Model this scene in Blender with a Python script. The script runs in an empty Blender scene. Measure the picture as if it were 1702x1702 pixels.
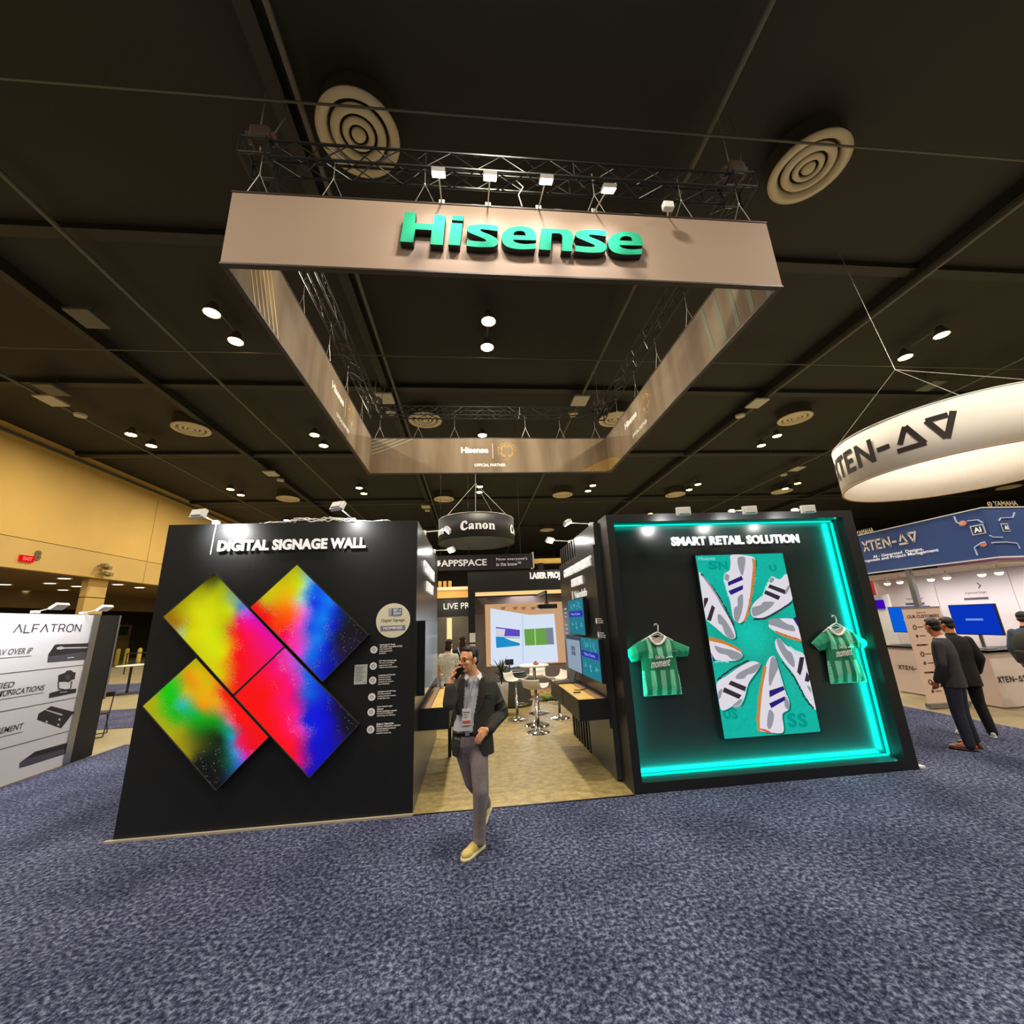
import bpy, bmesh, math, random
import numpy as np
from math import sin, cos, pi, radians as R_
from mathutils import Vector, Matrix
from mathutils.geometry import delaunay_2d_cdt

scene = bpy.context.scene
C = scene.collection
V = Vector
random.seed(7); rng = np.random.default_rng(7)

# ------------------------------------------------------------------ camera
F_PX, YAW, PITCH, ROLL = 679.68, 0.104409, 0.259899, -0.043691
CAM = np.array([0.0, 0.0, 1.95])
def cam_axes():
    cy, sy, cp, sp = cos(YAW), sin(YAW), cos(PITCH), sin(PITCH)
    f = np.array([sy*cp, cy*cp, sp]); r = np.array([cy, -sy, 0]); u = np.cross(r, f)
    c, s = cos(ROLL), sin(ROLL)
    return np.array([c*r+s*u, -s*r+c*u, f])
MC = cam_axes()
cam_data = bpy.data.cameras.new('camera'); cam = bpy.data.objects.new('camera', cam_data); C.objects.link(cam)
cam_data.sensor_width = 36; cam_data.sensor_fit = 'HORIZONTAL'; cam_data.lens = 36*F_PX/1702
cam_data.clip_end = 300; cam_data.clip_start = 0.05
m3 = Matrix([[MC[0][i], MC[1][i], -MC[2][i]] for i in range(3)])
cam.matrix_world = Matrix.Translation(V(CAM)) @ m3.to_4x4()
scene.camera = cam

# ------------------------------------------------------------------ world, exposure
scene.view_settings.view_transform = 'Standard'; scene.view_settings.look = 'None'
scene.view_settings.exposure = 0.0; scene.view_settings.gamma = 1.0
scene.view_settings.use_curve_mapping = False
world = bpy.data.worlds.new('hall'); scene.world = world; world.use_nodes = True
world.node_tree.nodes['Background'].inputs[0].default_value = (0.9, 0.92, 1.0, 1)
world.node_tree.nodes['Background'].inputs[1].default_value = 0.012

def light(name, kind, loc, power, color=(1, 1, 1), target=None, size=0.3, spot=60, blend=0.6):
    d = bpy.data.lights.new(name, kind); d.energy = power; d.color = color
    if kind == 'AREA': d.shape = 'DISK'; d.size = size
    elif kind == 'SPOT': d.spot_size = R_(spot); d.spot_blend = blend; d.shadow_soft_size = size
    else: d.shadow_soft_size = size
    o = bpy.data.objects.new(name, d); C.objects.link(o); o.location = loc
    if target is not None:
        o.rotation_euler = (V(target)-V(loc)).to_track_quat('-Z', 'Y').to_euler()
    return o

LAMP_Z = 10.9
LAMP_X = [-15.4, -7.35, 0.65, 8.6, 16.4, 24.2, 32.2]
LAMP_Y = [-5.2, 2.8, 11.3, 19.3, 27.3, 35.6, 43.5]
WARM = (1.0, 0.80, 0.50)
HALL_W = 430
for i, x in enumerate(LAMP_X):
    for j, y in enumerate(LAMP_Y):
        if j > 4 and i % 2: continue
        light('hall_light', 'AREA', (x, y, LAMP_Z-0.12), HALL_W*(1.3 if j > 4 else 1), (1.0, 0.88, 0.70), size=0.7)

def rect_light(name, loc, direction, sx, sy, power, color):
    d = bpy.data.lights.new(name, 'AREA'); d.shape = 'RECTANGLE'; d.size = sx; d.size_y = sy; d.energy = power; d.color = color
    o = bpy.data.objects.new(name, d); C.objects.link(o); o.location = loc
    n = -V(direction).normalized(); x = V((1, 0, 0)) if abs(n.x) < .5 else V((0, 0, 1)); x = (x-n*x.dot(n)).normalized(); y = n.cross(x)
    o.rotation_euler = Matrix((x, y, n)).transposed().to_euler()
TEAL = (0.0, 1.0, 0.78)
light('ring_fill', 'SPOT', (7.6, 3.6, 9.4), 260, (1, .96, .92), (11.3, 7.4, 5.6), .3, 60, .8)  # two unseen fill lights added to brighten the white ring, no fixtures
light('ring_fill', 'SPOT', (12.3, 8.5, 8.6), 130, (1, .93, .86), (12.3, 8.6, 5.0), .3, 120, .8)
light('header_fill', 'SPOT', (7.9, 5.4, 6.4), 60, (1, .97, .95), (9.75, 7.6, 3.1), .2, 80, .8)  # unseen fill light added to brighten the blue header
rect_light('led_glow', (3.55, 5.24, 0.125), (0, .62, .78), 3.2, .08, 31, TEAL)
rect_light('led_glow', (3.55, 5.22, 3.145), (0, .6, -.8), 3.2, .08, 3.5, TEAL)
rect_light('led_glow', (5.195, 5.22, 1.65), (-.8, .6, 0), 3.0, .08, 20, TEAL)
rect_light('led_glow', (1.90, 5.22, 0.9), (.8, .6, 0), 1.4, .08, 5, TEAL)

# ------------------------------------------------------------------ helpers
def lin(c):
    return tuple((v/255/12.92 if v/255 <= 0.04045 else ((v/255+0.055)/1.055)**2.4) for v in c)
def ray(px, py):
    return MC.T @ np.array([(px-851)/F_PX, -(py-851)/F_PX, 1])
def at(px, py, ax, val):                     # point of the photograph on the plane  axis = val
    d = ray(px, py); t = (val-CAM[ax])/d[ax]; return V(CAM+t*d)
def nodes(m): return m.node_tree.nodes, m.node_tree.links
def mat(name, col, rough=0.6, metal=0.0, emit=None, es=1.0, spec=0.5, noise=0.0, nscale=20, bump=0.0, bscale=60, alpha=None):
    m = bpy.data.materials.new(name); m.use_nodes = True
    n, l = nodes(m); b = n['Principled BSDF']
    c = lin(col)+(1,)
    b.inputs['Base Color'].default_value = c; b.inputs['Roughness'].default_value = rough
    b.inputs['Metallic'].default_value = metal; b.inputs['Specular IOR Level'].default_value = spec
    if emit is not None:
        b.inputs['Emission Color'].default_value = lin(emit)+(1,); b.inputs['Emission Strength'].default_value = es
    if noise or bump:
        tc = n.new('ShaderNodeTexCoord'); nz = n.new('ShaderNodeTexNoise')
        nz.inputs['Scale'].default_value = nscale; nz.inputs['Detail'].default_value = 4
        l.new(tc.outputs['Object'], nz.inputs['Vector'])
        if noise:
            rp = n.new('ShaderNodeValToRGB'); l.new(nz.outputs['Fac'], rp.inputs[0])
            rp.color_ramp.elements[0].position = 0.3; rp.color_ramp.elements[1].position = 0.7
            rp.color_ramp.elements[0].color = tuple(v*(1-noise) for v in c[:3])+(1,)
            rp.color_ramp.elements[1].color = tuple(min(1, v*(1+noise)) for v in c[:3])+(1,)
            l.new(rp.outputs[0], b.inputs['Base Color'])
        if bump:
            n2 = n.new('ShaderNodeTexNoise'); n2.inputs['Scale'].default_value = bscale
            l.new(tc.outputs['Object'], n2.inputs['Vector'])
            bp = n.new('ShaderNodeBump'); bp.inputs['Strength'].default_value = bump
            bp.inputs['Distance'].default_value = 0.01
            l.new(n2.outputs['Fac'], bp.inputs['Height']); l.new(bp.outputs[0], b.inputs['Normal'])
    return m
def emis(name, col, s=1.0):                  # things that give off light: lamps, screens, lit letters
    m = bpy.data.materials.new(name); m.use_nodes = True; n, l = nodes(m)
    n.remove(n['Principled BSDF']); e = n.new('ShaderNodeEmission')
    e.inputs[0].default_value = lin(col)+(1,); e.inputs[1].default_value = s
    l.new(e.outputs[0], n['Material Output'].inputs[0]); return m
def vcol_mat(name, emission=True, rough=0.7, s=1.0):
    m = bpy.data.materials.new(name); m.use_nodes = True; n, l = nodes(m); b = n['Principled BSDF']
    a = n.new('ShaderNodeAttribute'); a.attribute_name = 'Col'
    if emission:
        l.new(a.outputs['Color'], b.inputs['Emission Color']); b.inputs['Emission Strength'].default_value = s
        b.inputs['Base Color'].default_value = (0.005, 0.005, 0.005, 1); b.inputs['Roughness'].default_value = 0.25
    else:
        l.new(a.outputs['Color'], b.inputs['Base Color']); b.inputs['Roughness'].default_value = rough
    return m

class MB:                                    # collects shapes, builds ONE mesh object
    def __init__(s): s.v = []; s.f = []
    def add(s, vs, fs):
        o = len(s.v); s.v += [tuple(v) for v in vs]; s.f += [tuple(i+o for i in f) for f in fs]; return s
    def box(s, a, b):
        x0, y0, z0 = a; x1, y1, z1 = b
        vs = [(x0,y0,z0),(x1,y0,z0),(x1,y1,z0),(x0,y1,z0),(x0,y0,z1),(x1,y0,z1),(x1,y1,z1),(x0,y1,z1)]
        return s.add(vs, [(3,2,1,0),(4,5,6,7),(0,1,5,4),(1,2,6,5),(2,3,7,6),(3,0,4,7)])
    def bbox(s, a, b, r=0.01):               # box with chamfered edges
        bm = bmesh.new(); bmesh.ops.create_cube(bm, size=1)
        a, b = V(a), V(b); c = (a+b)/2; d = b-a
        for v in bm.verts: v.co = V((c[i]+v.co[i]*abs(d[i]) for i in range(3)))
        bmesh.ops.bevel(bm, geom=bm.edges[:], offset=r, segments=2, affect='EDGES', profile=0.5)
        bm.verts.index_update()
        s.add([v.co for v in bm.verts], [[v.index for v in f.verts] for f in bm.faces]); bm.free(); return s
    def obox(s, c, ax, ay, az, hx, hy, hz):  # oriented box
        c, ax, ay, az = V(c), V(ax), V(ay), V(az)
        vs = [c+ax*hx*i+ay*hy*j+az*hz*k for k in (-1,1) for j in (-1,1) for i in (-1,1)]
        return s.add(vs, [(0,2,3,1),(4,5,7,6),(0,1,5,4),(1,3,7,5),(3,2,6,7),(2,0,4,6)])
    def tube(s, p, q, r, r2=None, n=8, cap=True):
        p, q = V(p), V(q); r2 = r if r2 is None else r2
        d = (q-p).normalized(); u = d.orthogonal().normalized(); w = d.cross(u)
        vs = []
        for P, rr in ((p, r), (q, r2)):
            for i in range(n): a = 2*pi*i/n; vs.append(P+u*cos(a)*rr+w*sin(a)*rr)
        fs = [(i, (i+1) % n, n+(i+1) % n, n+i) for i in range(n)]
        if cap: fs += [tuple(reversed(range(n))), tuple(range(n, 2*n))]
        return s.add(vs, fs)
    def path(s, pts, r, n=6):
        pts = [V(p) for p in pts]
        vs = []; u = None
        for i, p in enumerate(pts):
            d = (pts[min(i+1, len(pts)-1)]-pts[max(i-1, 0)]).normalized()
            u = d.orthogonal().normalized() if u is None else (u-d*u.dot(d)).normalized()
            w = d.cross(u); rr = r[i] if isinstance(r, (list, tuple)) else r
            for k in range(n): a = 2*pi*k/n; vs.append(p+u*cos(a)*rr+w*sin(a)*rr)
        fs = [(i*n+k, i*n+(k+1) % n, (i+1)*n+(k+1) % n, (i+1)*n+k) for i in range(len(pts)-1) for k in range(n)]
        fs += [tuple(reversed(range(n))), tuple(range((len(pts)-1)*n, len(pts)*n))]
        return s.add(vs, fs)
    def lathe(s, prof, c=(0,0,0), n=32, axis='z', closed=False):
        c = V(c); vs = []; m = len(prof)
        for i in range(n):
            a = 2*pi*i/n
            for r, h in prof: vs.append(c+V((r*cos(a), r*sin(a), h)))
        fs = []
        for i in range(n):
            j = (i+1) % n
            for k in range(m-1 if not closed else m):
                k2 = (k+1) % m; fs.append((i*m+k, j*m+k, j*m+k2, i*m+k2))
        return s.add(vs, fs)
    def ball(s, c, r, rot=None, sub=2):
        bm = bmesh.new(); bmesh.ops.create_icosphere(bm, subdivisions=sub, radius=1)
        r = (r, r, r) if not hasattr(r, '__len__') else r
        M = Matrix.Translation(V(c)) @ (rot.to_4x4() if rot is not None else Matrix.Identity(4)) @ Matrix.Diagonal((r[0], r[1], r[2], 1))
        bm.verts.index_update()
        s.add([M @ v.co for v in bm.verts], [[v.index for v in f.verts] for f in bm.faces]); bm.free(); return s
    def prism(s, poly, fn, d0, d1):          # 2D outline -> solid between depths d0, d1 ; fn(u, v, d) -> point
        vs2, tris, bd = cdt(poly)
        n = len(vs2)
        vs = [fn(x, y, d0) for x, y in vs2]+[fn(x, y, d1) for x, y in vs2]
        fs = [t for t in tris]+[tuple(n+i for i in reversed(t)) for t in tris]
        m = len(bd)
        fs += [(bd[(i+1) % m], bd[i], n+bd[i], n+bd[(i+1) % m]) for i in range(m)]
        return s.add(vs, fs)
    def build(s, name, m, parent=None, smooth=False, fix=True):
        me = bpy.data.meshes.new(name); me.from_pydata(s.v, [], s.f); me.validate()
        if fix:
            bm = bmesh.new(); bm.from_mesh(me); bmesh.ops.recalc_face_normals(bm, faces=bm.faces); bm.to_mesh(me); bm.free()
        if m: me.materials.append(m)
        if smooth: me.polygons.foreach_set('use_smooth', [True]*len(me.polygons))
        o = bpy.data.objects.new(name, me); C.objects.link(o)
        if parent is not None:
            o.parent = parent; o.matrix_parent_inverse = Matrix.Identity(4)
            Mi = wm(parent).inverted()
            if Mi != Matrix.Identity(4): me.transform(Mi)
        return o
def wm(o):                                    # world matrix without waiting for the depsgraph
    M = Matrix.LocRotScale(o.location, o.rotation_euler, o.scale)
    return wm(o.parent) @ M if o.parent else M
def thing(name, label, cat, loc=(0,0,0), rz=0, group=None):
    o = bpy.data.objects.new(name, None); C.objects.link(o); o.location = loc; o.rotation_euler = (0, 0, rz)
    o.empty_display_size = 0.1
    return tag(o, label, cat, group)
def tag(o, label=None, cat=None, group=None, kind=None):
    if label: o['label'] = label
    if cat: o['category'] = cat
    if group: o['group'] = group
    if kind: o['kind'] = kind
    return o
def struct(o): o['kind'] = 'structure'; return o
def copy_tree(o, parent=None):
    c = o.copy(); C.objects.link(c); c.parent = parent
    for ch in list(o.children): copy_tree(ch, c)
    return c
def cdt(poly, holes=(), step=None):
    P = [V((x, y)) for x, y in poly]; E = [(i, (i+1) % len(poly)) for i in range(len(poly))]
    faces = [list(range(len(poly)))]
    for h in holes:
        o = len(P); P += [V((x, y)) for x, y in h]; E += [(o+i, o+(i+1) % len(h)) for i in range(len(h))]
    nb = len(P)
    if step:
        xs = [p[0] for p in poly]; ys = [p[1] for p in poly]
        gx = np.arange(min(xs)+step/2, max(xs), step); gy = np.arange(min(ys)+step/2, max(ys), step)
        X, Y = np.meshgrid(gx, gy); q = np.c_[X.ravel(), Y.ravel()]
        ins = inpoly(q, np.array([(p[0], p[1]) for p in poly]))
        P += [V((float(a), float(b))) for a, b in q[ins]]
    vs, es, fs, ov, oe, of = delaunay_2d_cdt(P, E, [], 1 if not holes else 2, 1e-7)
    if holes:                                  # keep the triangles inside the outline and outside the holes
        q = np.array([[(sum(vs[i][k] for i in f)/len(f)) for k in (0, 1)] for f in fs])
        keep = inpoly(q, np.array(poly))
        for h in holes: keep &= ~inpoly(q, np.array(h))
        fs = [f for f, k in zip(fs, keep) if k]
    edge_n = {}
    for f in fs:
        for i in range(len(f)):
            e = (f[i], f[(i+1) % len(f)]); edge_n[e] = 1
    bd_e = [e for e in edge_n if (e[1], e[0]) not in edge_n]
    if holes: return [tuple(v) for v in vs], [tuple(f) for f in fs], bd_e
    nxt = dict(bd_e); s0 = bd_e[0][0]; loop = [s0]; cur = nxt[s0]
    while cur != s0 and len(loop) <= len(bd_e): loop.append(cur); cur = nxt[cur]
    return [tuple(v) for v in vs], [tuple(f) for f in fs], loop
def inpoly(q, poly):
    x, y = q[:, 0], q[:, 1]; r = np.zeros(len(q), bool); n = len(poly); j = n-1
    for i in range(n):
        xi, yi = poly[i]; xj, yj = poly[j]
        c = ((yi > y) != (yj > y)) & (x < (xj-xi)*(y-yi)/((yj-yi) if yj != yi else 1e-12)+xi)
        r ^= c; j = i
    return r
def smooth_poly(pts, n=4):                    # closed Catmull-Rom; a point given as (x, y, 1) stays a sharp corner
    out = []; m = len(pts)
    for i in range(m):
        p0, p1, p2, p3 = pts[i-1], pts[i], pts[(i+1) % m], pts[(i+2) % m]
        a = np.array(p0[:2]) if len(p1) < 3 else np.array(p1[:2])
        d = np.array(p3[:2]) if len(p2) < 3 else np.array(p2[:2])
        b, c = np.array(p1[:2]), np.array(p2[:2])
        straight = len(p1) > 2 and len(p2) > 2
        for k in range(1 if straight else n):
            t = k/n
            out.append(tuple(0.5*((2*b)+(-a+c)*t+(2*a-5*b+4*c-d)*t*t+(-a+3*b-3*c+d)*t**3)))
    return out

# ------------------------------------------------------------------ lettering
_tc = {}
def glyphs(s, bold=0.0, align='LEFT', sp=1.0, shear=0.0, line=1.0):
    k = (s, bold, align, sp, shear)
    if k in _tc: return _tc[k]
    cu = bpy.data.curves.new('lettering', 'FONT'); cu.body = s; cu.offset = bold; cu.resolution_u = 3
    cu.align_x = align; cu.space_character = sp; cu.shear = shear; cu.space_line = line
    o = bpy.data.objects.new('lettering', cu); C.objects.link(o)
    dg = bpy.context.evaluated_depsgraph_get(); dg.update()
    me = o.evaluated_get(dg).to_mesh()
    vs = np.array([v.co[:2] for v in me.vertices]); fs = [tuple(p.vertices) for p in me.polygons]
    o.evaluated_get(dg).to_mesh_clear(); bpy.data.objects.remove(o); bpy.data.curves.remove(cu)
    mn, mx = vs.min(0), vs.max(0); vs = (vs-mn)/(mx-mn)
    _tc[k] = (vs, fs, (mx-mn)[0]/(mx-mn)[1]); return _tc[k]
def add_text(mb, s, fn, ext=0.0, **kw):       # fn(u, v, d) maps unit text box to space
    vs, fs, _ = glyphs(s, **kw); n = len(vs)
    if not ext: return mb.add([fn(u, v, 0) for u, v in vs], fs)
    P = [fn(u, v, ext) for u, v in vs]+[fn(u, v, 0) for u, v in vs]
    E = {}
    for f in fs:
        for i in range(len(f)): E[(f[i], f[(i+1) % len(f)])] = 1
    side = [(a, b, n+b, n+a) for (a, b) in E if (b, a) not in E]
    return mb.add(P, list(fs)+[tuple(n+i for i in reversed(f)) for f in fs]+side)
def flat(O, U, Vv, N):
    O, U, Vv, N = V(O), V(U), V(Vv), V(N)
    return lambda u, v, d: O+U*u+Vv*v+N*d
def text(s, O, U, Vv, N, m, parent, ext=0.0, name='lettering', **kw):
    mb = MB(); add_text(mb, s, flat(O, U, Vv, N), ext, **kw)
    return mb.build(name, m, parent, fix=bool(ext))
def text_px(s, bl, br, tl, ax, val, N, m, parent, ext=0.0, **kw):
    a, b, c = at(*bl, ax, val), at(*br, ax, val), at(*tl, ax, val)
    # keep letters level: horizontal run along the plane, height vertical
    U = b-a; U.z *= 1; H = c-a
    U.z = 0; H = V((0, 0, H.z))
    return text(s, a, U, H, N, m, parent, ext, **kw)
def textline(s, x, y, z, w_, h, m, parent, ax='x', sgn=1, N=None, **kw):
    U = V((sgn*w_, 0, 0)) if ax == 'x' else V((0, sgn*w_, 0))
    return text(s, (x, y, z), U, (0, 0, h), N or ((0,-1,0) if ax == 'x' else (1,0,0)), m, parent, **kw)

# ------------------------------------------------------------------ shared materials
M = {}
M['black'] = mat('black_paint', (30, 31, 32), 0.45)
M['booth'] = mat('booth_black_laminate', (29, 31, 32), 0.42, spec=0.4, noise=0.06, nscale=3)
M['gloss'] = mat('gloss_black', (38, 41, 41), 0.27, spec=0.6)
M['side'] = mat('booth_side_laminate', (48, 50, 50), 0.28, spec=0.6)
M['dark'] = mat('dark_plastic', (18, 18, 20), 0.4)
M['rubber'] = mat('rubber', (14, 14, 14), 0.8)
M['white'] = mat('white_paint', (232, 232, 228), 0.5)
M['vinyl'] = mat('white_vinyl_lettering', (245, 245, 245), 0.5, emit=(245, 245, 245), es=0.0)
M['chrome'] = mat('chrome', (220, 220, 222), 0.12, 1.0)
M['alu'] = mat('aluminium', (170, 172, 175), 0.35, 1.0)
M['truss'] = mat('truss_black', (52, 54, 54), 0.35, 0.6)
M['wire'] = mat('steel_wire', (190, 190, 185), 0.4, 0.7)
M['pipe'] = mat('ceiling_pipe_grey', (92, 92, 86), 0.5)
M['wood'] = mat('light_oak', (232, 190, 96), 0.4, noise=0.1, nscale=6)
M['oakdark'] = mat('oak_edge', (150, 118, 84), 0.5)
M['teal'] = emis('teal_led', (0, 255, 222), 1.15)
M['lamp'] = emis('lamp_warm', (255, 214, 130), 28.0)
M['spotlens'] = emis('lamp_cool', (255, 252, 240), 22.0)
M['gold'] = mat('gold_print', (206, 166, 78), 0.45, )
M['goldfaint'] = mat('faint_gold_print', (150, 128, 98), 0.6)
M['dim'] = mat('dark_maroon_print', (88, 66, 58), 0.7)
RING_A, RING_S = -3.84, 0.555
# ------------------------------------------------------------------ the hall
WX = -20.5          # left wall
def band(v, px, bw): return v
floor_m = mat('concrete_floor', (158, 146, 112), 0.45, noise=0.14, nscale=1.3, bump=0.05)
struct(MB().box((-45, -14, -0.3), (62, 62, -0.012)).build('floor', floor_m))
carpet_m = mat('blue_carpet', (74, 78, 116), 0.95, spec=0.1)
def carpet_nodes(m, c0, c1, c2):
    n, l = nodes(m); b = n['Principled BSDF']; tc = n.new('ShaderNodeTexCoord')
    a = n.new('ShaderNodeTexNoise'); a.inputs['Scale'].default_value = 30; a.inputs['Detail'].default_value = 6; a.inputs['Roughness'].default_value = 0.75
    d = n.new('ShaderNodeTexNoise'); d.inputs['Scale'].default_value = 1.3; d.inputs['Detail'].default_value = 7
    for t in (a, d): l.new(tc.outputs['Object'], t.inputs['Vector'])
    r = n.new('ShaderNodeValToRGB'); l.new(a.outputs['Fac'], r.inputs[0]); e = r.color_ramp.elements
    e[0].position = 0.40; e[0].color = lin(c0)+(1,); e[1].position = 0.62; e[1].color = lin(c2)+(1,)
    x = e.new(0.5); x.color = lin(c1)+(1,)
    r2 = n.new('ShaderNodeValToRGB'); l.new(d.outputs['Fac'], r2.inputs[0]); f = r2.color_ramp.elements
    f[0].position = 0.35; f[0].color = (0.62, 0.62, 0.66, 1); f[1].position = 0.65; f[1].color = (1.08, 1.08, 1.06, 1)
    mx = n.new('ShaderNodeMix'); mx.data_type = 'RGBA'; mx.blend_type = 'MULTIPLY'; mx.inputs[0].default_value = 1
    l.new(r.outputs[0], mx.inputs[6]); l.new(r2.outputs[0], mx.inputs[7]); l.new(mx.outputs[2], b.inputs['Base Color'])
    bp = n.new('ShaderNodeBump'); bp.inputs['Strength'].default_value = 0.6; bp.inputs['Distance'].default_value = 0.006
    l.new(a.outputs['Fac'], bp.inputs['Height']); l.new(bp.outputs[0], b.inputs['Normal'])
carpet_nodes(carpet_m, (34, 37, 60), (72, 77, 108), (138, 144, 170))
T = -0.008
c1 = MB().box((-6.58, -13.5, T-0.004), (8.45, 5.12, 0.0)).box((-6.58, 5.12, T-0.004), (-3.59, 9.25, 0)).box((5.37, 5.12, T-0.004), (8.45, 14.3, 0)).box((-6.58, 14.35, T-0.004), (8.45, 17, 0)).build('aisle_carpet', carpet_m)
tag(c1, 'speckled blue aisle carpet in front of and around the black booths', 'carpet')
c2 = MB().box((-20, 10.9, T-0.004), (-4.2, 13.6, 0.0)).build('aisle_carpet', carpet_m)
tag(c2, 'nearer blue carpet strip crossing the floor beyond the folding chair', 'carpet')
c3 = MB().box((-20, 16.9, T-0.004), (-4.2, 20.8, 0.0)).build('aisle_carpet', carpet_m)
tag(c3, 'farther blue carpet strip crossing the floor under the cocktail table', 'carpet')
# booth floor: light beige vinyl planks
vin = mat('beige_vinyl_floor', (178, 158, 112), 0.42)
n, l = nodes(vin); b_ = n['Principled BSDF']; tc = n.new('ShaderNodeTexCoord'); mp = n.new('ShaderNodeMapping')
mp.inputs['Scale'].default_value = (3.2, 4.2, 1); l.new(tc.outputs['Object'], mp.inputs[0])
nz = n.new('ShaderNodeTexNoise'); nz.inputs['Scale'].default_value = 2.6; nz.inputs['Detail'].default_value = 9; nz.inputs['Roughness'].default_value = 0.7
l.new(mp.outputs[0], nz.inputs[0]); rp = n.new('ShaderNodeValToRGB'); l.new(nz.outputs['Fac'], rp.inputs[0])
rp.color_ramp.elements[0].position = 0.33; rp.color_ramp.elements[0].color = lin((138, 118, 68))+(1,)
rp.color_ramp.elements[1].position = 0.68; rp.color_ramp.elements[1].color = lin((200, 180, 122))+(1,)
l.new(rp.outputs[0], b_.inputs['Base Color'])
booth_floor = thing('booth_flooring', 'beige mottled vinyl flooring inside the black booth', 'flooring', (0.9, 9.7, 0))
pl = MB(); 
for k in range(38):                           # plank rows, thin joints between them
    y0 = 5.12+k*0.2416; y1 = y0+0.2396
    MB().box((-3.59, y0, -0.011), (5.37, y1, 0.0)).build('plank', vin, booth_floor)
MB().box((-0.66, 5.095, 0.0005), (1.78, 5.119, 0.006)).build('edge_strip', M['dark'], booth_floor)

ceil_m = mat('black_ceiling_deck', (27, 28, 27), 0.7, noise=0.25, nscale=0.5)
CZ = 11.45
struct(MB().box((-45, -14, CZ), (62, 62, CZ+0.3)).build('ceiling', ceil_m))
beam_m = mat('black_ceiling_beam', (34, 34, 32), 0.6)
k = 0
for x in (-11.9, 4.75+8.35, -3.3, 29):         # long beams running away from the camera
    k += 1; struct(MB().box((x-0.14, -14, 11.1), (x+0.14, 62, CZ+0.02)).build('trim_%d' % k, beam_m))
for y in (-9, 1, 8.6, 15.2, 22, 31, 41, 51):    # purlins across
    k += 1; struct(MB().box((-20.5, y-0.16, 11.28), (46, y+0.16, CZ+0.02)).build('trim_%d' % k, beam_m))
# ceiling tracks / conduits
tracks = [('track', -16.2, 'leftmost thin conduit along the ceiling near the tan wall'), ('track', -9.2, 'grey conduit along the ceiling left of the banner ring'),
          ('track', 4.75, 'thin grey conduit along the ceiling above the right truss'), ('track', 13.1, 'grey conduit along the ceiling right of the banner ring'),
          ('track', -2.9, 'thin conduit along the ceiling inside the banner ring'), ('track', 21.5, 'conduit along the ceiling above the white ring sign')]
for _, x, lb in tracks:
    tag(MB().tube((x, -13, 11.0), (x, 60, 11.0), 0.055).build('ceiling_conduit', M['pipe']), lb, 'conduit', 'ceiling conduits')
def pm_(y):
    m_ = MB().tube((-20, y, 10.85), (45, y, 10.85), 0.022)
    for x in range(-18, 45, 6): m_.tube((x, y, 10.85), (x, y, 11.27), .008, n=4)
    return m_
for y, lb in ((5.35, 'thin sprinkler pipe crossing the ceiling above the front truss'), (12.4, 'thin sprinkler pipe crossing the ceiling behind the lit middle lamps'), (21.2, 'thin sprinkler pipe crossing the ceiling above the back banner'), (30.5, 'far thin sprinkler pipe crossing the ceiling behind the ring')):
    tag(pm_(y).build('sprinkler_pipe', M['pipe']), lb, 'pipe', 'sprinkler pipes')

# left wall: tan bulkhead over a low lobby
tan = mat('tan_wall', (216, 178, 96), 0.75, noise=0.05, nscale=0.6)
tan2 = mat('tan_wall_low', (206, 172, 100), 0.75, noise=0.05, nscale=0.6)
brown = mat('lobby_ceiling', (120, 92, 48), 0.8)
struct(MB().box((WX-0.3, -14, 6.58), (WX, 62, CZ)).build('wall_left', tan))
struct(MB().box((WX-0.3, -14, 5.2), (WX, 62, 6.55)).build('trim_30', tan2))
struct(MB().box((WX-0.28, -14, 6.54), (WX-0.03, 62, 6.60)).build('trim_31', M['dark']))
struct(MB().box((WX-0.02, -14, 11.0), (WX+0.12, 62, 11.12)).build('trim_32', M['pipe']))
struct(MB().box((-45, -14, 5.2), (WX-0.3, 62, 5.4)).build('trim_33', brown))           # lobby ceiling
struct(MB().box((-29.2, -14, 4.1), (-28.9, 62, 5.2)).build('trim_34', mat('lobby_bulkhead', (112, 90, 56), 0.8)))
struct(MB().box((-34.3, -14, 0), (-34, 62, 5.2)).build('wall_lobby', mat('lobby_wall', (46, 40, 30), 0.8)))
struct(MB().box((-45, 61.5, -0.3), (62, 62, CZ)).build('wall_back', mat('far_wall', (40, 38, 34), 0.8)))
struct(MB().box((61.5, -14, -0.3), (62, 62, CZ)).build('wall_right', mat('right_wall', (60, 56, 50), 0.8)))
struct(MB().box((-45, -14.3, -0.3), (62, -14, CZ)).build('wall_front', mat('rear_wall', (70, 66, 58), 0.8)))
# cracks and joint in the tan wall (recessed vertical joint)
for y in (27.9,): struct(MB().box((WX-0.01, y, 5.2), (WX+0.004, y+0.05, 10.6)).build('trim_35', mat('wall_joint', (160, 126, 62), 0.8)))
# column
ca, cb_ = at(146, 975, 0, -20.9).y, at(179, 975, 0, -20.9).y
col = thing('column', 'tan square column carrying the bulkhead, dark joint near its top', 'column', (-21.4, (ca+cb_)/2, 0))
MB().bbox((-21.25, ca, 0), (-20.9, cb_, 4.15), 0.03).build('shaft', tan2, col)
MB().bbox((-21.25, ca, 4.19), (-20.9, cb_, 5.2), 0.03).build('capital', tan2, col)
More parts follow.
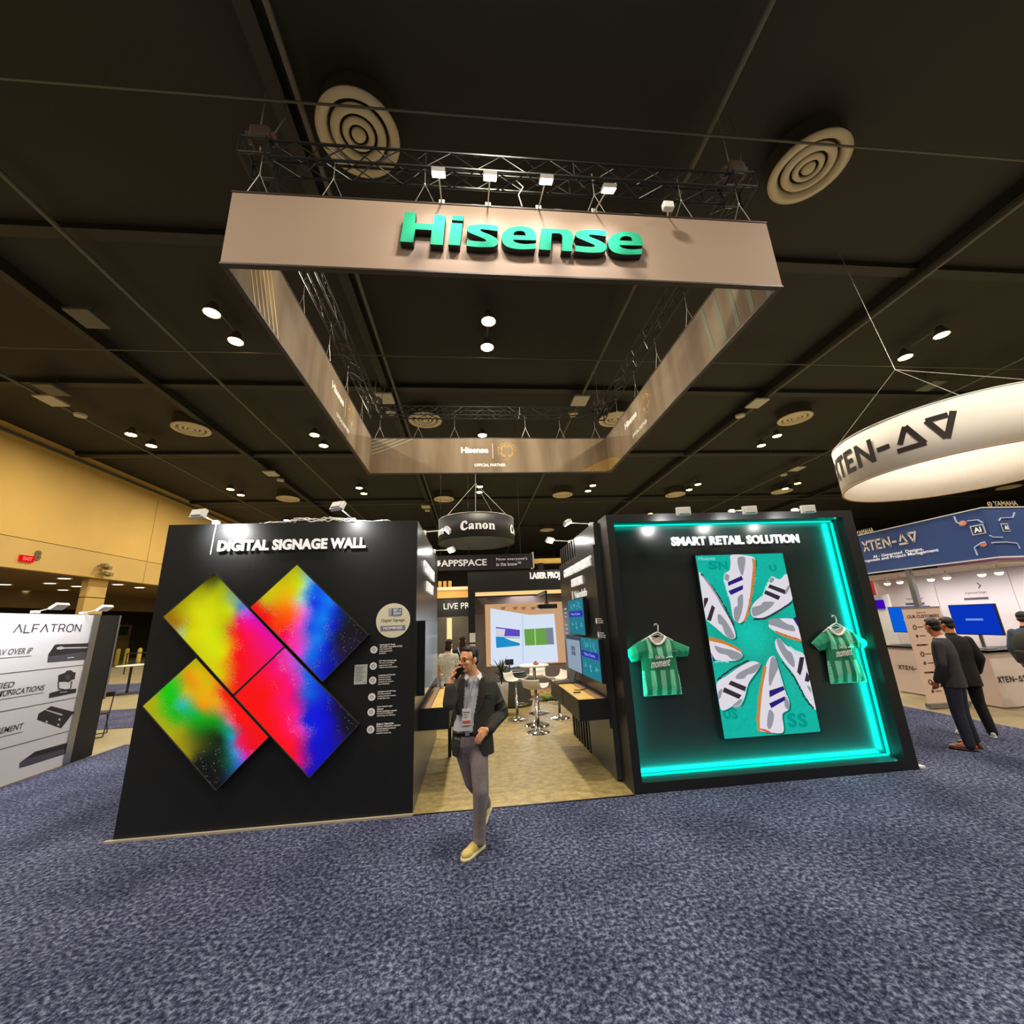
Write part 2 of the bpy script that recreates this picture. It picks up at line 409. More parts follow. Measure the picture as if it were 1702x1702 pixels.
# lobby downlights
dl = [(32, 973), (83, 967), (108, 964), (41, 982), (105, 981), (128, 974), (197, 973), (233, 976)]
words = ['leftmost', 'third of the upper row of', 'uppermost', 'lower left', 'lowest middle', 'just left of the column among', 'just right of the column among', 'rightmost']
for (px, py), w_ in zip([(8, 971), (83, 969), (107, 961), (39, 982), (105, 980), (128, 974), (196, 971), (232, 976)], words):
    p = at(px, py, 2, 5.18)
    t = thing('lobby_downlight', 'small round downlight, %s the lobby ceiling lights' % w_, 'downlight', p, 0, 'lobby downlights')
    MB().lathe([(0.30, 0.02), (0.34, 0), (0.30, -0.04), (0.24, -0.03)], p, 20, closed=True).build('trim_ring', M['white'], t)
    MB().lathe([(0.0, -0.02), (0.24, -0.02), (0.24, 0.0), (0.0, 0.0)], p, 20).build('lens', emis('downlight_glow', (255, 240, 205), 9), t)
for p in ((-24.5, 20), (-25, 30), (-30, 26), (-24.5, 40)):
    light('lobby_light', 'AREA', (p[0], p[1], 5.0), 60, (1, .85, .6), size=0.4)
# exit sign + number 8
t = thing('exit_sign', 'small red lit exit sign under the number on the tan wall', 'sign', at(46, 929, 0, WX))
p = at(46, 929, 0, WX+0.1)
MB().box((WX, p.y-0.3, p.z-0.13), (WX+0.1, p.y+0.3, p.z+0.15)).build('case', emis('exit_red', (225, 20, 20), 1.0), t)
text('EXIT', (WX+0.105, p.y-0.2, p.z-0.07), (0, 0.4, 0), (0, 0, 0.15), (1, 0, 0), emis('exit_letters', (255, 120, 110), 1.5), t, bold=0.02)
p = at(54, 931, 0, WX+0.04)
tag(text('8', at(54, 931, 0, WX), (0, 0.30, 0), (0, 0, 0.48), (1, 0, 0), mat('number_brown', (110, 90, 60), 0.6), None, ext=0.05, name='wall_number', bold=0.05), 'brown number 8 on the tan wall', 'sign')
t = thing('wall_camera', 'small pair of dark cameras on the tan wall above the column', 'camera', at(174, 942, 0, WX))
for (a, b) in ((172, 940), (178, 944), (173, 953), (180, 955)):
    p = at(a, b, 0, WX+0.25); MB().tube(p-V((0.25, 0, 0)), p, 0.04).build('bracket', M['alu'], t); MB().bbox(p-V((0.1, 0.12, 0.1)), p+V((0.2, 0.12, 0.1)), 0.03).build('camera_body', mat('camera_beige', (140, 120, 80), .6), t)

# ------------------------------------------------------------------ ceiling lamps, diffusers, speakers
def lamp_pair(x, y, label):
    t = thing('ceiling_lamp', label, 'ceiling lamp', (x, y, LAMP_Z), 0, 'paired high bay lamps')
    for dy in (-0.62, 0.62):
        h = MB().lathe([(0.0, 0.34), (0.1, 0.34), (0.13, 0.24), (0.23, 0.06), (0.25, 0.0), (0.22, 0.0), (0.2, 0.05), (0.0, 0.06)], (x, y+dy, LAMP_Z), 20).build('reflector', M['pipe'], t, True)
        MB().lathe([(0.0, 0.0), (0.205, 0.004), (0.205, 0.03), (0.0, 0.03)], (x, y+dy, LAMP_Z), 20).build('lens', M['lamp'], t)
    MB().tube((x, y-0.6, LAMP_Z+0.3), (x, y+0.6, LAMP_Z+0.3), 0.03).build('crossbar', M['pipe'], t)
    MB().tube((x, y, LAMP_Z+0.3), (x, y, CZ), 0.02).build('hanger', M['pipe'], t)
cn = ['over the left aisle', 'left of the banner ring', 'in the middle column', 'just right of the banner column', 'over the white ring sign', 'in the second column right', 'in the far right column']
rn = ['behind the camera', 'above the camera', 'in the nearest visible row', 'in the second row back', 'in the third row back', 'in the fourth row back', 'in the farthest row']
for i, x in enumerate(LAMP_X):
    for j, y in enumerate(LAMP_Y):
        if j < 2 and i in (0, 5, 6): continue
        if j > 4 and i % 2: continue
        if j < 2: continue
        lamp_pair(x, y, 'warm double ceiling lamp %s, %s' % (cn[i], rn[j]))
dif_m = mat('diffuser_cream', (214, 204, 176), 0.5)
def diffuser(x, y, label):
    z = 11.0; r = 0.76
    t = thing('air_diffuser', label, 'air vent', (x, y, z), 0, 'round ceiling diffusers')
    MB().lathe([(r, 0.02), (r, -0.02), (r-0.15, -0.05), (r-0.18, 0.02), (r-0.22, 0.1), (r-0.2, 0.12)], (x, y, z), 40, closed=True).build('outer_ring', dif_m, t, True)
    MB().lathe([(r-0.25, 0.04), (r-0.27, 0.0), (r-0.38, -0.04), (r-0.42, 0.03), (r-0.40, 0.09)], (x, y, z), 40, closed=True).build('middle_ring', dif_m, t, True)
    MB().lathe([(r-0.46, 0.04), (r-0.48, 0.0), (r-0.56, -0.03), (r-0.59, 0.03)], (x, y, z), 32, closed=True).build('inner_ring', dif_m, t, True)
    MB().lathe([(0.0, -0.035), (0.11, -0.03), (0.14, 0.03), (0.0, 0.05)], (x, y, z), 24).build('centre_cone', dif_m, t, True)
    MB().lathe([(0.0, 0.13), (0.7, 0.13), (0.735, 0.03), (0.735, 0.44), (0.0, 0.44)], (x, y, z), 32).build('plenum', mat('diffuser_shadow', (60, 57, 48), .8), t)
dn = {(-2.0, 5.9): 'large cream round diffuser behind the left end of the front truss', (7.3, 5.9): 'large cream round diffuser above the right corner of the banner ring',
      (-12.6, 18.3): 'cream round diffuser over the left wall aisle, between two lamp pairs', (-2.0, 17.3): 'cream round diffuser behind the left half of the back truss',
      (6.9, 17.1): 'cream round diffuser behind the back right truss corner', (16.0, 16.9): 'cream round diffuser beside a lamp pair left of the white ring sign',
      (-12.9, 29.2): 'small far diffuser above the left booth', (-1.98, 29.8): 'small far diffuser left above the dark round sign', (6.96, 29.1): 'small far diffuser right of the dark round sign',
      (16.07, 29.4): 'small far diffuser above the middle of the right booth', (24.7, 28.9): 'small far diffuser above the right end of the right booth'}
for (x, y), lb in dn.items(): diffuser(x, y, lb)
p = at(909, 881, 2, 11); diffuser(p.x, p.y, 'tiny diffuser low between the two booths')
p = at(1677, 810, 2, 11); diffuser(p.x, p.y, 'thin looking diffuser under the right end of the white ring sign')
sp = [((90, 668), 'square white ceiling speaker near the tan wall, nearest'), ((641, 664), 'white ceiling speaker inside the left of the banner ring'), ((963, 668), 'white ceiling speaker inside the right of the banner ring'),
      ((1256, 672), 'white ceiling speaker left of the white ring sign'), ((452, 788), 'small ceiling speaker left of the back banner'), ((90, 650), 'grey ceiling panel beside the nearest speaker'),
      ((150, 533), 'dark grey ceiling panel over the left aisle'), ((1323, 780), 'small ceiling speaker above the right booth'), ((708, 843), 'tiny ceiling speaker left of the dark round sign'), ((1543, 643), 'grey ceiling panel above the white ring sign')]
spm = mat('speaker_white', (190, 188, 176), .6); spg = mat('panel_grey', (96, 96, 90), .6)
for (q, lb) in sp:
    p = at(*q, 2, 10.9); mm = spg if 'panel' in lb else spm
    t = thing('ceiling_speaker', lb, 'speaker' if 'speaker' in lb else 'panel', p)
    MB().bbox(p+V((-0.33, -0.5, -0.04)), p+V((0.33, 0.3, 0.04)), 0.015).build('panel', mm, t)
    if mm is spm: MB().lathe([(0, -0.03), (0.2, -0.03), (0.22, 0.05), (0, 0.05)], p+V((0, 1.1, 0)), 20).build('round_speaker', mm, t)
    MB().tube(p, (p.x, p.y, CZ), 0.015).build('hanger', M['pipe'], t)
# ------------------------------------------------------------------ banner ring above the booth
BX0, BX1, BY0, BY1, BZ0, BZ1 = -3.64, 5.36, 5.28, 14.29, 7.28, 8.64
fab = mat('taupe_banner_fabric', (160, 140, 124), 0.7, spec=0.2)
def inner_mat(name, stripes=None):
    m = mat(name, (150, 134, 112), 0.65, spec=0.2); n, l = nodes(m); b = n['Principled BSDF']
    tc = n.new('ShaderNodeTexCoord'); mp = n.new('ShaderNodeMapping'); mp.inputs['Scale'].default_value = (0.9, 0.9, 0.12); mp.inputs['Rotation'].default_value = (0.25, 0, 0)
    w = n.new('ShaderNodeTexNoise'); w.inputs['Scale'].default_value = 1.5; w.inputs['Detail'].default_value = 3
    l.new(tc.outputs['Object'], mp.inputs[0]); l.new(mp.outputs[0], w.inputs[0])
    r = n.new('ShaderNodeValToRGB'); l.new(w.outputs['Fac'], r.inputs[0])
    r.color_ramp.elements[0].position = 0.35; r.color_ramp.elements[0].color = lin((122, 104, 84))+(1,)
    r.color_ramp.elements[1].position = 0.62; r.color_ramp.elements[1].color = lin((156, 140, 118))+(1,)
    l.new(r.outputs[0], b.inputs['Base Color']); return m
inner = inner_mat('taupe_printed_inner')
backm = inner_mat('taupe_printed_back')
M['bframe'] = mat('banner_frame_dark', (52, 42, 36), 0.5)
ring = thing('hanging_banner', 'square ring of taupe fabric banners hanging above the booths, green raised lettering', 'banner', (0.86, 9.8, BZ0))
th = 0.07
MB().box((BX0, BY0, BZ0), (BX1, BY0+th, BZ1)).build('front_panel', fab, ring)
MB().box((BX0, BY1-th, BZ0), (BX1, BY1, BZ1)).build('back_panel', backm, ring)
MB().box((BX0, BY0+th, BZ0), (BX0+th, BY1-th, BZ1)).build('side_panel', inner, ring)
MB().box((BX1-th, BY0+th, BZ0), (BX1, BY1-th, BZ1)).build('side_panel', inner, ring)
fr = MB()
for z in (BZ0-0.03, BZ1):
    fr.box((BX0-.01, BY0-.01, z), (BX1+.01, BY0+th+.01, z+0.03)).box((BX0-.01, BY1-th-.01, z), (BX1+.01, BY1+.01, z+0.03))
    fr.box((BX0-.01, BY0+th, z), (BX0+th+.01, BY1-th, z+0.03)).box((BX1-th-.01, BY0+th, z), (BX1+.01, BY1-th, z+0.03))
fr.build('frame_rail', M['bframe'], ring)
# raised green letters (outlines in the letter artwork's own units, mapped to the banner face)
DEP = 0.12; yf = BY0-DEP
def hp(x, y):                                  # artwork unit -> banner face (x, z)
    p = at(640+x/3.7, 330+y/3.7, 1, yf); return (p.x, p.z)
Hh = [(122,82,1),(190,86,1),(184,150,1),(298,157,1),(306,97,1),(372,104,1),(355,285,1),(278,281,1),(287,194,1),(186,188,1),(172,269,1),(92,264,1)]
I1 = [(416,102,1),(484,106,1),(479,137,1),(411,132,1)]
I2 = [(406,149,1),(477,153,1),(460,288,1),(389,283,1)]
S_ = [(695,168,1),(692,200,1),(650,194),(600,189),(585,193),(600,205),(650,225),(690,250),(694,275),(670,295),(620,299),(560,297),(500,290,1),(505,256,1),(560,262),(610,264),(622,257),(600,243),(550,222),(510,203),(504,180),(530,163),(600,158),(660,161)]
e_o = [(925,308,1),(926,276,1),(860,280),(805,270),(785,252,1),(930,257,1),(930,235),(915,195),(870,174),(820,170),(760,183),(722,215),(717,250),(735,285),(775,304),(830,311),(880,311)]
e_h = [(787,224,1),(800,204),(830,198),(858,206),(866,228,1)]
n_ = [(962,184,1),(1060,186),(1125,192),(1152,212),(1157,240),(1148,324,1),(1086,320,1),(1091,240),(1080,218),(1060,213),(1026,213,1),(1018,317,1),(948,312,1)]
greenf = mat('green_letter_face', (40, 164, 124), 0.75, spec=.12)
lside = mat('letter_return_dark', (28, 30, 30), 0.5)
def letter(outs, dx=0, dy=0, hole=None):
    mbf, mbs = MB(), MB()
    for o in outs:
        P = [hp(x+dx, y+dy) for x, y in smooth_poly(o, 5)]
        H = [[hp(x+dx, y+dy) for x, y in smooth_poly(hole, 5)]] if hole else []
        vs, fs, bd = cdt(P, H)
        if not H: bd = [(bd[i], bd[(i+1) % len(bd)]) for i in range(len(bd))]
        mbf.add([(x, yf, z) for x, z in vs], fs)
        n0 = len(vs)
        mbs.add([(x, yf, z) for x, z in vs]+[(x, BY0-0.001, z) for x, z in vs], [(a, b, n0+b, n0+a) for a, b in bd])
    o = mbs.build('letter', lside, ring)
    f = mbf.build('letter_face', greenf, o, fix=False)
    return o
letter([Hh]); letter([I1, I2]); letter([S_]); letter([e_o], hole=e_h); letter([n_]); letter([S_], 668, 33); letter([e_o], 655, 33, e_h)
# printed marks on the inner faces
def emblem(fn, R=1.0):                         # round tournament style mark in gold ; fn(u,v) in units of radius
    mb = MB()
    def arc(a0, a1, r, w, n=14):
        vs = []; 
        for i in range(n+1):
            a = R_(a0+(a1-a0)*i/n); vs += [fn(r*cos(a), r*sin(a)), fn((r+w)*cos(a), (r+w)*sin(a))]
        mb.add(vs, [(2*i, 2*i+1, 2*i+3, 2*i+2) for i in range(n)])
    arc(95, 160, 0.60, 0.10); arc(20, 85, 0.60, 0.10); arc(200, 255, 0.60, 0.10); arc(285, 340, 0.60, 0.10)
    arc(150, 212, 0.52, 0.06); arc(-32, 30, 0.52, 0.06); arc(60, 86, 0.42, 0.08, 5); arc(94, 120, 0.42, 0.08, 5)
    arc(228, 262, 0.48, 0.07, 5); arc(278, 312, 0.48, 0.07, 5)
    for s, a0, a1 in (('CLUB', 200, 155), ('WORLD', 140, 88), ('CUP', 70, 40), ('25', 25, 5)):
        for i, ch in enumerate(s):
            a = R_(a0+(a1-a0)*(i/(len(s)-1)))
            c_, s_ = cos(a-pi/2), sin(a-pi/2)
            def g(u, v, d, a=a, c_=c_, s_=s_):
                x, y = (u-0.5)*0.15, 0.80+v*0.19
                return fn(x*c_-y*s_, x*s_+y*c_)
            add_text(mb, ch, g, bold=0.02)
    add_text(mb, 'FIFA', lambda u, v, d: fn((u-0.5)*0.42, -0.98+v*0.15), bold=0.02)
    return mb
def printed(fn3, parent):                      # fn3(s, z): s along the banner in metres from the mark's centre
    mb = MB(); add_text(mb, 'Hisense', lambda u, v, d: fn3(-1.25+u*1.02, 0.12+v*0.24), bold=0.05); 
    add_text(mb, 'OFFICIAL PARTNER', lambda u, v, d: fn3(-0.76+u*1.16, -0.42+v*0.12), bold=0.03)
    mb.add([fn3(-0.075, -0.1), fn3(-0.06, -0.1), fn3(-0.06, 0.5), fn3(-0.075, 0.5)], [(0, 1, 2, 3)])
    o = mb.build('white_print', mat('white_print', (250, 250, 246), .6), parent, fix=False)
    o['label'] = 'white printed lettering'
    e = emblem(lambda u, v: fn3(0.47+u*0.37, 0.2+v*0.37)).build('gold_emblem', M['gold'], parent, fix=False)
    e['label'] = 'gold circular emblem'
xb = 0.62
zb = (BZ0+BZ1)/2
printed(lambda s, z: V((0.93+s, BY1-th-0.006, 7.93+z)), ring)
# sides: right banner reads from back to front (seen from inside), left banner from front to back
printed(lambda s, z: V((BX1-th-0.006, 11.05-s, 7.93+z)), ring)
printed(lambda s, z: V((BX0+th+0.006, 11.15+s, 7.93+z)), ring)
# corner line graphics
def stripe(mb, pts, w, fn):
    vs = []
    for i, p in enumerate(pts):
        a = np.array(pts[max(i-1, 0)]); b = np.array(pts[min(i+1, len(pts)-1)]); d = (b-a)/np.linalg.norm(b-a); nn = np.array([-d[1], d[0]])*w/2
        vs += [fn(*(np.array(p)+nn)), fn(*(np.array(p)-nn))]
    mb.add(vs, [(2*i, 2*i+1, 2*i+3, 2*i+2) for i in range(len(pts)-1)])
def clipz(pts, z0=BZ0+0.01, z1=BZ1-0.01): return [p for p in pts if z0 <= p[1] <= z1]
fb = lambda x, z: V((x, BY1-th-0.004, z)); fr_ = lambda y, z: V((BX1-th-0.004, y, z)); fl_ = lambda y, z: V((BX0+th+0.004, y, z))
gB, gR, gL, fB, fR, fL = MB(), MB(), MB(), MB(), MB(), MB()
for i in range(26):                            # chevrons meeting at the back right corner
    top = 7.38+i*0.065 if i < 7 else 7.84+(i-7)*0.07
    mb_, mr_ = (gB, gR) if i < 7 else (fB, fR); w_ = 0.028 if i < 7 else 0.012
    P = [(BX1-th-0.001-t*1.6, top-0.85*t**1.3*1.0-0.0) for t in np.linspace(0, 1, 60)]
    P = clipz(P); 
    if len(P) > 1: stripe(mb_, P, w_, fb)
    P = clipz([(BY1-th-0.001-t*1.7, top-0.75*t**1.3) for t in np.linspace(0, 1, 60)])
    if len(P) > 1: stripe(mr_, P, w_, fr_)
for i in range(6):                             # gold bars at the front of the left banner
    P = clipz([(5.45+i*0.17+t*1.0, BZ1-0.02-t*1.9) for t in np.linspace(0, 1, 60)])
    if len(P) > 1: stripe(gL, P, 0.045, fl_)
gs = MB()
for i in range(7):                             # pale lines at the back left corner
    P = clipz([(BX0+th+0.01+t*1.5, 8.02+i*0.14+0.62*t**1.15) for t in np.linspace(0, 1, 50)])
    if len(P) > 1: stripe(gs, P, 0.03, fb)
for i in range(12):
    P = clipz([(BX0+th+0.01+t*2.2, 7.32+i*0.07-0.0+0.0*t-0.5*t) for t in np.linspace(0, 1, 50)])
    if len(P) > 1: stripe(fL, P, 0.01, fb)
[q.build('gold_line_print', M['gold'], ring, fix=False) for q in (gB, gR, gL)]; [q.build('faint_line_print', M['goldfaint'], ring, fix=False) for q in (fB, fR, fL)]
gs.build('silver_line_print', mat('silver_print', (176, 184, 170), .6), ring, fix=False)
gv = MB()
for i in range(5): stripe(gv, [(5.5+i*0.42, BZ0+0.01+0.02*i), (5.5+i*0.46, BZ1-0.02)], 0.11, fr_)
gv.build('green_wave_print', mat('green_grey_print', (122, 128, 104), .6), ring, fix=False)

# ------------------------------------------------------------------ truss square
def beam_mesh(n, r, L):
    mb = MB().tube((0, 0, 0), (0, 0, L), r, n=6); me = bpy.data.meshes.new(n); me.from_pydata(mb.v, [], mb.f); me.materials.append(M['truss']); return me
_bar = {}
def bar(name, p, q, r, parent):                # shared-mesh tube between two points, child of parent (parent at origin-space)
    L = round((V(q)-V(p)).length, 3)
    if (L, r) not in _bar: _bar[(L, r)] = beam_mesh('truss_tube', r, L)
    o = bpy.data.objects.new(name, _bar[(L, r)]); C.objects.link(o); o.parent = parent
    base = wm(parent).inverted() @ V(p)
    o.location = base; o.rotation_euler = (V(q)-V(p)).to_track_quat('Z', 'Y').to_euler(); return o
TZ0, TZ1, TS = 9.42, 9.76, 0.32
def truss(a, b, label):
    a, b = V(a), V(b); d = (b-a).normalized(); s = V((-d.y, d.x, 0))*TS/2; L = (b-a).length
    t = thing('lighting_truss', label, 'truss', a, 0, 'trusses of the hanging square')
    up = V((0, 0, TZ1-TZ0))
    for sg in (-1, 1):
        for u in (V((0,0,0)), up): bar('chord', a+s*sg+u, b+s*sg+u, 0.024, t)
    n = int(L/0.42); st = L/n
    for i in range(n):
        p, q = a+d*st*i, a+d*st*(i+1); f = i % 2
        for sg in (-1, 1): bar('brace', p+s*sg+(up if f else V((0,0,0))), q+s*sg+(V((0,0,0)) if f else up), 0.011, t)
        for u in (V((0,0,0)), up): bar('brace', p+s*(1 if f else -1)+u, q+s*(-1 if f else 1)+u, 0.011, t)
    for i in range(0, n+1, 6):
        p = a+d*st*i
        for sg in (-1, 1): bar('post', p+s*sg, p+s*sg+up, 0.014, t)
    return t
X0, X1, Y0, Y1 = -3.42, 5.10, 5.42, 14.0
truss((X0+.2, Y0, TZ0), (X1-.2, Y0, TZ0), 'black box truss above the front banner, with the flood lamps below')
truss((X0+.2, Y1, TZ0), (X1-.2, Y1, TZ0), 'black box truss above the back banner')
truss((X0, Y0+.2, TZ0), (X0, Y1-.2, TZ0), 'black box truss above the left banner')
truss((X1, Y0+.2, TZ0), (X1, Y1-.2, TZ0), 'black box truss above the right banner')
hm = mat('hoist_body', (70, 52, 44), .6)
for (x, y), w_ in zip(((X0, Y0), (X1, Y0), (X0, Y1), (X1, Y1)), ('front left', 'front right', 'back left', 'back right')):
    t = thing('truss_corner', 'dark corner block of the truss square, %s corner' % w_, 'truss corner', (x, y, TZ0), 0, 'truss corner blocks')
    mb = MB(); s = 0.2
    for i in (-1, 1):
        for j in (-1, 1): mb.tube((x+s*i, y+s*j, TZ0-.02), (x+s*i, y+s*j, TZ1+.02), 0.026)
        for z in (TZ0, TZ1): mb.tube((x-s, y+s*i, z), (x+s, y+s*i, z), 0.026).tube((x+s*i, y-s, z), (x+s*i, y+s, z), 0.026)
    mb.build('block_frame', M['truss'], t)
    h = thing('chain_hoist', 'brown chain hoist hanging over the %s truss corner' % w_, 'hoist', (x, y, TZ1+0.12), 0, 'chain hoists')
    MB().bbox((x-.16, y-.14, TZ1+.1), (x+.16, y+.14, TZ1+.42), .05).build('body', hm, h)
    MB().tube((x-.22, y, TZ1+.27), (x+.22, y, TZ1+.27), .1, n=16).build('motor_drum', hm, h)
    MB().tube((x-.05, y, TZ1+.4), (x-.05, y, CZ), .012).tube((x, y, TZ1), (x, y, TZ1+.12), .012).build('chain', M['wire'], h)
    MB().path([(x+.15, y, TZ1+.3), (x+.3, y+.05, TZ1+.9), (x+.2, y, CZ)], .012).build('power_cable', M['pipe'], h)
# bridles from truss to banner
def bridle(p, along, label):
    t = thing('hanging_wire', label, 'wire', p, 0, 'y-shaped hanging wires'); p = V(p); a = V(along)*0.17
    MB().tube(p+V((0, 0, .30)), p+V((0, 0, -0.2)), .007, n=5).build('upper_wire', M['wire'], t)
    for s in (-1, 1): MB().tube(p+V((0, 0, -0.2)), p+a*s+V((0, 0, -(p.z-BZ1-0.03))), .006, n=5).build('lower_wire', M['wire'], t)
    MB().ball(p+V((0, 0, -.2)), .018, sub=1).build('shackle', M['wire'], t)
fw = ['leftmost', 'second from left', 'third from left', 'third from right', 'second from right', 'rightmost']
for i, x in enumerate((-3.3, -2.15, -0.67, 2.25, 3.85, 4.95)):
    bridle((x, BY0+.035, 9.3), (1, 0, 0), 'y-shaped steel wire on the front banner, %s' % fw[i])
for i, x in enumerate((-3.3, -1.9, -0.55, 2.15, 3.5, 4.9)): bridle((x, BY1-.035, 9.3), (1, 0, 0), 'y-shaped steel wire on the back banner, %s' % fw[i])
for i, y in enumerate((6.4, 7.9, 9.6, 11.2, 12.9)):
    bridle((BX0+.035, y, 9.3), (0, 1, 0), 'y-shaped steel wire on the left banner, %s from the front' % ['first', 'second', 'third', 'fourth', 'fifth'][i])
    bridle((BX1-.035, y, 9.3), (0, 1, 0), 'y-shaped steel wire on the right banner, %s from the front' % ['first', 'second', 'third', 'fourth', 'fifth'][i])
# flood lamps on arms at the top of the front banner
for i, x in enumerate((-0.39, 0.375, 1.23, 2.2)):
    head = V((x, 4.62, 8.42-(.1 if i == 3 else 0))); base = V((x, BY0+.03, BZ1+.05))
    t = thing('flood_lamp', 'bright white flood lamp on an arm over the green letters, %s' % ['leftmost', 'second from left', 'third from left', 'rightmost'][i], 'lamp', base, 0, 'flood lamps over the green letters')
    MB().bbox(base-V((.05, .05, .05)), base+V((.05, .05, .04)), .01).build('clamp', M['wire'], t)
    MB().tube(base, head+V((0, .05, .05)), .012).build('arm', M['wire'], t)
    dirn = V((0, .42, -.9)).normalized(); side = V((1, 0, 0)); up = side.cross(dirn)
    MB().obox(head, side, up, dirn, .10, .075, .03).build('head', M['wire'], t)
    MB().obox(head+dirn*.034, side, up, dirn, .094, .069, .003).build('lens', M['spotlens'], t)
    light('flood_light', 'SPOT', head+dirn*.06, 44, (1, .93, .95), V((x, BY0, 7.75)), .05, 130, .9)
t = thing('banner_power_cable', 'loose pale cable lying along the top edge of the front banner', 'cable', (0.5, BY0, BZ1))
MB().path([(x, BY0+.03, BZ1+.05+.015*sin(x*9)) for x in np.linspace(-.4, 3.4, 60)], .014).build('cable_run', M['white'], t)
MB().path([(.95, BY0, BZ1+.06), (.9, BY0, 8.95), (1.0, BY0+.05, 9.2), (.9, BY0+.1, 9.4)], .01).build('cable_drop', M['white'], t)
t = thing('spot_lamp', 'unlit white square lamp by the right end of the front truss', 'lamp', (3.9, 5.0, 8.9))
p = at(1110, 343, 1, 5.0); MB().bbox(p-V((.09, .05, .07)), p+V((.09, .05, .07)), .02).build('head', M['white'], t)
MB().tube(p, (p.x+.15, BY0, BZ1+.03), .012).build('arm', M['white'], t)
# ------------------------------------------------------------------ left block: digital signage wall
LX0, LX1, FY, BYD, H1 = -3.59, -0.668, 5.12, 8.15, 3.23
lb = thing('signage_booth_wall', 'tall black exhibition block carrying the four tilted colourful displays', 'booth wall', ((LX0+LX1)/2, 6.6, 0))
MB().box((LX0+.004, FY+.02, 0), (LX1-.02, BYD, H1)).build('core', M['booth'], lb)
w3 = (LX1-LX0)/3
for i in range(3): MB().box((LX0+i*w3+.0005, FY, 0.015), (LX0+(i+1)*w3-.0005, FY+.019, H1)).build('front_panel', M['booth'], lb)
w4 = (BYD-FY-.02)/3
for i in range(3): MB().box((LX1-.019, FY+.02+i*w4+.001, 0.015), (LX1, FY+.02+(i+1)*w4-.001, H1)).build('side_panel', M['side'], lb)
MB().box((LX0-.06, FY-.035, 0), (LX1, FY-.002, 0.018)).build('floor_tape', mat('pale_tape', (178, 168, 150), .6), lb)
t1 = MB()
def title(s, bl, br, tl, y, parent, ext=.02, **kw):
    a, b, c = at(*bl, 1, y), at(*br, 1, y), at(*tl, 1, y)
    return text(s, a, (b.x-a.x, 0, 0), (0, 0, c.z-a.z), (0, -1, 0), M['lit'], parent, ext, **kw)
M['lit'] = mat('white_raised_lettering', (250, 250, 250), .5, emit=(250, 248, 250), es=.3)  # slight glow added to all white lettering, flat print included
title('DIGITAL SIGNAGE WALL', (362, 917), (608, 911), (363, 899), FY-.02, lb, bold=.038, sp=1.05)

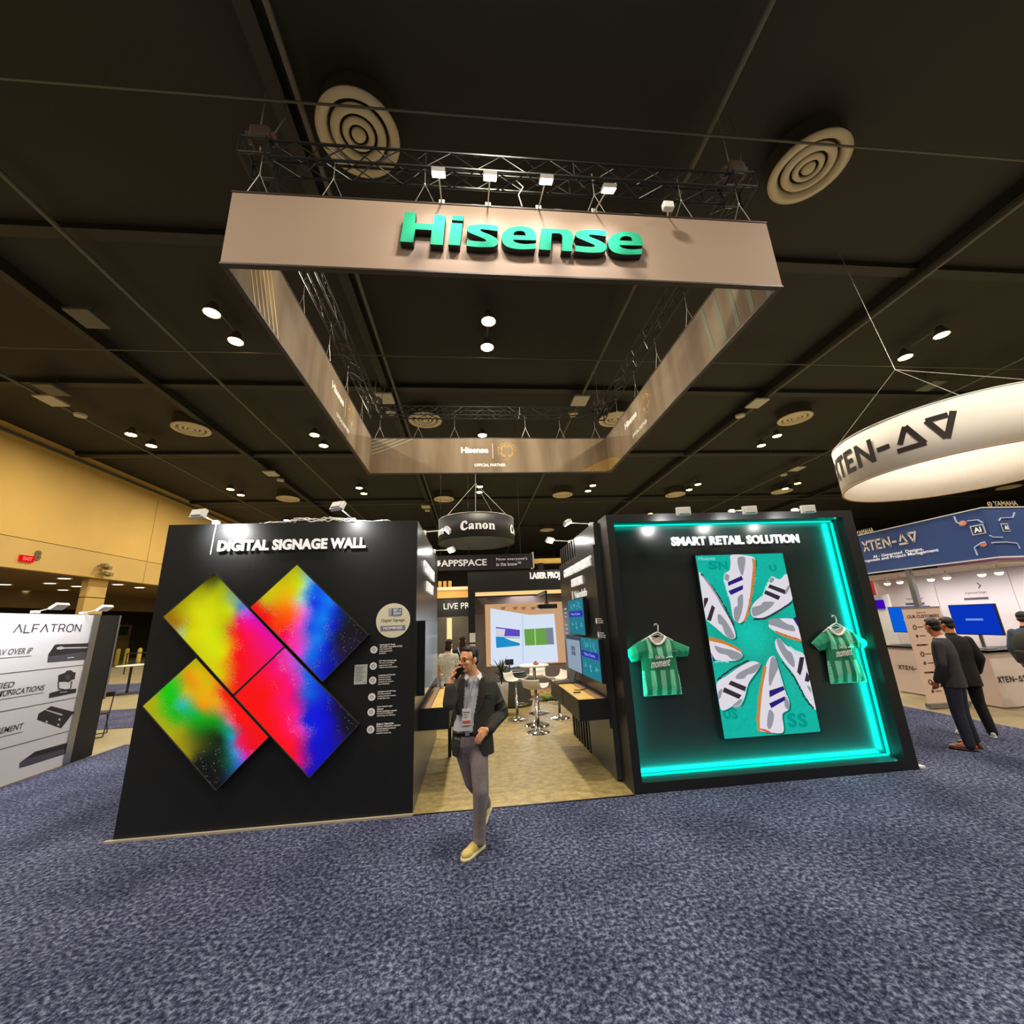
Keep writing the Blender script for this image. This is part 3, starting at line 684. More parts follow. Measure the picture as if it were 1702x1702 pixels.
# paint picture, shared by the four displays: colour at artwork position
CP = np.array([
(523,110,30,35,10),(470,170,90,90,10),(350,240,150,150,10),(250,370,160,150,10),(200,430,150,110,10),(240,480,160,110,20),(270,545,170,190,120),(400,400,215,215,0),(500,300,200,205,0),(560,200,150,160,20),(450,560,220,220,0),(550,450,200,200,0),(600,550,190,190,0),(380,650,200,200,0),(480,760,210,200,0),(560,850,215,200,0),(600,700,220,215,0),(620,900,230,120,10),(640,380,200,210,60),(690,300,120,160,150),(710,350,60,120,200),(740,400,200,100,220),(650,470,200,160,30),(645,540,240,60,20),(650,640,240,130,10),(650,960,230,60,10),(720,450,245,0,120),(720,560,250,0,60),(700,700,250,0,20),(700,850,245,0,30),(800,500,235,0,140),(850,650,240,0,100),(950,620,235,0,140),(800,800,245,0,60),(1000,650,225,20,160),(420,220,150,150,10),(560,330,190,195,10),(330,550,205,205,10),(320,330,175,175,5),(610,420,195,200,10),
(1133,60,170,170,0),(1050,150,190,180,0),(950,240,210,190,0),(880,310,190,190,30),(830,350,240,30,10),(900,420,240,10,30),(950,480,245,60,10),(1000,350,240,120,0),(1070,380,250,110,10),(1050,450,250,80,10),(1100,250,225,190,10),(1140,180,200,220,20),(1180,200,180,230,150),(1210,150,120,190,220),(1170,300,170,220,200),(1220,240,60,140,220),(1180,370,230,120,220),(1160,480,235,80,200),(1050,560,240,10,90),(1130,580,240,60,170),(1150,680,225,70,210),(1280,200,20,90,220),(1250,320,0,50,220),(1290,400,0,100,230),(1370,310,0,130,240),(1340,450,0,130,235),(1280,580,0,130,235),(1240,500,10,80,220),(1230,700,0,110,230),(1400,500,0,20,190),(1450,380,0,40,150),(1360,650,0,30,190),(1330,800,0,20,170),(1300,860,0,40,190),(1420,400,0,60,200),(1440,560,25,28,40),(1500,450,30,32,40),(1550,600,28,28,50),(1450,680,35,25,60),(1600,560,25,25,30),
(1045,690,225,60,180),(950,760,240,10,110),(1100,800,220,70,190),(1050,880,235,20,120),(850,880,250,0,50),(900,1000,250,0,20),(750,1000,245,0,20),(800,1150,250,0,0),(1000,1050,245,0,90),(1100,1000,240,10,110),(1130,1150,240,30,150),(1000,1200,250,0,60),(950,1280,250,0,20),(1100,1350,245,0,70),(1080,1450,240,0,20),(1150,1480,230,10,110),(1170,1250,225,60,190),(1160,900,190,60,210),(1190,870,20,100,230),(1220,1000,0,100,220),(1200,1200,0,30,210),(1300,950,0,60,200),(1250,1100,0,30,210),(1330,1100,0,20,200),(1250,1350,0,20,200),(1210,1550,10,10,180),(1300,1450,0,0,190),(1380,1200,10,10,180),(1400,1350,20,10,160),(1430,1100,30,10,80),(1480,1180,15,10,25),(1500,1250,15,12,20),(1450,1320,40,10,130),(1550,1220,15,15,20),
(383,760,170,170,0),(280,830,190,170,20),(330,880,230,140,10),(400,850,220,180,10),(450,900,210,180,0),(350,950,220,150,0),(420,1000,225,170,0),(500,950,220,170,10),(550,1050,230,160,10),(430,1100,240,140,10),(300,1000,210,180,40),(560,1130,230,130,90),(620,1100,240,60,20),(590,1020,240,40,10),(640,1040,245,0,20),(700,1200,240,0,20),(800,1300,235,0,20),(870,1320,240,0,20),(780,1400,230,0,40),(700,1350,240,20,90),(740,1450,210,40,180),(640,1220,220,120,150),(230,920,60,190,40),(200,980,0,190,20),(180,1050,0,190,10),(240,1150,0,180,20),(280,1090,40,180,190),(330,1120,30,180,120),(400,1160,20,170,60),(400,1200,0,160,10),(500,1200,10,150,20),(560,1230,0,140,40),(620,1270,0,150,110),(640,1330,20,160,200),(680,1430,60,150,220),(690,1530,40,90,200),(60,1060,170,170,0),(50,1120,160,165,0),(120,1100,110,180,0),(150,1200,150,170,0),(200,1300,165,165,10),(280,1280,150,150,10),(280,1400,150,140,0),(330,1480,130,120,0),(380,1400,90,90,0),(430,1330,60,70,10),(480,1400,30,50,5),(400,1500,15,20,5),(520,1300,20,60,10),(560,1350,10,40,15),(520,1450,15,30,15),(600,1450,10,60,30),(550,1550,10,30,15),(480,1600,8,12,8),(640,1520,20,100,110),(530,1680,8,8,8)], float)
CPL = np.array([lin(c[2:]) for c in CP]); CPP = CP[:, :2]
PAN = [((523,100),(145,433),(1037,648)), ((1135,38),(785,352),(1662,562)), ((1045,655),(668,1015),(1592,1228)), ((383,732),(-5,1103),(922,1322))]
def _grp(p):
    ds = []
    for A, B, D in PAN:
        A, B, D = map(np.array, (A, B, D)); uv = np.linalg.solve(np.c_[D-A, B-A], p-A); ds.append(max(abs(uv[0]-.5), abs(uv[1]-.5)))
    return int(np.argmin(ds))
CGRP = np.array([_grp(p) for p in CPP])
_rb = {}
def rbf(g):
    if g not in _rb:
        S = CPP[CGRP == g]; L_ = CP[CGRP == g][:, 2:]; K = np.hypot(*(S[:, None]-S[None]).transpose(2, 0, 1)); n = len(S)
        A = np.zeros((n+1, n+1)); A[:n, :n] = K; A[:n, n] = A[n, :n] = 1
        _rb[g] = (S, np.linalg.solve(A, np.r_[L_, np.zeros((1, 3))]))
    return _rb[g]
def paint(P, grp, speck=9):
    n = len(P); r = rng
    Q = P + np.c_[8*np.sin(P[:, 1]/37+P[:, 0]/90), 7*np.sin(P[:, 0]/41)] + r.normal(0, speck, P.shape)
    S, W = rbf(grp); K = np.hypot(Q[:, 0, None]-S[None, :, 0], Q[:, 1, None]-S[None, :, 1]); c = np.clip(K @ W[:-1]+W[-1], 0, 255)
    K2 = np.sort(K, 1)[:, :2]; Sx = CP[CGRP == grp][:, 2:]; o2 = np.argsort(K, 1)[:, :2]
    edge = np.abs(Sx[o2[:, 0]]-Sx[o2[:, 1]]).sum(1) > 120
    c = np.where(c <= 10, c/12.92, c); c = np.clip(c, 0, 255)/255; c = c**2.2
    sp_ = r.random(n); lum = c.max(1)
    br = (sp_ > .90) & edge & (K2[:, 1]-K2[:, 0] < 30) & (lum > .05)
    c[br] = c[br]*.6+.32*np.array([1, .95, .8])*lum[br][:, None]
    dk = (sp_ < .06) & edge & (K2[:, 1]-K2[:, 0] < 40); c[dk] *= .5
    st = sp_ > .994; c[st & (lum < .03)] = (.45, .45, .55)
    return np.clip(c, 0.001, 1)
pic_m = vcol_mat('display_picture', True, s=1.0)
def colour_grid(name, fn, nx, ny, cols, m, parent, smooth=False):
    us, vs_ = np.meshgrid(np.linspace(0, 1, nx+1), np.linspace(0, 1, ny+1)); 
    pts = [fn(u, v) for u, v in zip(us.ravel(), vs_.ravel())]
    idx = np.arange((nx+1)*(ny+1)).reshape(ny+1, nx+1)
    f = np.stack([idx[:-1, :-1], idx[:-1, 1:], idx[1:, 1:], idx[1:, :-1]], -1).reshape(-1, 4)
    me = bpy.data.meshes.new(name); me.from_pydata(pts, [], f.tolist())
    a = me.color_attributes.new('Col', 'FLOAT_COLOR', 'POINT')
    a.data.foreach_set('color', np.c_[cols, np.ones(len(cols))].astype(np.float32).ravel())
    me.materials.append(m); o = bpy.data.objects.new(name, me); C.objects.link(o)
    if parent: o.parent = parent; me.transform(wm(parent).inverted())
    return o
YS = FY-.085
def screen_pos(cx, cy): return at(240+cx/4.479, 930+cy/4.479, 1, YS)
panels = [((523,100),(145,433),(1037,648),'upper left tilted display, mostly yellow with pink at its right end'),
          ((1135,38),(785,352),(1662,562),'upper right tilted display, yellow and orange then blue'),
          ((1045,655),(668,1015),(1592,1228),'lower right tilted display, red and blue'),
          ((383,732),(-5,1103),(922,1322),'lower left tilted display, green, gold and red with a black corner')]
for gi, (A, B, D, lbl) in enumerate(panels):
    a, b, d = screen_pos(*A), screen_pos(*B), screen_pos(*D)
    U = d-a; W = b-a; U.y = W.y = 0
    W = W-U*(W.dot(U)/U.dot(U))
    t = thing('tilted_display', lbl+', on the black wall', 'display', a+U/2+W/2, 0, 'four tilted displays')
    c0 = a+U/2+W/2; ux, wx = U.normalized(), W.normalized(); hu, hw = U.length/2, W.length/2
    MB().obox(c0+V((0, .045, 0)), ux, wx, (0, 1, 0), hu+.008, hw+.008, .034).build('housing', M['dark'], t)
    nx, ny = 280, 160
    us, vv = np.meshgrid(np.linspace(0, 1, nx+1), np.linspace(0, 1, ny+1)); us, vv = us.ravel(), vv.ravel()
    Pq = np.array(A)[None]+us[:, None]*(np.array(D)-np.array(A))+vv[:, None]*(np.array(B)-np.array(A))
    colour_grid('screen', lambda u, v: a+U*u+W*v+V((0, .008, 0)), nx, ny, paint(Pq, gi), pic_m, t)
    fr2 = MB()
    for s in (-1, 1):
        fr2.obox(c0+wx*(hw+.003)*s+V((0, .01, 0)), ux, wx, (0, 1, 0), hu+.008, .004, .012)
        fr2.obox(c0+ux*(hu+.003)*s+V((0, .01, 0)), ux, wx, (0, 1, 0), .004, hw+.008, .012)
    fr2.build('bezel', mat('bezel_grey', (70, 68, 62), .4, .3), t)
# round award sticker
p = at(653.5, 1031, 1, FY-.004); q = at(625, 1031, 1, FY-.004); r = (p.x-q.x)
t = thing('award_sticker', 'round cream award sticker on the black wall near its right edge', 'sticker', p)
MB().lathe([(0, 0), (r, 0), (r, .003), (0, .003)], (0, 0, 0), 48).build('disc', mat('cream_vinyl', (232, 226, 200), .5), t)
o = t.children[0]; me = o.data; me.transform(wm(t)); me.transform(Matrix.Rotation(pi/2, 4, 'X')); me.transform(wm(t).inverted() @ Matrix.Translation(p) @ Matrix.Identity(4)) if False else None
me.clear_geometry(); mb = MB(); vs = [p+V((r*cos(2*pi*i/48), 0, r*sin(2*pi*i/48))) for i in range(48)]
mb.add(vs+[v+V((0, .003, 0)) for v in vs], [tuple(range(48))]+[tuple(range(95, 47, -1))]+[(i, (i+1) % 48, 48+(i+1) % 48, 48+i) for i in range(48)])
me.from_pydata([wm(t).inverted() @ V(v) for v in mb.v], [], mb.f)
navy = mat('navy_print', (84, 98, 140), .6); slate = mat('slate_print', (120, 130, 160), .6); brz = mat('bronze_print', (120, 100, 70), .6)
N_ = (0, -1, 0); e_ = -.004
def tx(s, x, z, w_, h, m, y=None, par=None, **kw): return text(s, ((x, (p.y-.002 if y is None else y), z)), (w_, 0, 0), (0, 0, h), N_, m, par or t, **kw)
MB().box((p.x-.02, p.y-.0025, p.z+r*.28), (p.x+r*.5, p.y-.001, p.z+r*.70)).build('print_block', navy, t)
tx('BEST of', p.x+.0, p.z+r*.50, r*.46, r*.16, M['vinyl'], p.y-.004, bold=.03); tx('SHOW', p.x+.0, p.z+r*.31, r*.46, r*.16, M['vinyl'], p.y-.004, bold=.04)
text('2025', (p.x-r*.12, p.y-.003, p.z+r*.22), (0, 0, r*.5), (-r*.16, 0, 0), N_, navy, t)
tx('InfoComm', p.x+.0, p.z+r*.19, r*.46, r*.07, navy); tx('Digital Signage', p.x-r*.68, p.z-r*.12, r*1.36, r*.22, brz, bold=.01)
MB().box((p.x-r*.72, p.y-.0025, p.z-r*.58), (p.x+r*.72, p.y-.001, p.z-r*.30)).build('ribbon', slate, t)
tx('NOMINEE', p.x-r*.55, p.z-r*.52, r*1.1, r*.16, M['vinyl'], p.y-.004, bold=.03)
# paper notice
t = thing('paper_notice', 'small white paper notice taped between the displays and the icon column', 'notice', at(599, 1121, 1, FY-.003))
a, b = at(588, 1138, 1, FY-.003), at(611, 1104, 1, FY-.003)
MB().box((a.x, FY-.004, a.z), (b.x, FY-.001, b.z)).build('sheet', mat('paper', (200, 206, 196), .7), t)
lm = MB()
for i in range(9): lm.box((a.x+.015, FY-.0055, b.z-.03-.018*i), (b.x-.02-(.03 if i % 3 else 0), FY-.0045, b.z-.024-.018*i))
lm.build('text_lines', slate, t); MB().box((b.x-.03, FY-.0055, a.z+.012), (b.x-.015, FY-.0045, a.z+.027)).build('round_mark', slate, t)
# icon list
t = thing('feature_list', 'column of six white round icons with small white captions on the black wall', 'wall lettering', at(620, 1146, 1, FY-.003))
items = [((621.5, 1080), ['Captivating 4K Visuals', '4K UHD with 85% NTSC', 'color accuracy for', 'studio-grade visual', 'precision.']),
         ((620.5, 1107), ['178° Wide Viewing Angle', '178° ultra-wide viewing', 'angle ensures vivid', 'visibility from all directions.']),
         ((619.5, 1131), ['Landscape and Portrait', 'Seamless portrait/', 'landscape rotation', 'maintains 4K clarity in', 'any orientation.']),
         ((618, 1158.5), ['Anti-glare with 25% haze', '25% haze anti-glare', 'coating enhances contrast', 'in high-light areas.']),
         ((617, 1183.5), ['Smart Ambient Light', 'Sensor', 'Smart ambient sensor', 'auto-adjusts brightness', 'with Energy Star efficiency']),
         ((616, 1212.5), ['Built-in VisionInfo', 'Built-in VisionInfo enables', 'cloud-based content', 'management and', 'real-time monitoring'])]
for (c_, lines) in items:
    pc = at(*c_, 1, FY-.003); rr = .041
    vs = [pc+V((rr*cos(2*pi*i/24), 0, rr*sin(2*pi*i/24))) for i in range(24)]
    ic = MB().add(vs, [tuple(range(24))]).build('icon_disc', M['vinyl'], t, fix=False)
    mb = MB()
    k_ = 3+items.index((c_, lines)) % 3
    for s_, rr2 in ((1, .022), ):
        mb.add([pc+V((rr2*cos(2*pi*i/(k_+1)), -.001, rr2*sin(2*pi*i/(k_+1)))) for i in range(k_+1)]+[pc+V((rr2*.65*cos(2*pi*i/(k_+1)), -.001, rr2*.65*sin(2*pi*i/(k_+1)))) for i in range(k_+1)],
               [(i, (i+1) % (k_+1), k_+1+(i+1) % (k_+1), k_+1+i) for i in range(k_+1)])
    mb.build('icon_symbol', slate, ic, fix=False)
    x0 = pc.x+.062; z0 = pc.z+.055-(.0)
    z_ = z0+.004
    mb = MB()
    for i, s in enumerate(lines):
        bold_ = i == 0 or (i == 1 and s == 'Sensor')
        h = .0195 if bold_ else .0185
        W_ = glyphs(s)[2]*h*.95
        desc = any(ch in s for ch in 'gpy'); hh = h
        add_text(mb, s, flat((x0, FY-.003, z_-h), (W_, 0, 0), (0, 0, hh), N_), bold=.045 if bold_ else .03)
        z_ -= .0235
    mb.build('caption', M['vinyl'], t, fix=False)
# arm spot lamps
def arm_lamp(base, head, target, label, group, power=14, on=False, spread=110):
    base, head, target = V(base), V(head), V(target)
    t = thing('arm_lamp', label, 'lamp', base, 0, group)
    MB().bbox(base-V((.035, .03, .02)), base+V((.035, .03, .05)), .008).build('clamp', M['white'], t)
    MB().tube(base+V((0, 0, .03)), head, .008).build('arm', M['white'], t)
    d = (target-head).normalized(); s = d.cross(V((0, 0, 1))).normalized(); u = s.cross(d)
    MB().obox(head, s, u, d, .085, .05, .022).obox(head-d*.03, s, u, d, .06, .035, .012).build('head', mat_head, t)
    MB().obox(head+d*.024, s, u, d, .075, .042, .002).build('lens', M['spotlens'], t)
    if power: light('arm_light', 'SPOT', head+d*.04, power, (1, .98, .97), target, .03, spread, .9)
mat_head = M['white']
arm_lamp((-3.08, FY+.03, H1), (-3.02, 4.72, 3.25), (-2.93, FY, 3.12), 'white arm lamp on the left end of the signage wall top', 'arm lamps on the booths', 75)
arm_lamp((-1.47, FY+.03, H1), (-1.52, 4.70, 3.31), (-1.33, FY, 3.08), 'white arm lamp on the right half of the signage wall top', 'arm lamps on the booths', 28)
t = thing('loose_cables', 'tangle of pale cables lying on top of the signage wall', 'cable', (-2.1, FY+.1, H1))
for k in range(4):
    MB().path([(-2.6+.09*i+.02*k, FY+.06+.05*sin(i*1.7+k), H1+.012+.055*abs(sin(i*.9+k*1.3))*(1 if 3 < i < 12 else .1)) for i in range(18)], .007).build('cable', M['white'], t)
MB().path([(-3.05, FY-.012, H1+.03), (-3.06, FY-.01, 3.1), (-3.07, FY-.008, 2.86)], .006).build('cable', M['white'], t)

# ------------------------------------------------------------------ left block, passage side
t = thing('wall_display', 'slim wall display on the passage side of the signage block, seen edge on', 'display', (LX1, 6.2, 1.2))
for (y0, y1) in ((5.3, 6.22), (6.23, 7.1)):
    f = MB().bbox((LX1+.002, y0, 1.14), (LX1+.09, y1, 2.0), .004).build('housing', M['dark'], t)
    MB().box((LX1+.0905, y0+.01, 1.15), (LX1+.092, y1-.01, 1.99)).build('screen', mat('grey_blue_screen', (120, 136, 150), .15, emit=(110, 128, 142), es=.35), t)  # grey-blue reflection on the glass put into its colour and faint glow
text('CORPORATE', (LX1+.004, 5.75, 2.66), (0, 1.55, 0), (0, 0, .17), (1, 0, 0), M['lit'], lb, .02, bold=.045)
text('DISPLAY', (LX1+.004, 6.15, 2.42), (0, 1.0, 0), (0, 0, .15), (1, 0, 0), M['lit'], lb, .02, bold=.045)
def desk(x0, x1, y0, y1, z1, label, near_wall, wallx):
    t = thing('wall_desk', label, 'desk', ((x0+x1)/2, (y0+y1)/2, z1-.25))
    MB().box((x0, y0, z1-.24), (x1, y1, z1-.012)).build('drawer_box', M['booth'], t)
    wx0, wx1 = (x0+.14, x1-.012) if near_wall == 'l' else (x0+.012, x1-.16)
    MB().bbox((wx0, y0+.02, z1-.012), (wx1, y1-.02, z1+.004), .002).build('wood_top', M['wood'], t)
    sx0, sx1 = (x0+.03, wx0-.008) if near_wall == 'l' else (wx1+.008, x1-.03)
    MB().box((sx0, y0+.02, z1-.012), (sx1, y1-.02, z1+.002)).build('back_rail', M['oakdark'], t)
    b0 = 'l' == near_wall
    for (a, b, c, d) in ((x0, x1, y0, y0+.016), (x0, x1, y1-.016, y1)):
        MB().box((a, c, z1-.012), (b, d, z1+.004)).build('rim', M['booth'], t)
    xf = x1 if near_wall == 'l' else x0
    MB().box((xf-.008, y0+.016, z1-.012), (xf+.002, y1-.016, z1+.006)).build('rim', M['booth'], t)
    ym = (y0+y1)/2
    MB().box((xf-.004, ym-.004, z1-.236), (xf+.0035, ym+.004, z1-.02)).build('panel_joint', M['rubber'], t)
    return t
desk(LX1+.002, -.30, 5.50, 7.25, .96, 'black wall desk with yellow oak top on the left side of the passage', 'l', LX1)
t = thing('desk_post', 'thin dark post under the left passage desk', 'post', (-.36, 7.0, 0)); MB().bbox((-.40, 6.98, 0), (-.35, 7.03, .72), .004).build('post', M['dark'], t)

# ------------------------------------------------------------------ right block: smart retail
RX0, RX1 = 1.785, 5.367; H2 = 3.262
rb = thing('retail_booth_frame', 'deep black picture frame block with teal light strips and glossy back', 'booth wall', ((RX0+RX1)/2, 6.6, 0))
ix0, ix1, iz0, iz1 = 1.885, 5.21, 0.11, 3.16
yb = FY+.20
MB().box((RX0, FY, 0), (ix0, 5.50, H2)).build('frame_post', M['booth'], rb)
MB().box((ix1, FY, 0), (RX1, 5.50, H2)).build('frame_post', M['booth'], rb)
MB().box((ix0, FY, iz1), (ix1, 5.50, H2)).build('frame_rail', M['booth'], rb)
MB().box((ix0, FY, 0), (ix1, 5.50, iz0)).build('frame_rail', M['booth'], rb)
g3 = (ix1-ix0)/3
for i in range(3): MB().box((ix0+i*g3+.0006, yb, iz0), (ix0+(i+1)*g3-.0006, yb+.03, iz1)).build('gloss_panel', M['gloss'], rb)
MB().box((RX0+.015, 5.50, 0), (RX1, BYD-.2, H2-.02)).build('core', M['booth'], rb)
led = 0.012
def strip(nm, a, b): MB().box(a, b).build(nm, M['teal'], rb)
strip('led_strip', (ix0+.02, yb-.022, iz1-.022), (ix1-.02, yb-.002, iz1-.004))
strip('led_strip', (ix1-.032, yb-.022, iz0+.02), (ix1-.004, yb-.002, iz1-.03))
strip('led_strip', (ix0+.01, yb-.022, iz0+.004), (ix1-.02, yb-.002, iz0+.026))
strip('led_strip', (ix0+.002, yb-.02, iz0+.03), (ix0+.010, yb-.002, 1.0))
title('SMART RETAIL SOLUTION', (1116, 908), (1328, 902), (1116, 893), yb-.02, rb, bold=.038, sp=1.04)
# retail display with sneaker picture
ys = yb-.07
def rp_(x, y): return at(1140+x/5.004, 900+y/5.004, 1, ys)
sx0, sx1, sz0, sz1 = rp_(78, 118).x, rp_(803, 92).x, rp_(332, 1642).z, rp_(78, 118).z
t = thing('retail_display', 'tall portrait display showing white sneakers in a circle on teal', 'display', ((sx0+sx1)/2, ys, sz0))
MB().box((sx0-.012, ys+.004, sz0-.012), (sx1+.012, yb, sz1+.012)).build('housing', M['dark'], t)
MB().box((sx0-.012, ys-.006, sz1), (sx1+.012, ys+.004, sz1+.012)).box((sx0-.012, ys-.006, sz0-.012), (sx1+.012, ys+.004, sz0)).box((sx0-.012, ys-.006, sz0), (sx0, ys+.004, sz1)).box((sx1, ys-.006, sz0), (sx1+.012, ys+.004, sz1)).build('bezel', M['dark'], t)
nx, ny = 60, 106
uu, vv = np.meshgrid(np.linspace(0, 1, nx+1), np.linspace(0, 1, ny+1)); uu, vv = uu.ravel(), vv.ravel()
d = np.hypot((uu-.47)*1.3, (vv-.53)*2.2); k = np.clip((d-.15)/.5, 0, 1)
gA, gB, gC = np.array(lin((0, 190, 172))), np.array(lin((0, 132, 112))), np.array(lin((0, 176, 158)))
ring_ = np.exp(-((d-.38)/.2)**2)
cc = gA*(1-k)[:, None]+gC*k[:, None]; cc = cc*(1-ring_*.5)[:, None]+gB*(ring_*.5)[:, None]
cc *= (1+.05*rng.normal(size=len(cc)))[:, None]
colour_grid('screen', lambda u, v: V((sx0+(sx1-sx0)*u, ys+.002, sz0+(sz1-sz0)*v)), nx, ny, cc, pic_m, t)
E_ = {k: emis('screen_'+k, c) for k, c in dict(white=(222, 216, 226), grey=(146, 148, 156), lgrey=(178, 180, 190), navy=(42, 34, 118), black=(52, 48, 54), gum=(196, 134, 62), red=(214, 96, 70), shade=(0, 118, 100), pale=(200, 196, 206), dot=(150, 226, 220), tdark=(8, 150, 136)).items()}
def clip_rect(P):                              # Sutherland-Hodgman against the display
    P = [(p.x, p.z) for p in P]
    for ax, lim, s in ((0, sx0, 1), (0, sx1, -1), (1, sz0, 1), (1, sz1, -1)):
        out = []
        for i in range(len(P)):
            a, b = P[i-1], P[i]; ia, ib = (a[ax]-lim)*s >= 0, (b[ax]-lim)*s >= 0
            if ia != ib:
                tt = (lim-a[ax])/(b[ax]-a[ax]); out.append((a[0]+(b[0]-a[0])*tt, a[1]+(b[1]-a[1])*tt))
            if ib: out.append(b)
        P = out
        if not P: return P
    return P
lay = [0]
def pz(poly, colr, layer, smooth=True, mb=None):
    P = smooth_poly(poly, 4) if smooth else poly
    P = clip_rect([rp_(*q[:2]) for q in P])
    if len(P) < 3: return
    vs, fs, _ = cdt(P); m_ = mb or MB(); m_.add([(x, ys-.0006*layer, z) for x, z in vs], fs); return m_
# each sneaker: outline, toe grey, heel grey, stripes, sole
SH = [
 dict(body=[(370,118),(372,180),(362,240),(315,278),(330,380),(368,500),(385,600),(400,650),(430,672),(455,678),(490,640),(525,520),(560,300),(578,180),(560,130),(470,112),(420,108)],
      gum=[(548,140),(580,175),(570,300),(548,440),(520,580),(478,672),(500,600),(528,480),(545,330),(556,200)], red=None,
      greys=[[(436,132),(492,135),(485,230),(468,285),(445,240),(430,180)],[(430,470),(470,440),(475,520),(460,600),(430,672),(402,640),(400,560),(430,530)],[(320,270),(360,282),(350,330),(322,310)]],
      st=('navy',[[(348,338),(462,286),(476,318),(352,370)],[(352,412),(474,362),(474,398),(374,446)]]), seam=[(548,145),(540,300),(505,480),(440,676),(470,640),(480,300),(496,145)]),
 dict(body=[(838,270),(780,315),(715,290),(690,330),(640,440),(575,500),(540,560),(550,620),(600,636),(650,630),(730,590),(880,490),(870,380)],
      gum=None, greys=[[(545,570),(560,545),(620,530),(640,505),(700,500),(735,510),(690,560),(620,605),(560,620)],[(690,330),(700,300),(735,310),(712,345)],[(830,400),(858,360),(865,380),(830,440)]],
      st=('black',[[(695,356),(826,404),(824,440),(680,384)],[(660,404),(784,456),(768,488),(648,434)]])),
 dict(body=[(108,270),(130,275),(200,370),(300,540),(380,680),(410,770),(405,805),(370,810),(320,780),(250,720),(190,670),(165,640),(140,500)],
      gum=None, greys=[[(262,620),(280,605),(330,660),(380,740),(402,800),(360,805),(322,765),(300,700),(270,680)],[(130,280),(200,350),(330,570),(200,380)]],
      st=('black',[[(150,470),(184,468),(182,492),(150,560),(146,500)],[(214,528),(240,550),(206,664),(172,652)]])),
 dict(body=[(196,815),(260,825),(340,850),(430,895),(470,940),(465,965),(420,990),(330,995),(250,985),(215,960)],
      gum=[(190,795),(260,810),(350,845),(420,880),(460,915),(380,880),(300,850),(196,825)],
      greys=[[(236,868),(300,885),(390,905),(468,945),(440,985),(380,978),(340,945),(270,925)]], st=('navy',[[(205,920),(222,950),(246,990),(230,1000)]])),
 dict(body=[(255,1180),(350,1110),(450,1040),(540,998),(600,1005),(618,1030),(590,1080),(520,1180),(490,1290),(455,1360),(400,1365),(300,1405),(270,1300)],
      gum=None, greys=[[(415,1140),(430,1100),(500,1060),(610,1010),(614,1040),(570,1090),(510,1110),(480,1140)],[(270,1310),(270,1250),(302,1225),(290,1290)],[(385,1370),(455,1310),(470,1340),(440,1385)]],
      st=('black',[[(372,1156),(500,1208),(496,1250),(352,1188)],[(318,1212),(462,1278),(440,1310),(304,1250)]])),
 dict(body=[(660,1040),(700,960),(740,965),(770,1060),(800,1160),(830,1260),(860,1340),(850,1400),(800,1440),(810,1580),(720,1590),(600,1560),(610,1400),(630,1200)],
      gum=[(650,1050),(630,1150),(605,1330),(592,1500),(596,1580),(612,1560),(614,1440),(636,1220),(668,1050)],
      greys=[[(712,960),(750,985),(765,1050),(735,1120),(700,1200),(688,1170),(690,1060)],[(690,1400),(730,1440),(715,1530),(690,1560),(672,1520)],[(822,1290),(860,1350),(850,1395),(820,1370)]],
      st=('navy',[[(690,1240),(808,1202),(820,1232),(694,1296)],[(690,1346),(820,1286),(822,1320),(708,1386)]]), red=[(600,1556),(660,1562),(720,1596),(650,1580)]),
 dict(body=[(745,820),(780,810),(830,860),(900,900),(990,950),(1030,1130),(1060,1250),(1085,1385),(1060,1385),(980,1260),(900,1110),(800,980),(750,890)],
      gum=None, greys=[[(752,815),(790,820),(840,900),(880,930),(905,1010),(890,1045),(830,980),(780,900)],[(1005,1200),(1035,1215),(1040,1260)]],
      st=('black',[[(946,962),(984,962),(968,1060),(950,1116),(924,1084)],[(1004,1080),(1034,1140),(1020,1170),(986,1160)]])),
 dict(body=[(690,690),(760,645),(850,640),(910,660),(945,760),(960,830),(900,815),(800,775),(710,730)],
      gum=[(740,745),(830,775),(950,815),(965,835),(880,815),(790,780)],
      greys=[[(690,650),(770,640),(800,660),(850,690),(890,700),(905,745),(830,735),(740,705),(695,690)]], st=('navy',[[(888,640),(915,625),(945,720),(925,700)]]))]
for k_, s_ in enumerate(SH):
    L0 = 2+0.8*(k_ % 3)*4
    b = pz(s_['body'], 'white', L0)
    if b is None: continue
    sh = pz([(x+14, y+10) for x, y in s_['body']], 'shade', L0-1)
    so = sh.build('sneaker_shadow_print', E_['shade'], t, fix=False) if sh else None
    bo = b.build('sneaker_image', E_['white'], t, fix=False)
    for gpoly in s_['greys']:
        gm = pz(gpoly, 'grey', L0+1); gm and gm.build('grey_patch', E_['grey'], bo, fix=False)
    for sp_ in s_['st'][1]:
        sm = pz([(q[0], q[1], 1) for q in sp_], 'x', L0+2, False); sm and sm.build('side_stripe', E_[s_['st'][0]], bo, fix=False)
    if s_.get('gum'):
        q = pz(s_['gum'], 'gum', L0+2); q and q.build('gum_sole', E_['gum'], bo, fix=False)
    if s_.get('red'):
        q = pz(s_['red'], 'red', L0+3); q and q.build('red_heel', E_['red'], bo, fix=False)
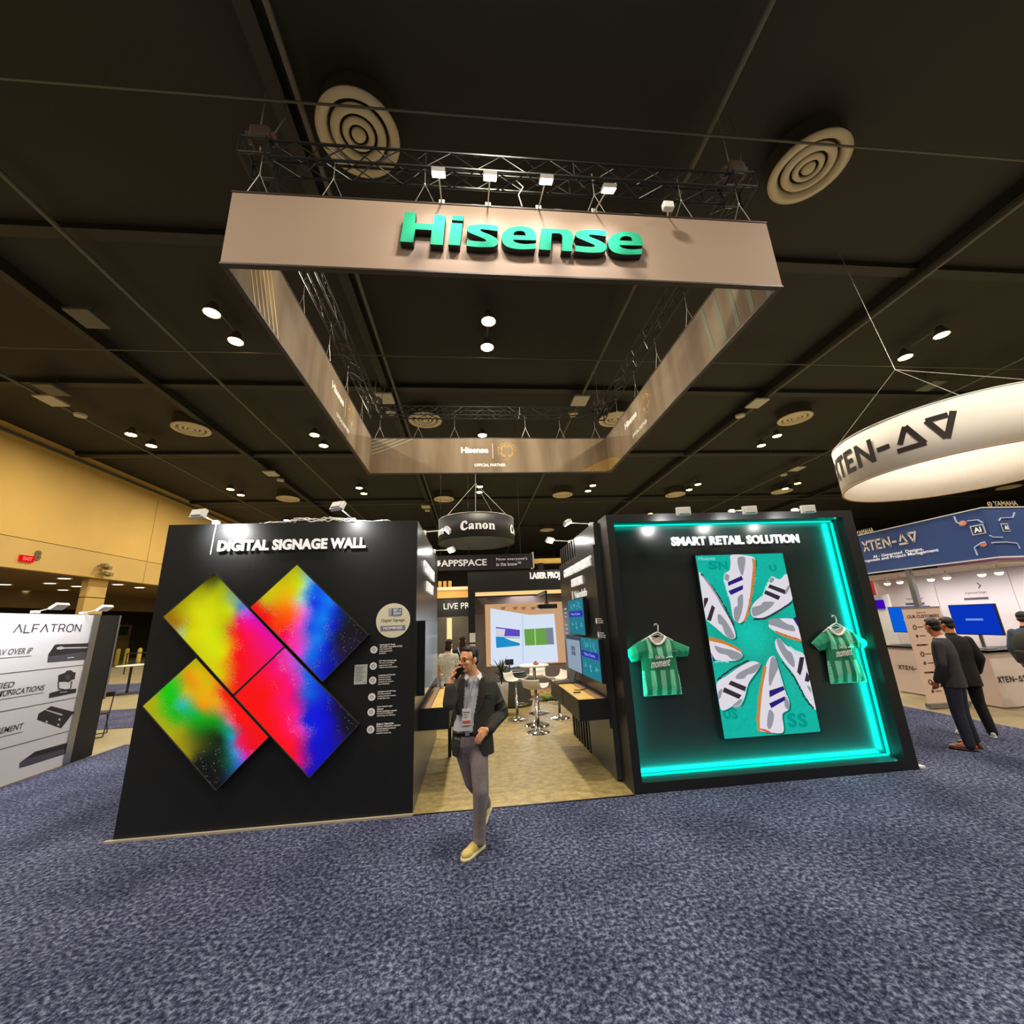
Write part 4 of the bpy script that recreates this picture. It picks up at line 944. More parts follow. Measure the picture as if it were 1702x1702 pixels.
def dots(path_, n, rr, colr, nm, L=9):
    pts = np.array(path_, float); d_ = np.r_[0, np.cumsum(np.hypot(*np.diff(pts, axis=0).T))]; mb = MB()
    for i in range(n):
        u = d_[-1]*(i+.5)/n; x, y = np.interp(u, d_, pts[:, 0])+rng.normal()*2, np.interp(u, d_, pts[:, 1])+rng.normal()*2
        r_ = rr*(.7+.6*rng.random()); P = clip_rect([rp_(x+r_*cos(a_), y+r_*sin(a_)) for a_ in (0, 1.05, 2.1, 3.14, 4.2, 5.2)])
        if len(P) > 2: mb.add([(p_[0], ys-.0006*L, p_[1]) for p_ in P], [tuple(range(len(P)))])
    if mb.f: tag(mb.build(nm, E_[colr], t, fix=False), kind='stuff')
for pth in ([(322,268),(315,320),(330,380),(350,440),(368,500)], [(712,290),(690,322),(655,395),(640,450),(610,470)], [(400,1372),(450,1355),(466,1325),(480,1285),(492,1235),(512,1195)], [(775,1080),(786,1160),(812,1235),(838,1290),(857,1340),(850,1390)], [(235,1000),(300,998),(350,1002)], [(860,870),(910,915),(965,945)]):
    dots(pth, 26, 5, 'dot', 'lace_dots')
for pth in ([(572,160),(566,300),(545,440),(512,600),(480,668)], [(652,1040),(632,1150),(612,1250),(603,1340),(592,1500)], [(200,803),(300,830),(380,865),(455,912)], [(745,750),(830,785),(900,806),(950,822)]):
    dots(pth, 44, 9, 'gum', 'gum_nubs'); dots(pth, 18, 6, 'red', 'gum_nubs', 10)
for pth in ([(125,270),(200,355),(280,470),(340,580),(400,700)], [(262,1150),(340,1085),(420,1035),(520,990)], [(560,650),(660,640),(740,600),(880,505)], [(800,1000),(900,1130),(980,1290),(1060,1390)]):
    dots(pth, 60, 7, 'black', 'bristle_print')
for s_, x0_, y0_, w0_, h0_ in (('S', 190, 235, 80, 75), ('N', 275, 235, 80, 75), ('U', 320, 1480, 60, 80), ('S', 385, 1480, 55, 80), ('S', 860, 1550, 75, 110), ('S', 945, 1550, 75, 110), ('U', 700, 250, 60, 60)):
    A0 = rp_(x0_, y0_); A1_ = rp_(x0_+w0_, y0_); text(s_, (A0.x, ys+.0008, A0.z), (A1_.x-A0.x, 0, 0), (0, 0, h0_/5.004*.0075), N_, E_['tdark'], t, name='faint_letter', bold=.05)
a = rp_(108, 158); b = rp_(245, 158); text('Hisense', (a.x, ys-.003, a.z), (b.x-a.x, 0, 0), (0, 0, .05), N_, E_['dot'], t)
# jerseys
def jersey(cx0, cy0, sc, outline, hanger_pts, name_lbl, script_box, band_, bot_shift, tealglow):
    yj = yb-.10
    f_ = lambda x, y: at(cx0+x/sc, cy0+y/sc, 1, yj)
    P = [(f_(*q[:2]).x, f_(*q[:2]).z) for q in smooth_poly(outline, 5)]
    vs, fs, loop = cdt(P, (), .011)
    A = np.array(vs); Pn = np.array(P)
    # distance to outline for a soft puffed body
    seg = np.array([np.min(np.hypot(*(Pn-a_).T)) for a_ in A]); puff = .055*np.sqrt(np.clip(seg/.12, 0, 1))
    cxm = Pn[:, 0].mean(); fold = .008*np.sin((A[:, 0]-cxm)*38+A[:, 1]*4)+.005*np.sin(A[:, 0]*90+A[:, 1]*16)
    back = yj+.055
    vf = [(x, back-.004-pf-max(0, fo)*(pf > .02), z) for (x, z), pf, fo in zip(vs, puff, fold)]
    vb = [(x, back, z) for x, z in vs]; n_v = len(vs)
    fall = list(fs)+[tuple(n_v+i for i in reversed(f)) for f in fs]+[(loop[i], loop[(i+1) % len(loop)], n_v+loop[(i+1) % len(loop)], n_v+loop[i]) for i in range(len(loop))]
    return f_, vf+vb, fall, A, Pn, yj, back
GD, GL, GM_ = np.array(lin((22, 122, 84))), np.array(lin((126, 200, 168))), np.array(lin((26, 140, 104)))
jm = vcol_mat('jersey_fabric', False, .75)
j1 = [(600,485,1),(500,530),(360,620),(222,735,1),(330,908,1),(480,880,1),(495,1050),(515,1300),(530,1482,1),(850,1470),(1170,1440,1),(1130,1200),(1090,1000),(1070,830,1),(1250,815,1),(1282,655,1),(1100,580),(990,530),(875,480,1),(840,560),(790,612),(740,625),(680,605),(630,550)]
j2 = [(435,460,1),(340,540),(220,650),(148,730,1),(295,868,1),(400,850,1),(420,1000),(455,1250),(490,1455,1),(800,1430),(1130,1415,1),(1050,1200),(960,980),(930,825,1),(1080,820,1),(1120,690,1),(960,600),(840,520),(710,460,1),(700,530),(650,590),(590,600),(520,570),(470,520)]
for (cx0, cy0, sc, ol, lab, cl, band_, scr, hg) in (
   (1020, 1010, 10.013, j1, 'green striped football jersey on the hanger left of the sneaker display', (600, 485, 875, 480, 740, 625), (850, 1050), (612, 1010, 1000), ((690,300),(700,275),(730,272),(752,300),(755,380),(745,410))),
   (1340, 1000, 10.636, j2, 'green striped football jersey on the hanger right of the sneaker display', (435, 460, 710, 460, 590, 600), (830, 1030), (515, 985, 870), ((490,280),(495,250),(530,245),(552,275),(570,345),(560,380)))):
    f_, vs, fs, A, Pn, yj, back = jersey(cx0, cy0, sc, ol, None, lab, None, band_, 0, 0)
    t = thing('football_jersey', lab, 'jersey', (Pn[:, 0].mean(), yj, Pn[:, 1].min()), 0, 'green jerseys')
    # colours: vertical light bars above and below the dark band
    me = bpy.data.meshes.new('shirt_body'); me.from_pydata([wm(t).inverted() @ V(v) for v in vs], [], fs)
    zc = f_(cl[4], cl[5]).z; zb1, zb0 = f_(700, band_[0]).z, f_(700, band_[1]).z; xc = (f_(cl[0], cl[1]).x+f_(cl[2], cl[3]).x)/2
    zbot = Pn[:, 1].min(); bw = .062
    cols = []
    for (x, z) in np.r_[A, A]:
        u = (x-xc); w_ = .30
        c = GM_
        if abs(u) < w_:
            ph = ((u+.031)/.124) % 1
            if z > zb1+.002 or z < zb0:
                c = GL if ph < .5 and z < zc+.10 else GD
            else: c = GD
            if z < zb0 and abs(u) > .30: c = GM_
        if z > zb1 and abs(u) > .20: c = GM_
        cols.append(c)
    me.color_attributes.new('Col', 'FLOAT_COLOR', 'POINT').data.foreach_set('color', np.c_[np.array(cols), np.ones(len(cols))].astype(np.float32).ravel())
    me.materials.append(jm); me.polygons.foreach_set('use_smooth', [True]*len(me.polygons))
    bm = bmesh.new(); bm.from_mesh(me); bmesh.ops.recalc_face_normals(bm, faces=bm.faces); bm.to_mesh(me); bm.free()
    o = bpy.data.objects.new('shirt_body', me); C.objects.link(o); o.parent = t
    # collar, cuffs and hem piping
    c0 = [V((f_(x, y).x, yj+.02, f_(x, y).z)) for x, y in ([(cl[0]+5, cl[1]), (cl[0]+45, cl[1]+75), (cl[4]-45, cl[5]-18), (cl[4], cl[5]-8), (cl[4]+60, cl[5]-22), (cl[2]-30, cl[3]+70), (cl[2]-5, cl[3])])]
    mb = MB().path(c0, .016); mb.path([c0[0]+V((.004, .03, 0)), (c0[0]+c0[-1])/2+V((0, .04, -.03)), c0[-1]+V((-.004, .03, 0))], .013)
    mb.build('collar', M['white'], t, True)
    mn = mat('collar_lining', (196, 170, 168), .8); cx_ = f_(cl[4], (cl[5]+cl[1])/2)
    MB().add([c0[0]+V((0,.02,0)), c0[1]+V((0,.015,0)), c0[2]+V((0,.015,0)), c0[4]+V((0,.015,0)), c0[5]+V((0,.015,0)), c0[-1]+V((0,.02,0)), (c0[0]+c0[-1])/2+V((0, .025, -.02))], [(0, 1, 2, 3, 4, 5, 6)]).build('neck_lining', mn, t, fix=False)
    pip = mat('pale_piping', (150, 214, 190), .7)
    ks = [i for i, q in enumerate(ol) if len(q) > 2]
    edges = [(ol[3], ol[4]), (ol[6-0], ol[6]), ] if False else []
    corners = [q for q in ol if len(q) > 2]
    for (a_, b_) in ((1, 2), (4, 5), (7, 8)):
        if b_ < len(corners):
            pa, pb = f_(*corners[a_][:2]), f_(*corners[b_][:2]); MB().tube((pa.x, back-.012, pa.z), (pb.x, back-.012, pb.z), .006, n=6).build('piping', pip, t)
    # script
    mb = MB(); s0 = f_(scr[0], scr[1]); s1 = f_(scr[2], scr[1]); wd = s1.x-s0.x; yt = back-.072
    add_text(mb, 'moment', lambda u, v, d: V((s0.x+wd*.84*u+.012*v, yt, s0.z+.085*v+.02*u)), shear=.25, bold=.02)
    add_text(mb, 'Own The', lambda u, v, d: V((s0.x+wd*.24+wd*.40*u, yt, s0.z+.105+.045*v)), shear=.3, bold=.015)
    mb.path([(s0.x+wd*.70, yt, s0.z+.115), (s0.x+wd*.85, yt, s0.z+.125), (s0.x+wd*1.0, yt, s0.z+.12)], .005, 5)
    mb.build('chest_script', M['vinyl'], t, fix=False)
    add_ = MB(); add_text(add_, 'Hisense', lambda u, v, d: V((xc+.13+.09*u, yt-.004, zb1+.075+.018*v))); add_.build('chest_logo', mat('pale_logo', (150, 214, 190), .7), t, fix=False)
    h = thing('clothes_hanger', 'white plastic hanger holding the jersey %s the sneaker display' % ('left of' if cx0 == 1020 else 'right of'), 'hanger', (xc, yj, zc+.2), 0, 'white hangers')
    hp_ = [V((f_(x, y).x, yj+.03, f_(x, y).z)) for x, y in hg]
    top = hp_[-1]; L0, R0 = V((c0[0].x, yj+.035, c0[0].z)), V((c0[-1].x, yj+.035, c0[-1].z))
    MB().path(hp_, .0085, 8).build('hook', M['white'], h, True)
    MB().path([L0+V((-.10, 0, -.055)), L0, L0*.45+top*.55+V((0,0,.006)), top, R0*.45+top*.55+V((0,0,.006)), R0, R0+V((.10, 0, -.055))], .009, 8).path([L0, (L0+R0)/2+V((0, 0, .028)), R0], .007, 8).build('shoulder_bar', M['white'], h, True)
    q = hp_[2]; MB().tube((q.x, yb, q.z+.02), (q.x, yj+.01, q.z-.004), .006).build('wall_peg', M['chrome'], h)
for i, (x, hx) in enumerate(((2.84, 2.66), (3.60, 3.55), (4.55, 4.36))):
    arm_lamp((x, FY+.05, H2), (hx, 4.74, 3.19), (hx+.05, FY, 3.2), 'white arm lamp on the retail frame top, %s' % ['left of the title', 'above the title', 'right of the title'][i], 'arm lamps on the booths', 26)
t = thing('led_driver', 'small dark box by the right foot of the retail frame', 'box', (5.42, 5.2, 0)); MB().bbox((5.39, 5.13, 0), (5.47, 5.2, .03), .005).build('box', M['white'], t)

# right block, passage side
sd = thing('passage_wall', 'black slatted passage wall of the retail block with white lettering', 'booth wall', (1.79, 6.7, 0))
pb_ = MB().box((1.72, 5.50, 0.03), (1.786, 6.62, H2-.02)).build('smooth_panel', M['side'], sd)
MB().box((1.69, 5.50, .60), (1.72, 7.80, 2.93)).build('graphic_panel', M['side'], sd)
for i in range(7): MB().box((1.715, 6.66+i*.165, 0), (1.79, 6.74+i*.165, H2-.02)).build('slat', M['booth'], sd)
MB().box((1.789, 6.62, 0), (1.80, 7.85, H2-.02)).build('backing', M['rubber'], sd)
xw = 1.688
def side_text(s, y_near, y_far, z, h, par=sd, ext=.02, **kw):   # reads from far to near
    return text(s, (xw, y_far, z), (0, y_near-y_far, 0), (0, 0, h), (-1, 0, 0), M['lit'], par, ext, **kw)
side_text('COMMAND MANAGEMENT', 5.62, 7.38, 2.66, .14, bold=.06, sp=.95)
side_text('SYSTEM', 6.18, 6.86, 2.45, .13, bold=.06, sp=.95)
side_text('VisionInfo', 6.0, 6.78, 2.26, .12, ext=.004, bold=.02)
MB().box((xw-.004, 6.84, 2.25), (xw, 6.93, 2.39)).build('logo_block', M['vinyl'], sd)
for z, ys_ in ((1.90, 5.66), (1.72, 5.62)):
    pc = V((xw-.001, ys_, z)); vs = [pc+V((0, .04*cos(2*pi*i/20), .04*sin(2*pi*i/20))) for i in range(20)]
    MB().add(vs, [tuple(range(20))]).build('icon_disc', M['vinyl'], sd, fix=False)
    mb = MB()
    for i in range(3): mb.box((xw-.002, ys_-.30+.05*(i == 0), z+.022-.025*i), (xw-.0005, ys_-.06, z+.030-.025*i))
    mb.build('caption', M['vinyl'], sd)
for i in range(8):
    MB().box((xw-.002, 7.42+.0*i, 1.62+.07*i), (xw, 7.62, 1.635+.07*i)).build('caption', M['vinyl'], sd) if i != 4 else None
def side_tv(y0, y1, z0, z1, kind, label):
    t = thing('passage_display', label, 'display', (1.6, (y0+y1)/2, z0), 0, 'displays on the passage wall')
    MB().bbox((1.602, y0, z0), (1.66, y1, z1), .005).build('housing', M['dark'], t)
    MB().box((1.66, y0+.2, z0+.15), (1.69, y1-.2, z1-.15)).build('wall_mount', M['dark'], t)
    fnf = lambda y, z, d=0: V((1.6-d, y, z))
    colr = (42, 128, 146) if kind == 'map' else (150, 166, 186)
    MB().add([fnf(y0+.01, z0+.01), fnf(y1-.01, z0+.01), fnf(y1-.01, z1-.01), fnf(y0+.01, z1-.01)], [(0, 1, 2, 3)]).build('screen', emis('tv_'+kind, colr, .9), t, fix=False)
    w_, h_ = y1-y0, z1-z0
    if kind == 'map':
        mb = MB().add([fnf(y0+.06*w_, z0+h_*.5, .001), fnf(y1-.04*w_, z0+h_*.5, .001), fnf(y1-.04*w_, z0+h_*.66, .001), fnf(y0+.06*w_, z0+h_*.66, .001)], [(0, 1, 2, 3)]); mb.build('banner_band', emis('tv_band', (50, 48, 170), 1), t, fix=False)
        text('Video & Scene', (1.597, y1-.18*w_, z0+h_*.54), (0, -w_*.6, 0), (0, 0, h_*.08), (-1, 0, 0), emis('tv_text', (150, 160, 230), 1), t, bold=.02)
        mb = MB()
        for j, (cy, cz, rr) in enumerate(((.28, .80, .1), (.42, .82, .06), (.62, .80, .13), (.76, .80, .09), (.22, .3, .05), (.48, .3, .05), (.8, .28, .07), (.5, .2, .04))):
            for kk in range(10):
                yy = y1-w_*(cy+rng.normal()*rr*.5); zz = z0+h_*(cz+rng.normal()*rr*.5); ss = .012
                mb.add([fnf(yy-ss, zz-ss, .001), fnf(yy+ss, zz-ss, .001), fnf(yy+ss, zz+ss, .001), fnf(yy-ss, zz+ss, .001)], [(0, 1, 2, 3)])
        mb.build('people_graphic', emis('tv_pale', (90, 175, 190), .9), t, fix=False)
    else:
        for i in (0, 1):
            for j in (0, 1):
                MB().add([fnf(y0+w_*(.36+.15*i), z0+h_*(.44+.14*j), .001), fnf(y0+w_*(.49+.15*i), z0+h_*(.44+.14*j), .001), fnf(y0+w_*(.49+.15*i), z0+h_*(.56+.14*j), .001), fnf(y0+w_*(.36+.15*i), z0+h_*(.56+.14*j), .001)], [(0, 1, 2, 3)]).build('menu_tile', emis('tv_tile', (94, 116, 136), .8), t, fix=False)
        MB().add([fnf(y0+.01, z1-.08*h_-.02, .001), fnf(y1-.01, z1-.08*h_-.02, .001), fnf(y1-.01, z1-.01, .001), fnf(y0+.01, z1-.01, .001)], [(0, 1, 2, 3)]).build('title_bar', emis('tv_bar', (70, 84, 108), .8), t, fix=False)
side_tv(5.95, 6.92, 1.70, 2.24, 'map', 'upper teal display with a purple band on the passage wall')
side_tv(6.32, 7.24, 1.14, 1.68, 'menu', 'pale grey display with four tiles above the right passage desk')
side_tv(5.36, 6.29, 1.14, 1.68, 'map', 'lower near teal display with a purple band above the right passage desk')
desk(1.30, 1.69, 5.45, 7.35, .955, 'black wall desk with yellow oak top under the passage displays', 'r', 1.7)
t = thing('laptop', 'dark open laptop at the far end of the right passage desk', 'laptop', (1.45, 6.95, .96))
MB().bbox((1.31, 6.78, .962), (1.56, 7.1, .978), .003).build('base', M['dark'], t)
MB().obox((1.60, 6.94, 1.07), (0, 1, 0), V((.35, 0, .94)).normalized(), V((.94, 0, -.35)).normalized(), .16, .11, .005).build('lid', mat('laptop_lid', (50, 50, 56), .4), t)
t = thing('desk_cable', 'black cable looping over the back of the right passage desk', 'cable', (1.6, 6.6, .97)); MB().path([(1.6, 6.75, .97), (1.62, 6.55, 1.06), (1.60, 6.35, 1.03), (1.62, 6.2, .97), (1.5, 6.1, .968), (1.42, 6.15, .968)], .006).build('cable_run', M['rubber'], t)
t = thing('phone_on_desk', 'small black remote lying on the right passage desk', 'remote', (1.42, 5.95, .96)); MB().bbox((1.36, 5.93, .960), (1.46, 5.96, .972), .003).build('body', M['dark'], t)
# arm lamps over the passage (pointing at the side walls)
for (bx, by, hd, tg, lb_, pw) in (
   ((LX1-.02), 5.95, at(744, 881, 1, 6.1), (LX1, 6.1, 3.0), 'nearer white arm lamp reaching over the passage from the signage block', 5),
   ((LX1-.02), 7.55, at(750, 914, 1, 7.5), (LX1, 7.3, 2.95), 'lit farther arm lamp reaching over the passage from the signage block', 16),
   (1.77, 5.75, at(943, 869, 1, 6.0), (1.7, 6.0, 2.95), 'nearer white arm lamp reaching over the passage from the retail block', 5),
   (1.77, 7.1, at(914, 898, 1, 7.2), (1.7, 6.9, 2.95), 'lit farther arm lamp reaching over the passage from the retail block', 9)):
    arm_lamp((bx, by, H1 if bx < 0 else H2-.01), hd, tg, lb_, 'arm lamps on the booths', pw, spread=120)
# ------------------------------------------------------------------ laser projector room at the back of the booth
pj = thing('projection_room', 'dark open room at the back of the booth with a warm light bar and lilac grey walls', 'booth wall', (1.9, 12.8, 0))
PY = 12.3; lil = mat('lilac_grey_wall', (142, 130, 132), .6, noise=.04, nscale=2)
f1 = lambda px, py, y=PY: at(px, py, 1, y)
zt = f1(850, 949).z; zl = f1(850, 985).z; xl = f1(778, 1000).x; xl2 = f1(790, 1050).x
MB().box((xl, PY, zl+.02), (5.37, PY+.12, zt)).build('header', mat('header_black', (34, 34, 32), .4), pj)
MB().box((xl, PY, 0), (xl2, 14.25, zl+.02)).build('side_wall', M['booth'], pj)
MB().box((5.27, 8.0, 0), (5.37, 14.2, H1)).build('outer_wall', M['booth'], pj)
MB().box((xl2, 13.30, 0), (5.27, 13.40, zl+.3)).build('back_wall', lil, pj)
MB().box((xl2, PY+.02, zl+.3), (5.27, 13.4, zl+.34)).build('lid', M['booth'], pj)
MB().box((xl2+.02, PY-.02, zl-.07), (4.0, PY+.06, zl+.04)).build('light_bar', emis('warm_bar', (255, 214, 140), 1.0), pj)
MB().box((xl2, PY, zl-.11), (4.0, PY+.1, zl-.07)).build('light_bar_tray', M['dark'], pj)
light('bar_light', 'AREA', (1.6, PY+.5, zl-.05), 16, (1, .9, .82), size=1.2)
a, b, c = f1(881, 965), f1(932, 962), f1(881, 951)
text('LASER PROJECTOR', (a.x, PY-.004, a.z-.01), ((b.x-a.x)*15/9.2, 0, 0), (0, 0, c.z-a.z), (0, -1, 0), M['lit'], pj, .02, bold=.06)
light('title_light', 'SPOT', (2.7, 11.4, 3.7), 12, (1, 1, 1), (2.5, PY, 3.25), .04, 90, .9)
# projected picture: a flat screen sheet with its artwork
SY = 13.24
t = thing('projection_screen', 'wide bright projected picture: open white page with two photographs on a tan ground', 'projection screen', (1.7, SY, .6))
S2 = lambda px, py, d=0: V((at(px, py, 1, SY-d)))
def spoly(nm, pts, m_, d, par=t):
    return MB().add([S2(x, y, d) for x, y in pts], [tuple(range(len(pts)))]).build(nm, m_, par, fix=False)
MB().box((S2(806, 1008).x, SY, S2(814, 1108).z), (3.1, SY+.02, S2(806, 1006).z+.02)).build('sheet', emis('proj_tan', (214, 168, 124), .85), t)
spoly('page', [(815, 1011), (856, 1018), (880, 1022), (921, 1020), (928, 1100), (880, 1103), (850, 1110), (838, 1106), (816, 1106)], emis('proj_page', (214, 226, 244), 1), .003)
spoly('page_gutter', [(867, 1022), (870, 1022), (871, 1100), (868, 1100)], emis('proj_gut', (196, 212, 236), 1), .004)
spoly('sky_photo', [(824, 1042), (864, 1047), (864, 1058), (824, 1057)], emis('proj_violet', (92, 74, 190), 1), .005)
spoly('cloud_photo', [(824, 1044), (840, 1046), (838, 1057), (824, 1057)], emis('proj_cloud', (212, 208, 220), 1), .006)
spoly('sea_photo', [(824, 1058), (864, 1060), (864, 1073), (825, 1077)], emis('proj_sea', (30, 140, 200), 1), .005)
spoly('sand_photo', [(838, 1060), (864, 1061), (864, 1069), (850, 1065)], emis('proj_sand', (226, 230, 216), 1), .006)
spoly('field_photo', [(871, 1046), (919, 1043), (921, 1071), (873, 1073)], emis('proj_green', (104, 160, 70), 1), .005)
spoly('grey_photo', [(906, 1044), (919, 1043), (921, 1071), (910, 1071)], emis('proj_grey', (120, 128, 146), 1), .006)
spoly('river_photo', [(888, 1045), (890, 1045), (891, 1072), (889, 1072)], emis('proj_river', (160, 206, 150), 1), .006)
tan_d = emis('proj_brown', (176, 120, 78), .8)
for x in (832, 852, 866, 882, 896): spoly('brown_fleck', [(x, 1009), (x+9, 1008), (x+6, 1014), (x+1, 1013)], tan_d, .004)
light('screen_glow', 'AREA', (1.6, SY-.12, 1.6), 14, (.85, .92, 1), target=(1.4, 9, .6), size=1.4)
t = thing('projector', 'black ceiling projector hanging in front of the projected picture', 'projector', at(909, 1008, 1, 10.6))
p = at(909, 1008, 1, 10.6); MB().bbox(p-V((.24, .16, .055)), p+V((.24, .16, .055)), .02).build('body', M['dark'], t)
MB().tube(p+V((-.02, -.16, -.01)), p+V((-.02, -.19, -.01)), .035, n=16).build('lens_barrel', mat('lens_glass', (60, 60, 70), .1), t)
mb = MB()
for i in range(4): mb.box(p+V((.09+.025*i, -.163, -.03)), p+V((.10+.025*i, -.158, .03)))
mb.build('vent_grille', M['pipe'], t)
MB().tube(p+V((0, 0, .05)), p+V((0, 0, .36)), .022).build('drop_pole', M['dark'], t); MB().tube(p+V((-.06, 0, .06)), p+V((0, 0, .16)), .01).tube(p+V((.06, 0, .06)), p+V((0, 0, .16)), .01).build('bracket', M['dark'], t)
MB().box((p.x-.03, p.y, p.z+.34), (p.x+.03, 12.28, p.z+.40)).build('ceiling_arm', M['dark'], t)
# high table, stools
def high_table(x, y):
    t = thing('high_table', 'round white high table on a chrome pole between the stools', 'table', (x, y, 0))
    MB().lathe([(0, 1.06), (.29, 1.06), (.30, 1.075), (.29, 1.09), (0, 1.09)], (x, y, 0), 40).build('tabletop', M['white'], t, True)
    MB().lathe([(.03, .06), (.03, 1.06)], (x, y, 0), 20).build('pole', M['chrome'], t, True)
    MB().lathe([(0, 0), (.24, 0), (.235, .012), (.15, .028), (.06, .06), (.035, .12), (0, .12)], (x, y, 0), 40).build('base', M['chrome'], t, True)
    return t
high_table(1.20, 8.55)
def stool(x, y, rz, label):
    t = thing('bar_stool', label, 'stool', (x, y, 0), rz, 'white bar stools')
    Mt = wm(t)
    def W(mb):
        mb.v = [tuple(Mt @ V(v)) for v in mb.v]; return mb
    prof = [(-.19, .80), (-.16, .765), (-.05, .745), (.08, .745), (.15, .77), (.185, .83), (.20, .90)]
    vs = []; nx = 9
    for s in (0, 1):
        for (u, z) in prof:
            for k in range(nx):
                a = -1+2*k/(nx-1); vs.append((a*.20*(1-.12*abs(u)/.2), u, z+.018*a*a-(.022 if s else 0)))
    L = len(prof); fs = []
    for s in (0, 1):
        o = s*L*nx
        for i in range(L-1):
            for k in range(nx-1): fs.append((o+i*nx+k, o+i*nx+k+1, o+(i+1)*nx+k+1, o+(i+1)*nx+k))
    rim = [i*nx for i in range(L)]+[(L-1)*nx+k for k in range(1, nx)]+[i*nx+nx-1 for i in range(L-2, -1, -1)]+[k for k in range(nx-2, 0, -1)]
    o = L*nx
    for i in range(len(rim)): a_, b_ = rim[i], rim[(i+1) % len(rim)]; fs.append((a_, b_, b_+o, a_+o))
    W(MB().add(vs, fs)).build('seat', mat('stool_white', (236, 232, 222), .35), t, True)
    W(MB().lathe([(.028, .03), (.028, .42), (.018, .42), (.018, .74)], (0, 0, 0), 16)).build('gas_column', M['chrome'], t, True)
    W(MB().lathe([(0, 0), (.21, 0), (.20, .01), (.12, .025), (.05, .05), (.03, .1), (0, .1)], (0, 0, 0), 36)).build('base', M['chrome'], t, True)
    W(MB().path([(.02, 0, .30), (.10, -.06, .30), (.16, -.16, .30), (0, -.23, .30), (-.16, -.16, .30), (-.10, -.06, .30), (-.02, 0, .30)], .010, 8)).build('footrest', M['chrome'], t, True)
    W(MB().path([(.02, 0, .73), (.17, .02, .71)], .006, 6)).build('lever', M['chrome'], t)
stool(.88, 9.1, .9, 'white curved bar stool left of the high table')
stool(1.38, 9.55, -.3, 'white curved bar stool behind the high table')
stool(1.74, 9.0, -1.2, 'white curved bar stool right of the high table')
stool(1.14, 8.02, 2.5, 'white curved bar stool nearest the passage, in front of the table')
t = thing('candy_dish', 'small clear dish of red sweets on the high table', 'dish', (1.24, 8.55, 1.09))
MB().lathe([(0, 1.092), (.045, 1.092), (.07, 1.125), (.066, 1.127), (.042, 1.098), (0, 1.098)], (1.24, 8.55, 0), 24).build('bowl', mat('clear_plastic', (200, 150, 140), .1), t, True)
mb = MB(); [mb.ball((1.24+.03*cos(a*2.4)*(.3+.1*a), 8.55+.03*sin(a*2.4)*(.3+.1*a), 1.115+.006*a), (.018, .014, .012), sub=1) for a in range(7)]
mb.build('sweets', mat('red_sweets', (200, 40, 50), .4), t); t.children[-1]['kind'] = 'stuff'
# rug with leaf pattern (bean shaped cushions / rug behind the stools)
for (x, y, rx, ry, c, lb_) in ((1.62, 11.3, .42, .26, (176, 120, 52), 'round brown and gold patterned floor cushion left behind the stools'), (2.15, 11.5, .40, .3, (150, 92, 60), 'round reddish patterned floor cushion behind the right stool'), (1.95, 10.95, .36, .2, (130, 140, 70), 'green patterned floor cushion in front of the other two')):
    t = thing('floor_cushion', lb_, 'cushion', (x, y, 0), 0, 'patterned floor cushions')
    mm = mat('cushion_print', c, .8, noise=.6, nscale=9); MB().ball((x, y, .09), (rx, ry, .09), sub=3).build('cushion', mm, t, True)
    MB().lathe([(rx*.99, .085), (rx*1.02, .09), (rx*.99, .095)], (0, 0, 0), 40, closed=True)
# side table with black payment screen on grey cloth
t = thing('draped_table', 'low table draped with a dark grey cloth behind the plant', 'table', (.95, 10.6, 0))
mb = MB(); prof = []
vs = []; n_ = 48
for k, z in enumerate((.77, .55, .3, .02)):
    for i in range(n_):
        a = 2*pi*i/n_; rr = (.36+.03*k)*(1+.05*k*sin(9*a)/3); vs.append((.95+rr*cos(a), 10.6+rr*sin(a)*.8, z))
fs = [tuple(range(n_))]+[(k*n_+i, k*n_+(i+1) % n_, (k+1)*n_+(i+1) % n_, (k+1)*n_+i) for k in range(3) for i in range(n_)]
mb.add(vs, fs).build('cloth', mat('grey_cloth', (84, 88, 86), .9), t, True); MB().lathe([(0, .76), (.34, .76), (.34, .765), (0, .765)], (.95, 10.6, 0), 30).build('tabletop', M['white'], t)
t = thing('small_monitor', 'small black monitor on a stand on the draped table', 'monitor', (.87, 10.5, .775))
MB().bbox((.77, 10.49, .92), (.975, 10.52, 1.05), .006).build('screen_housing', M['dark'], t); MB().tube((.872, 10.51, .79), (.872, 10.51, .93), .016).build('neck', M['dark'], t)
MB().lathe([(0, .775), (.09, .775), (.085, .79), (0, .795)], (.872, 10.5, 0), 24).build('base', M['dark'], t, True)
MB().box((.78, 10.488, .93), (.965, 10.4895, 1.04)).build('screen', mat('dark_glass', (20, 28, 36), .1), t)
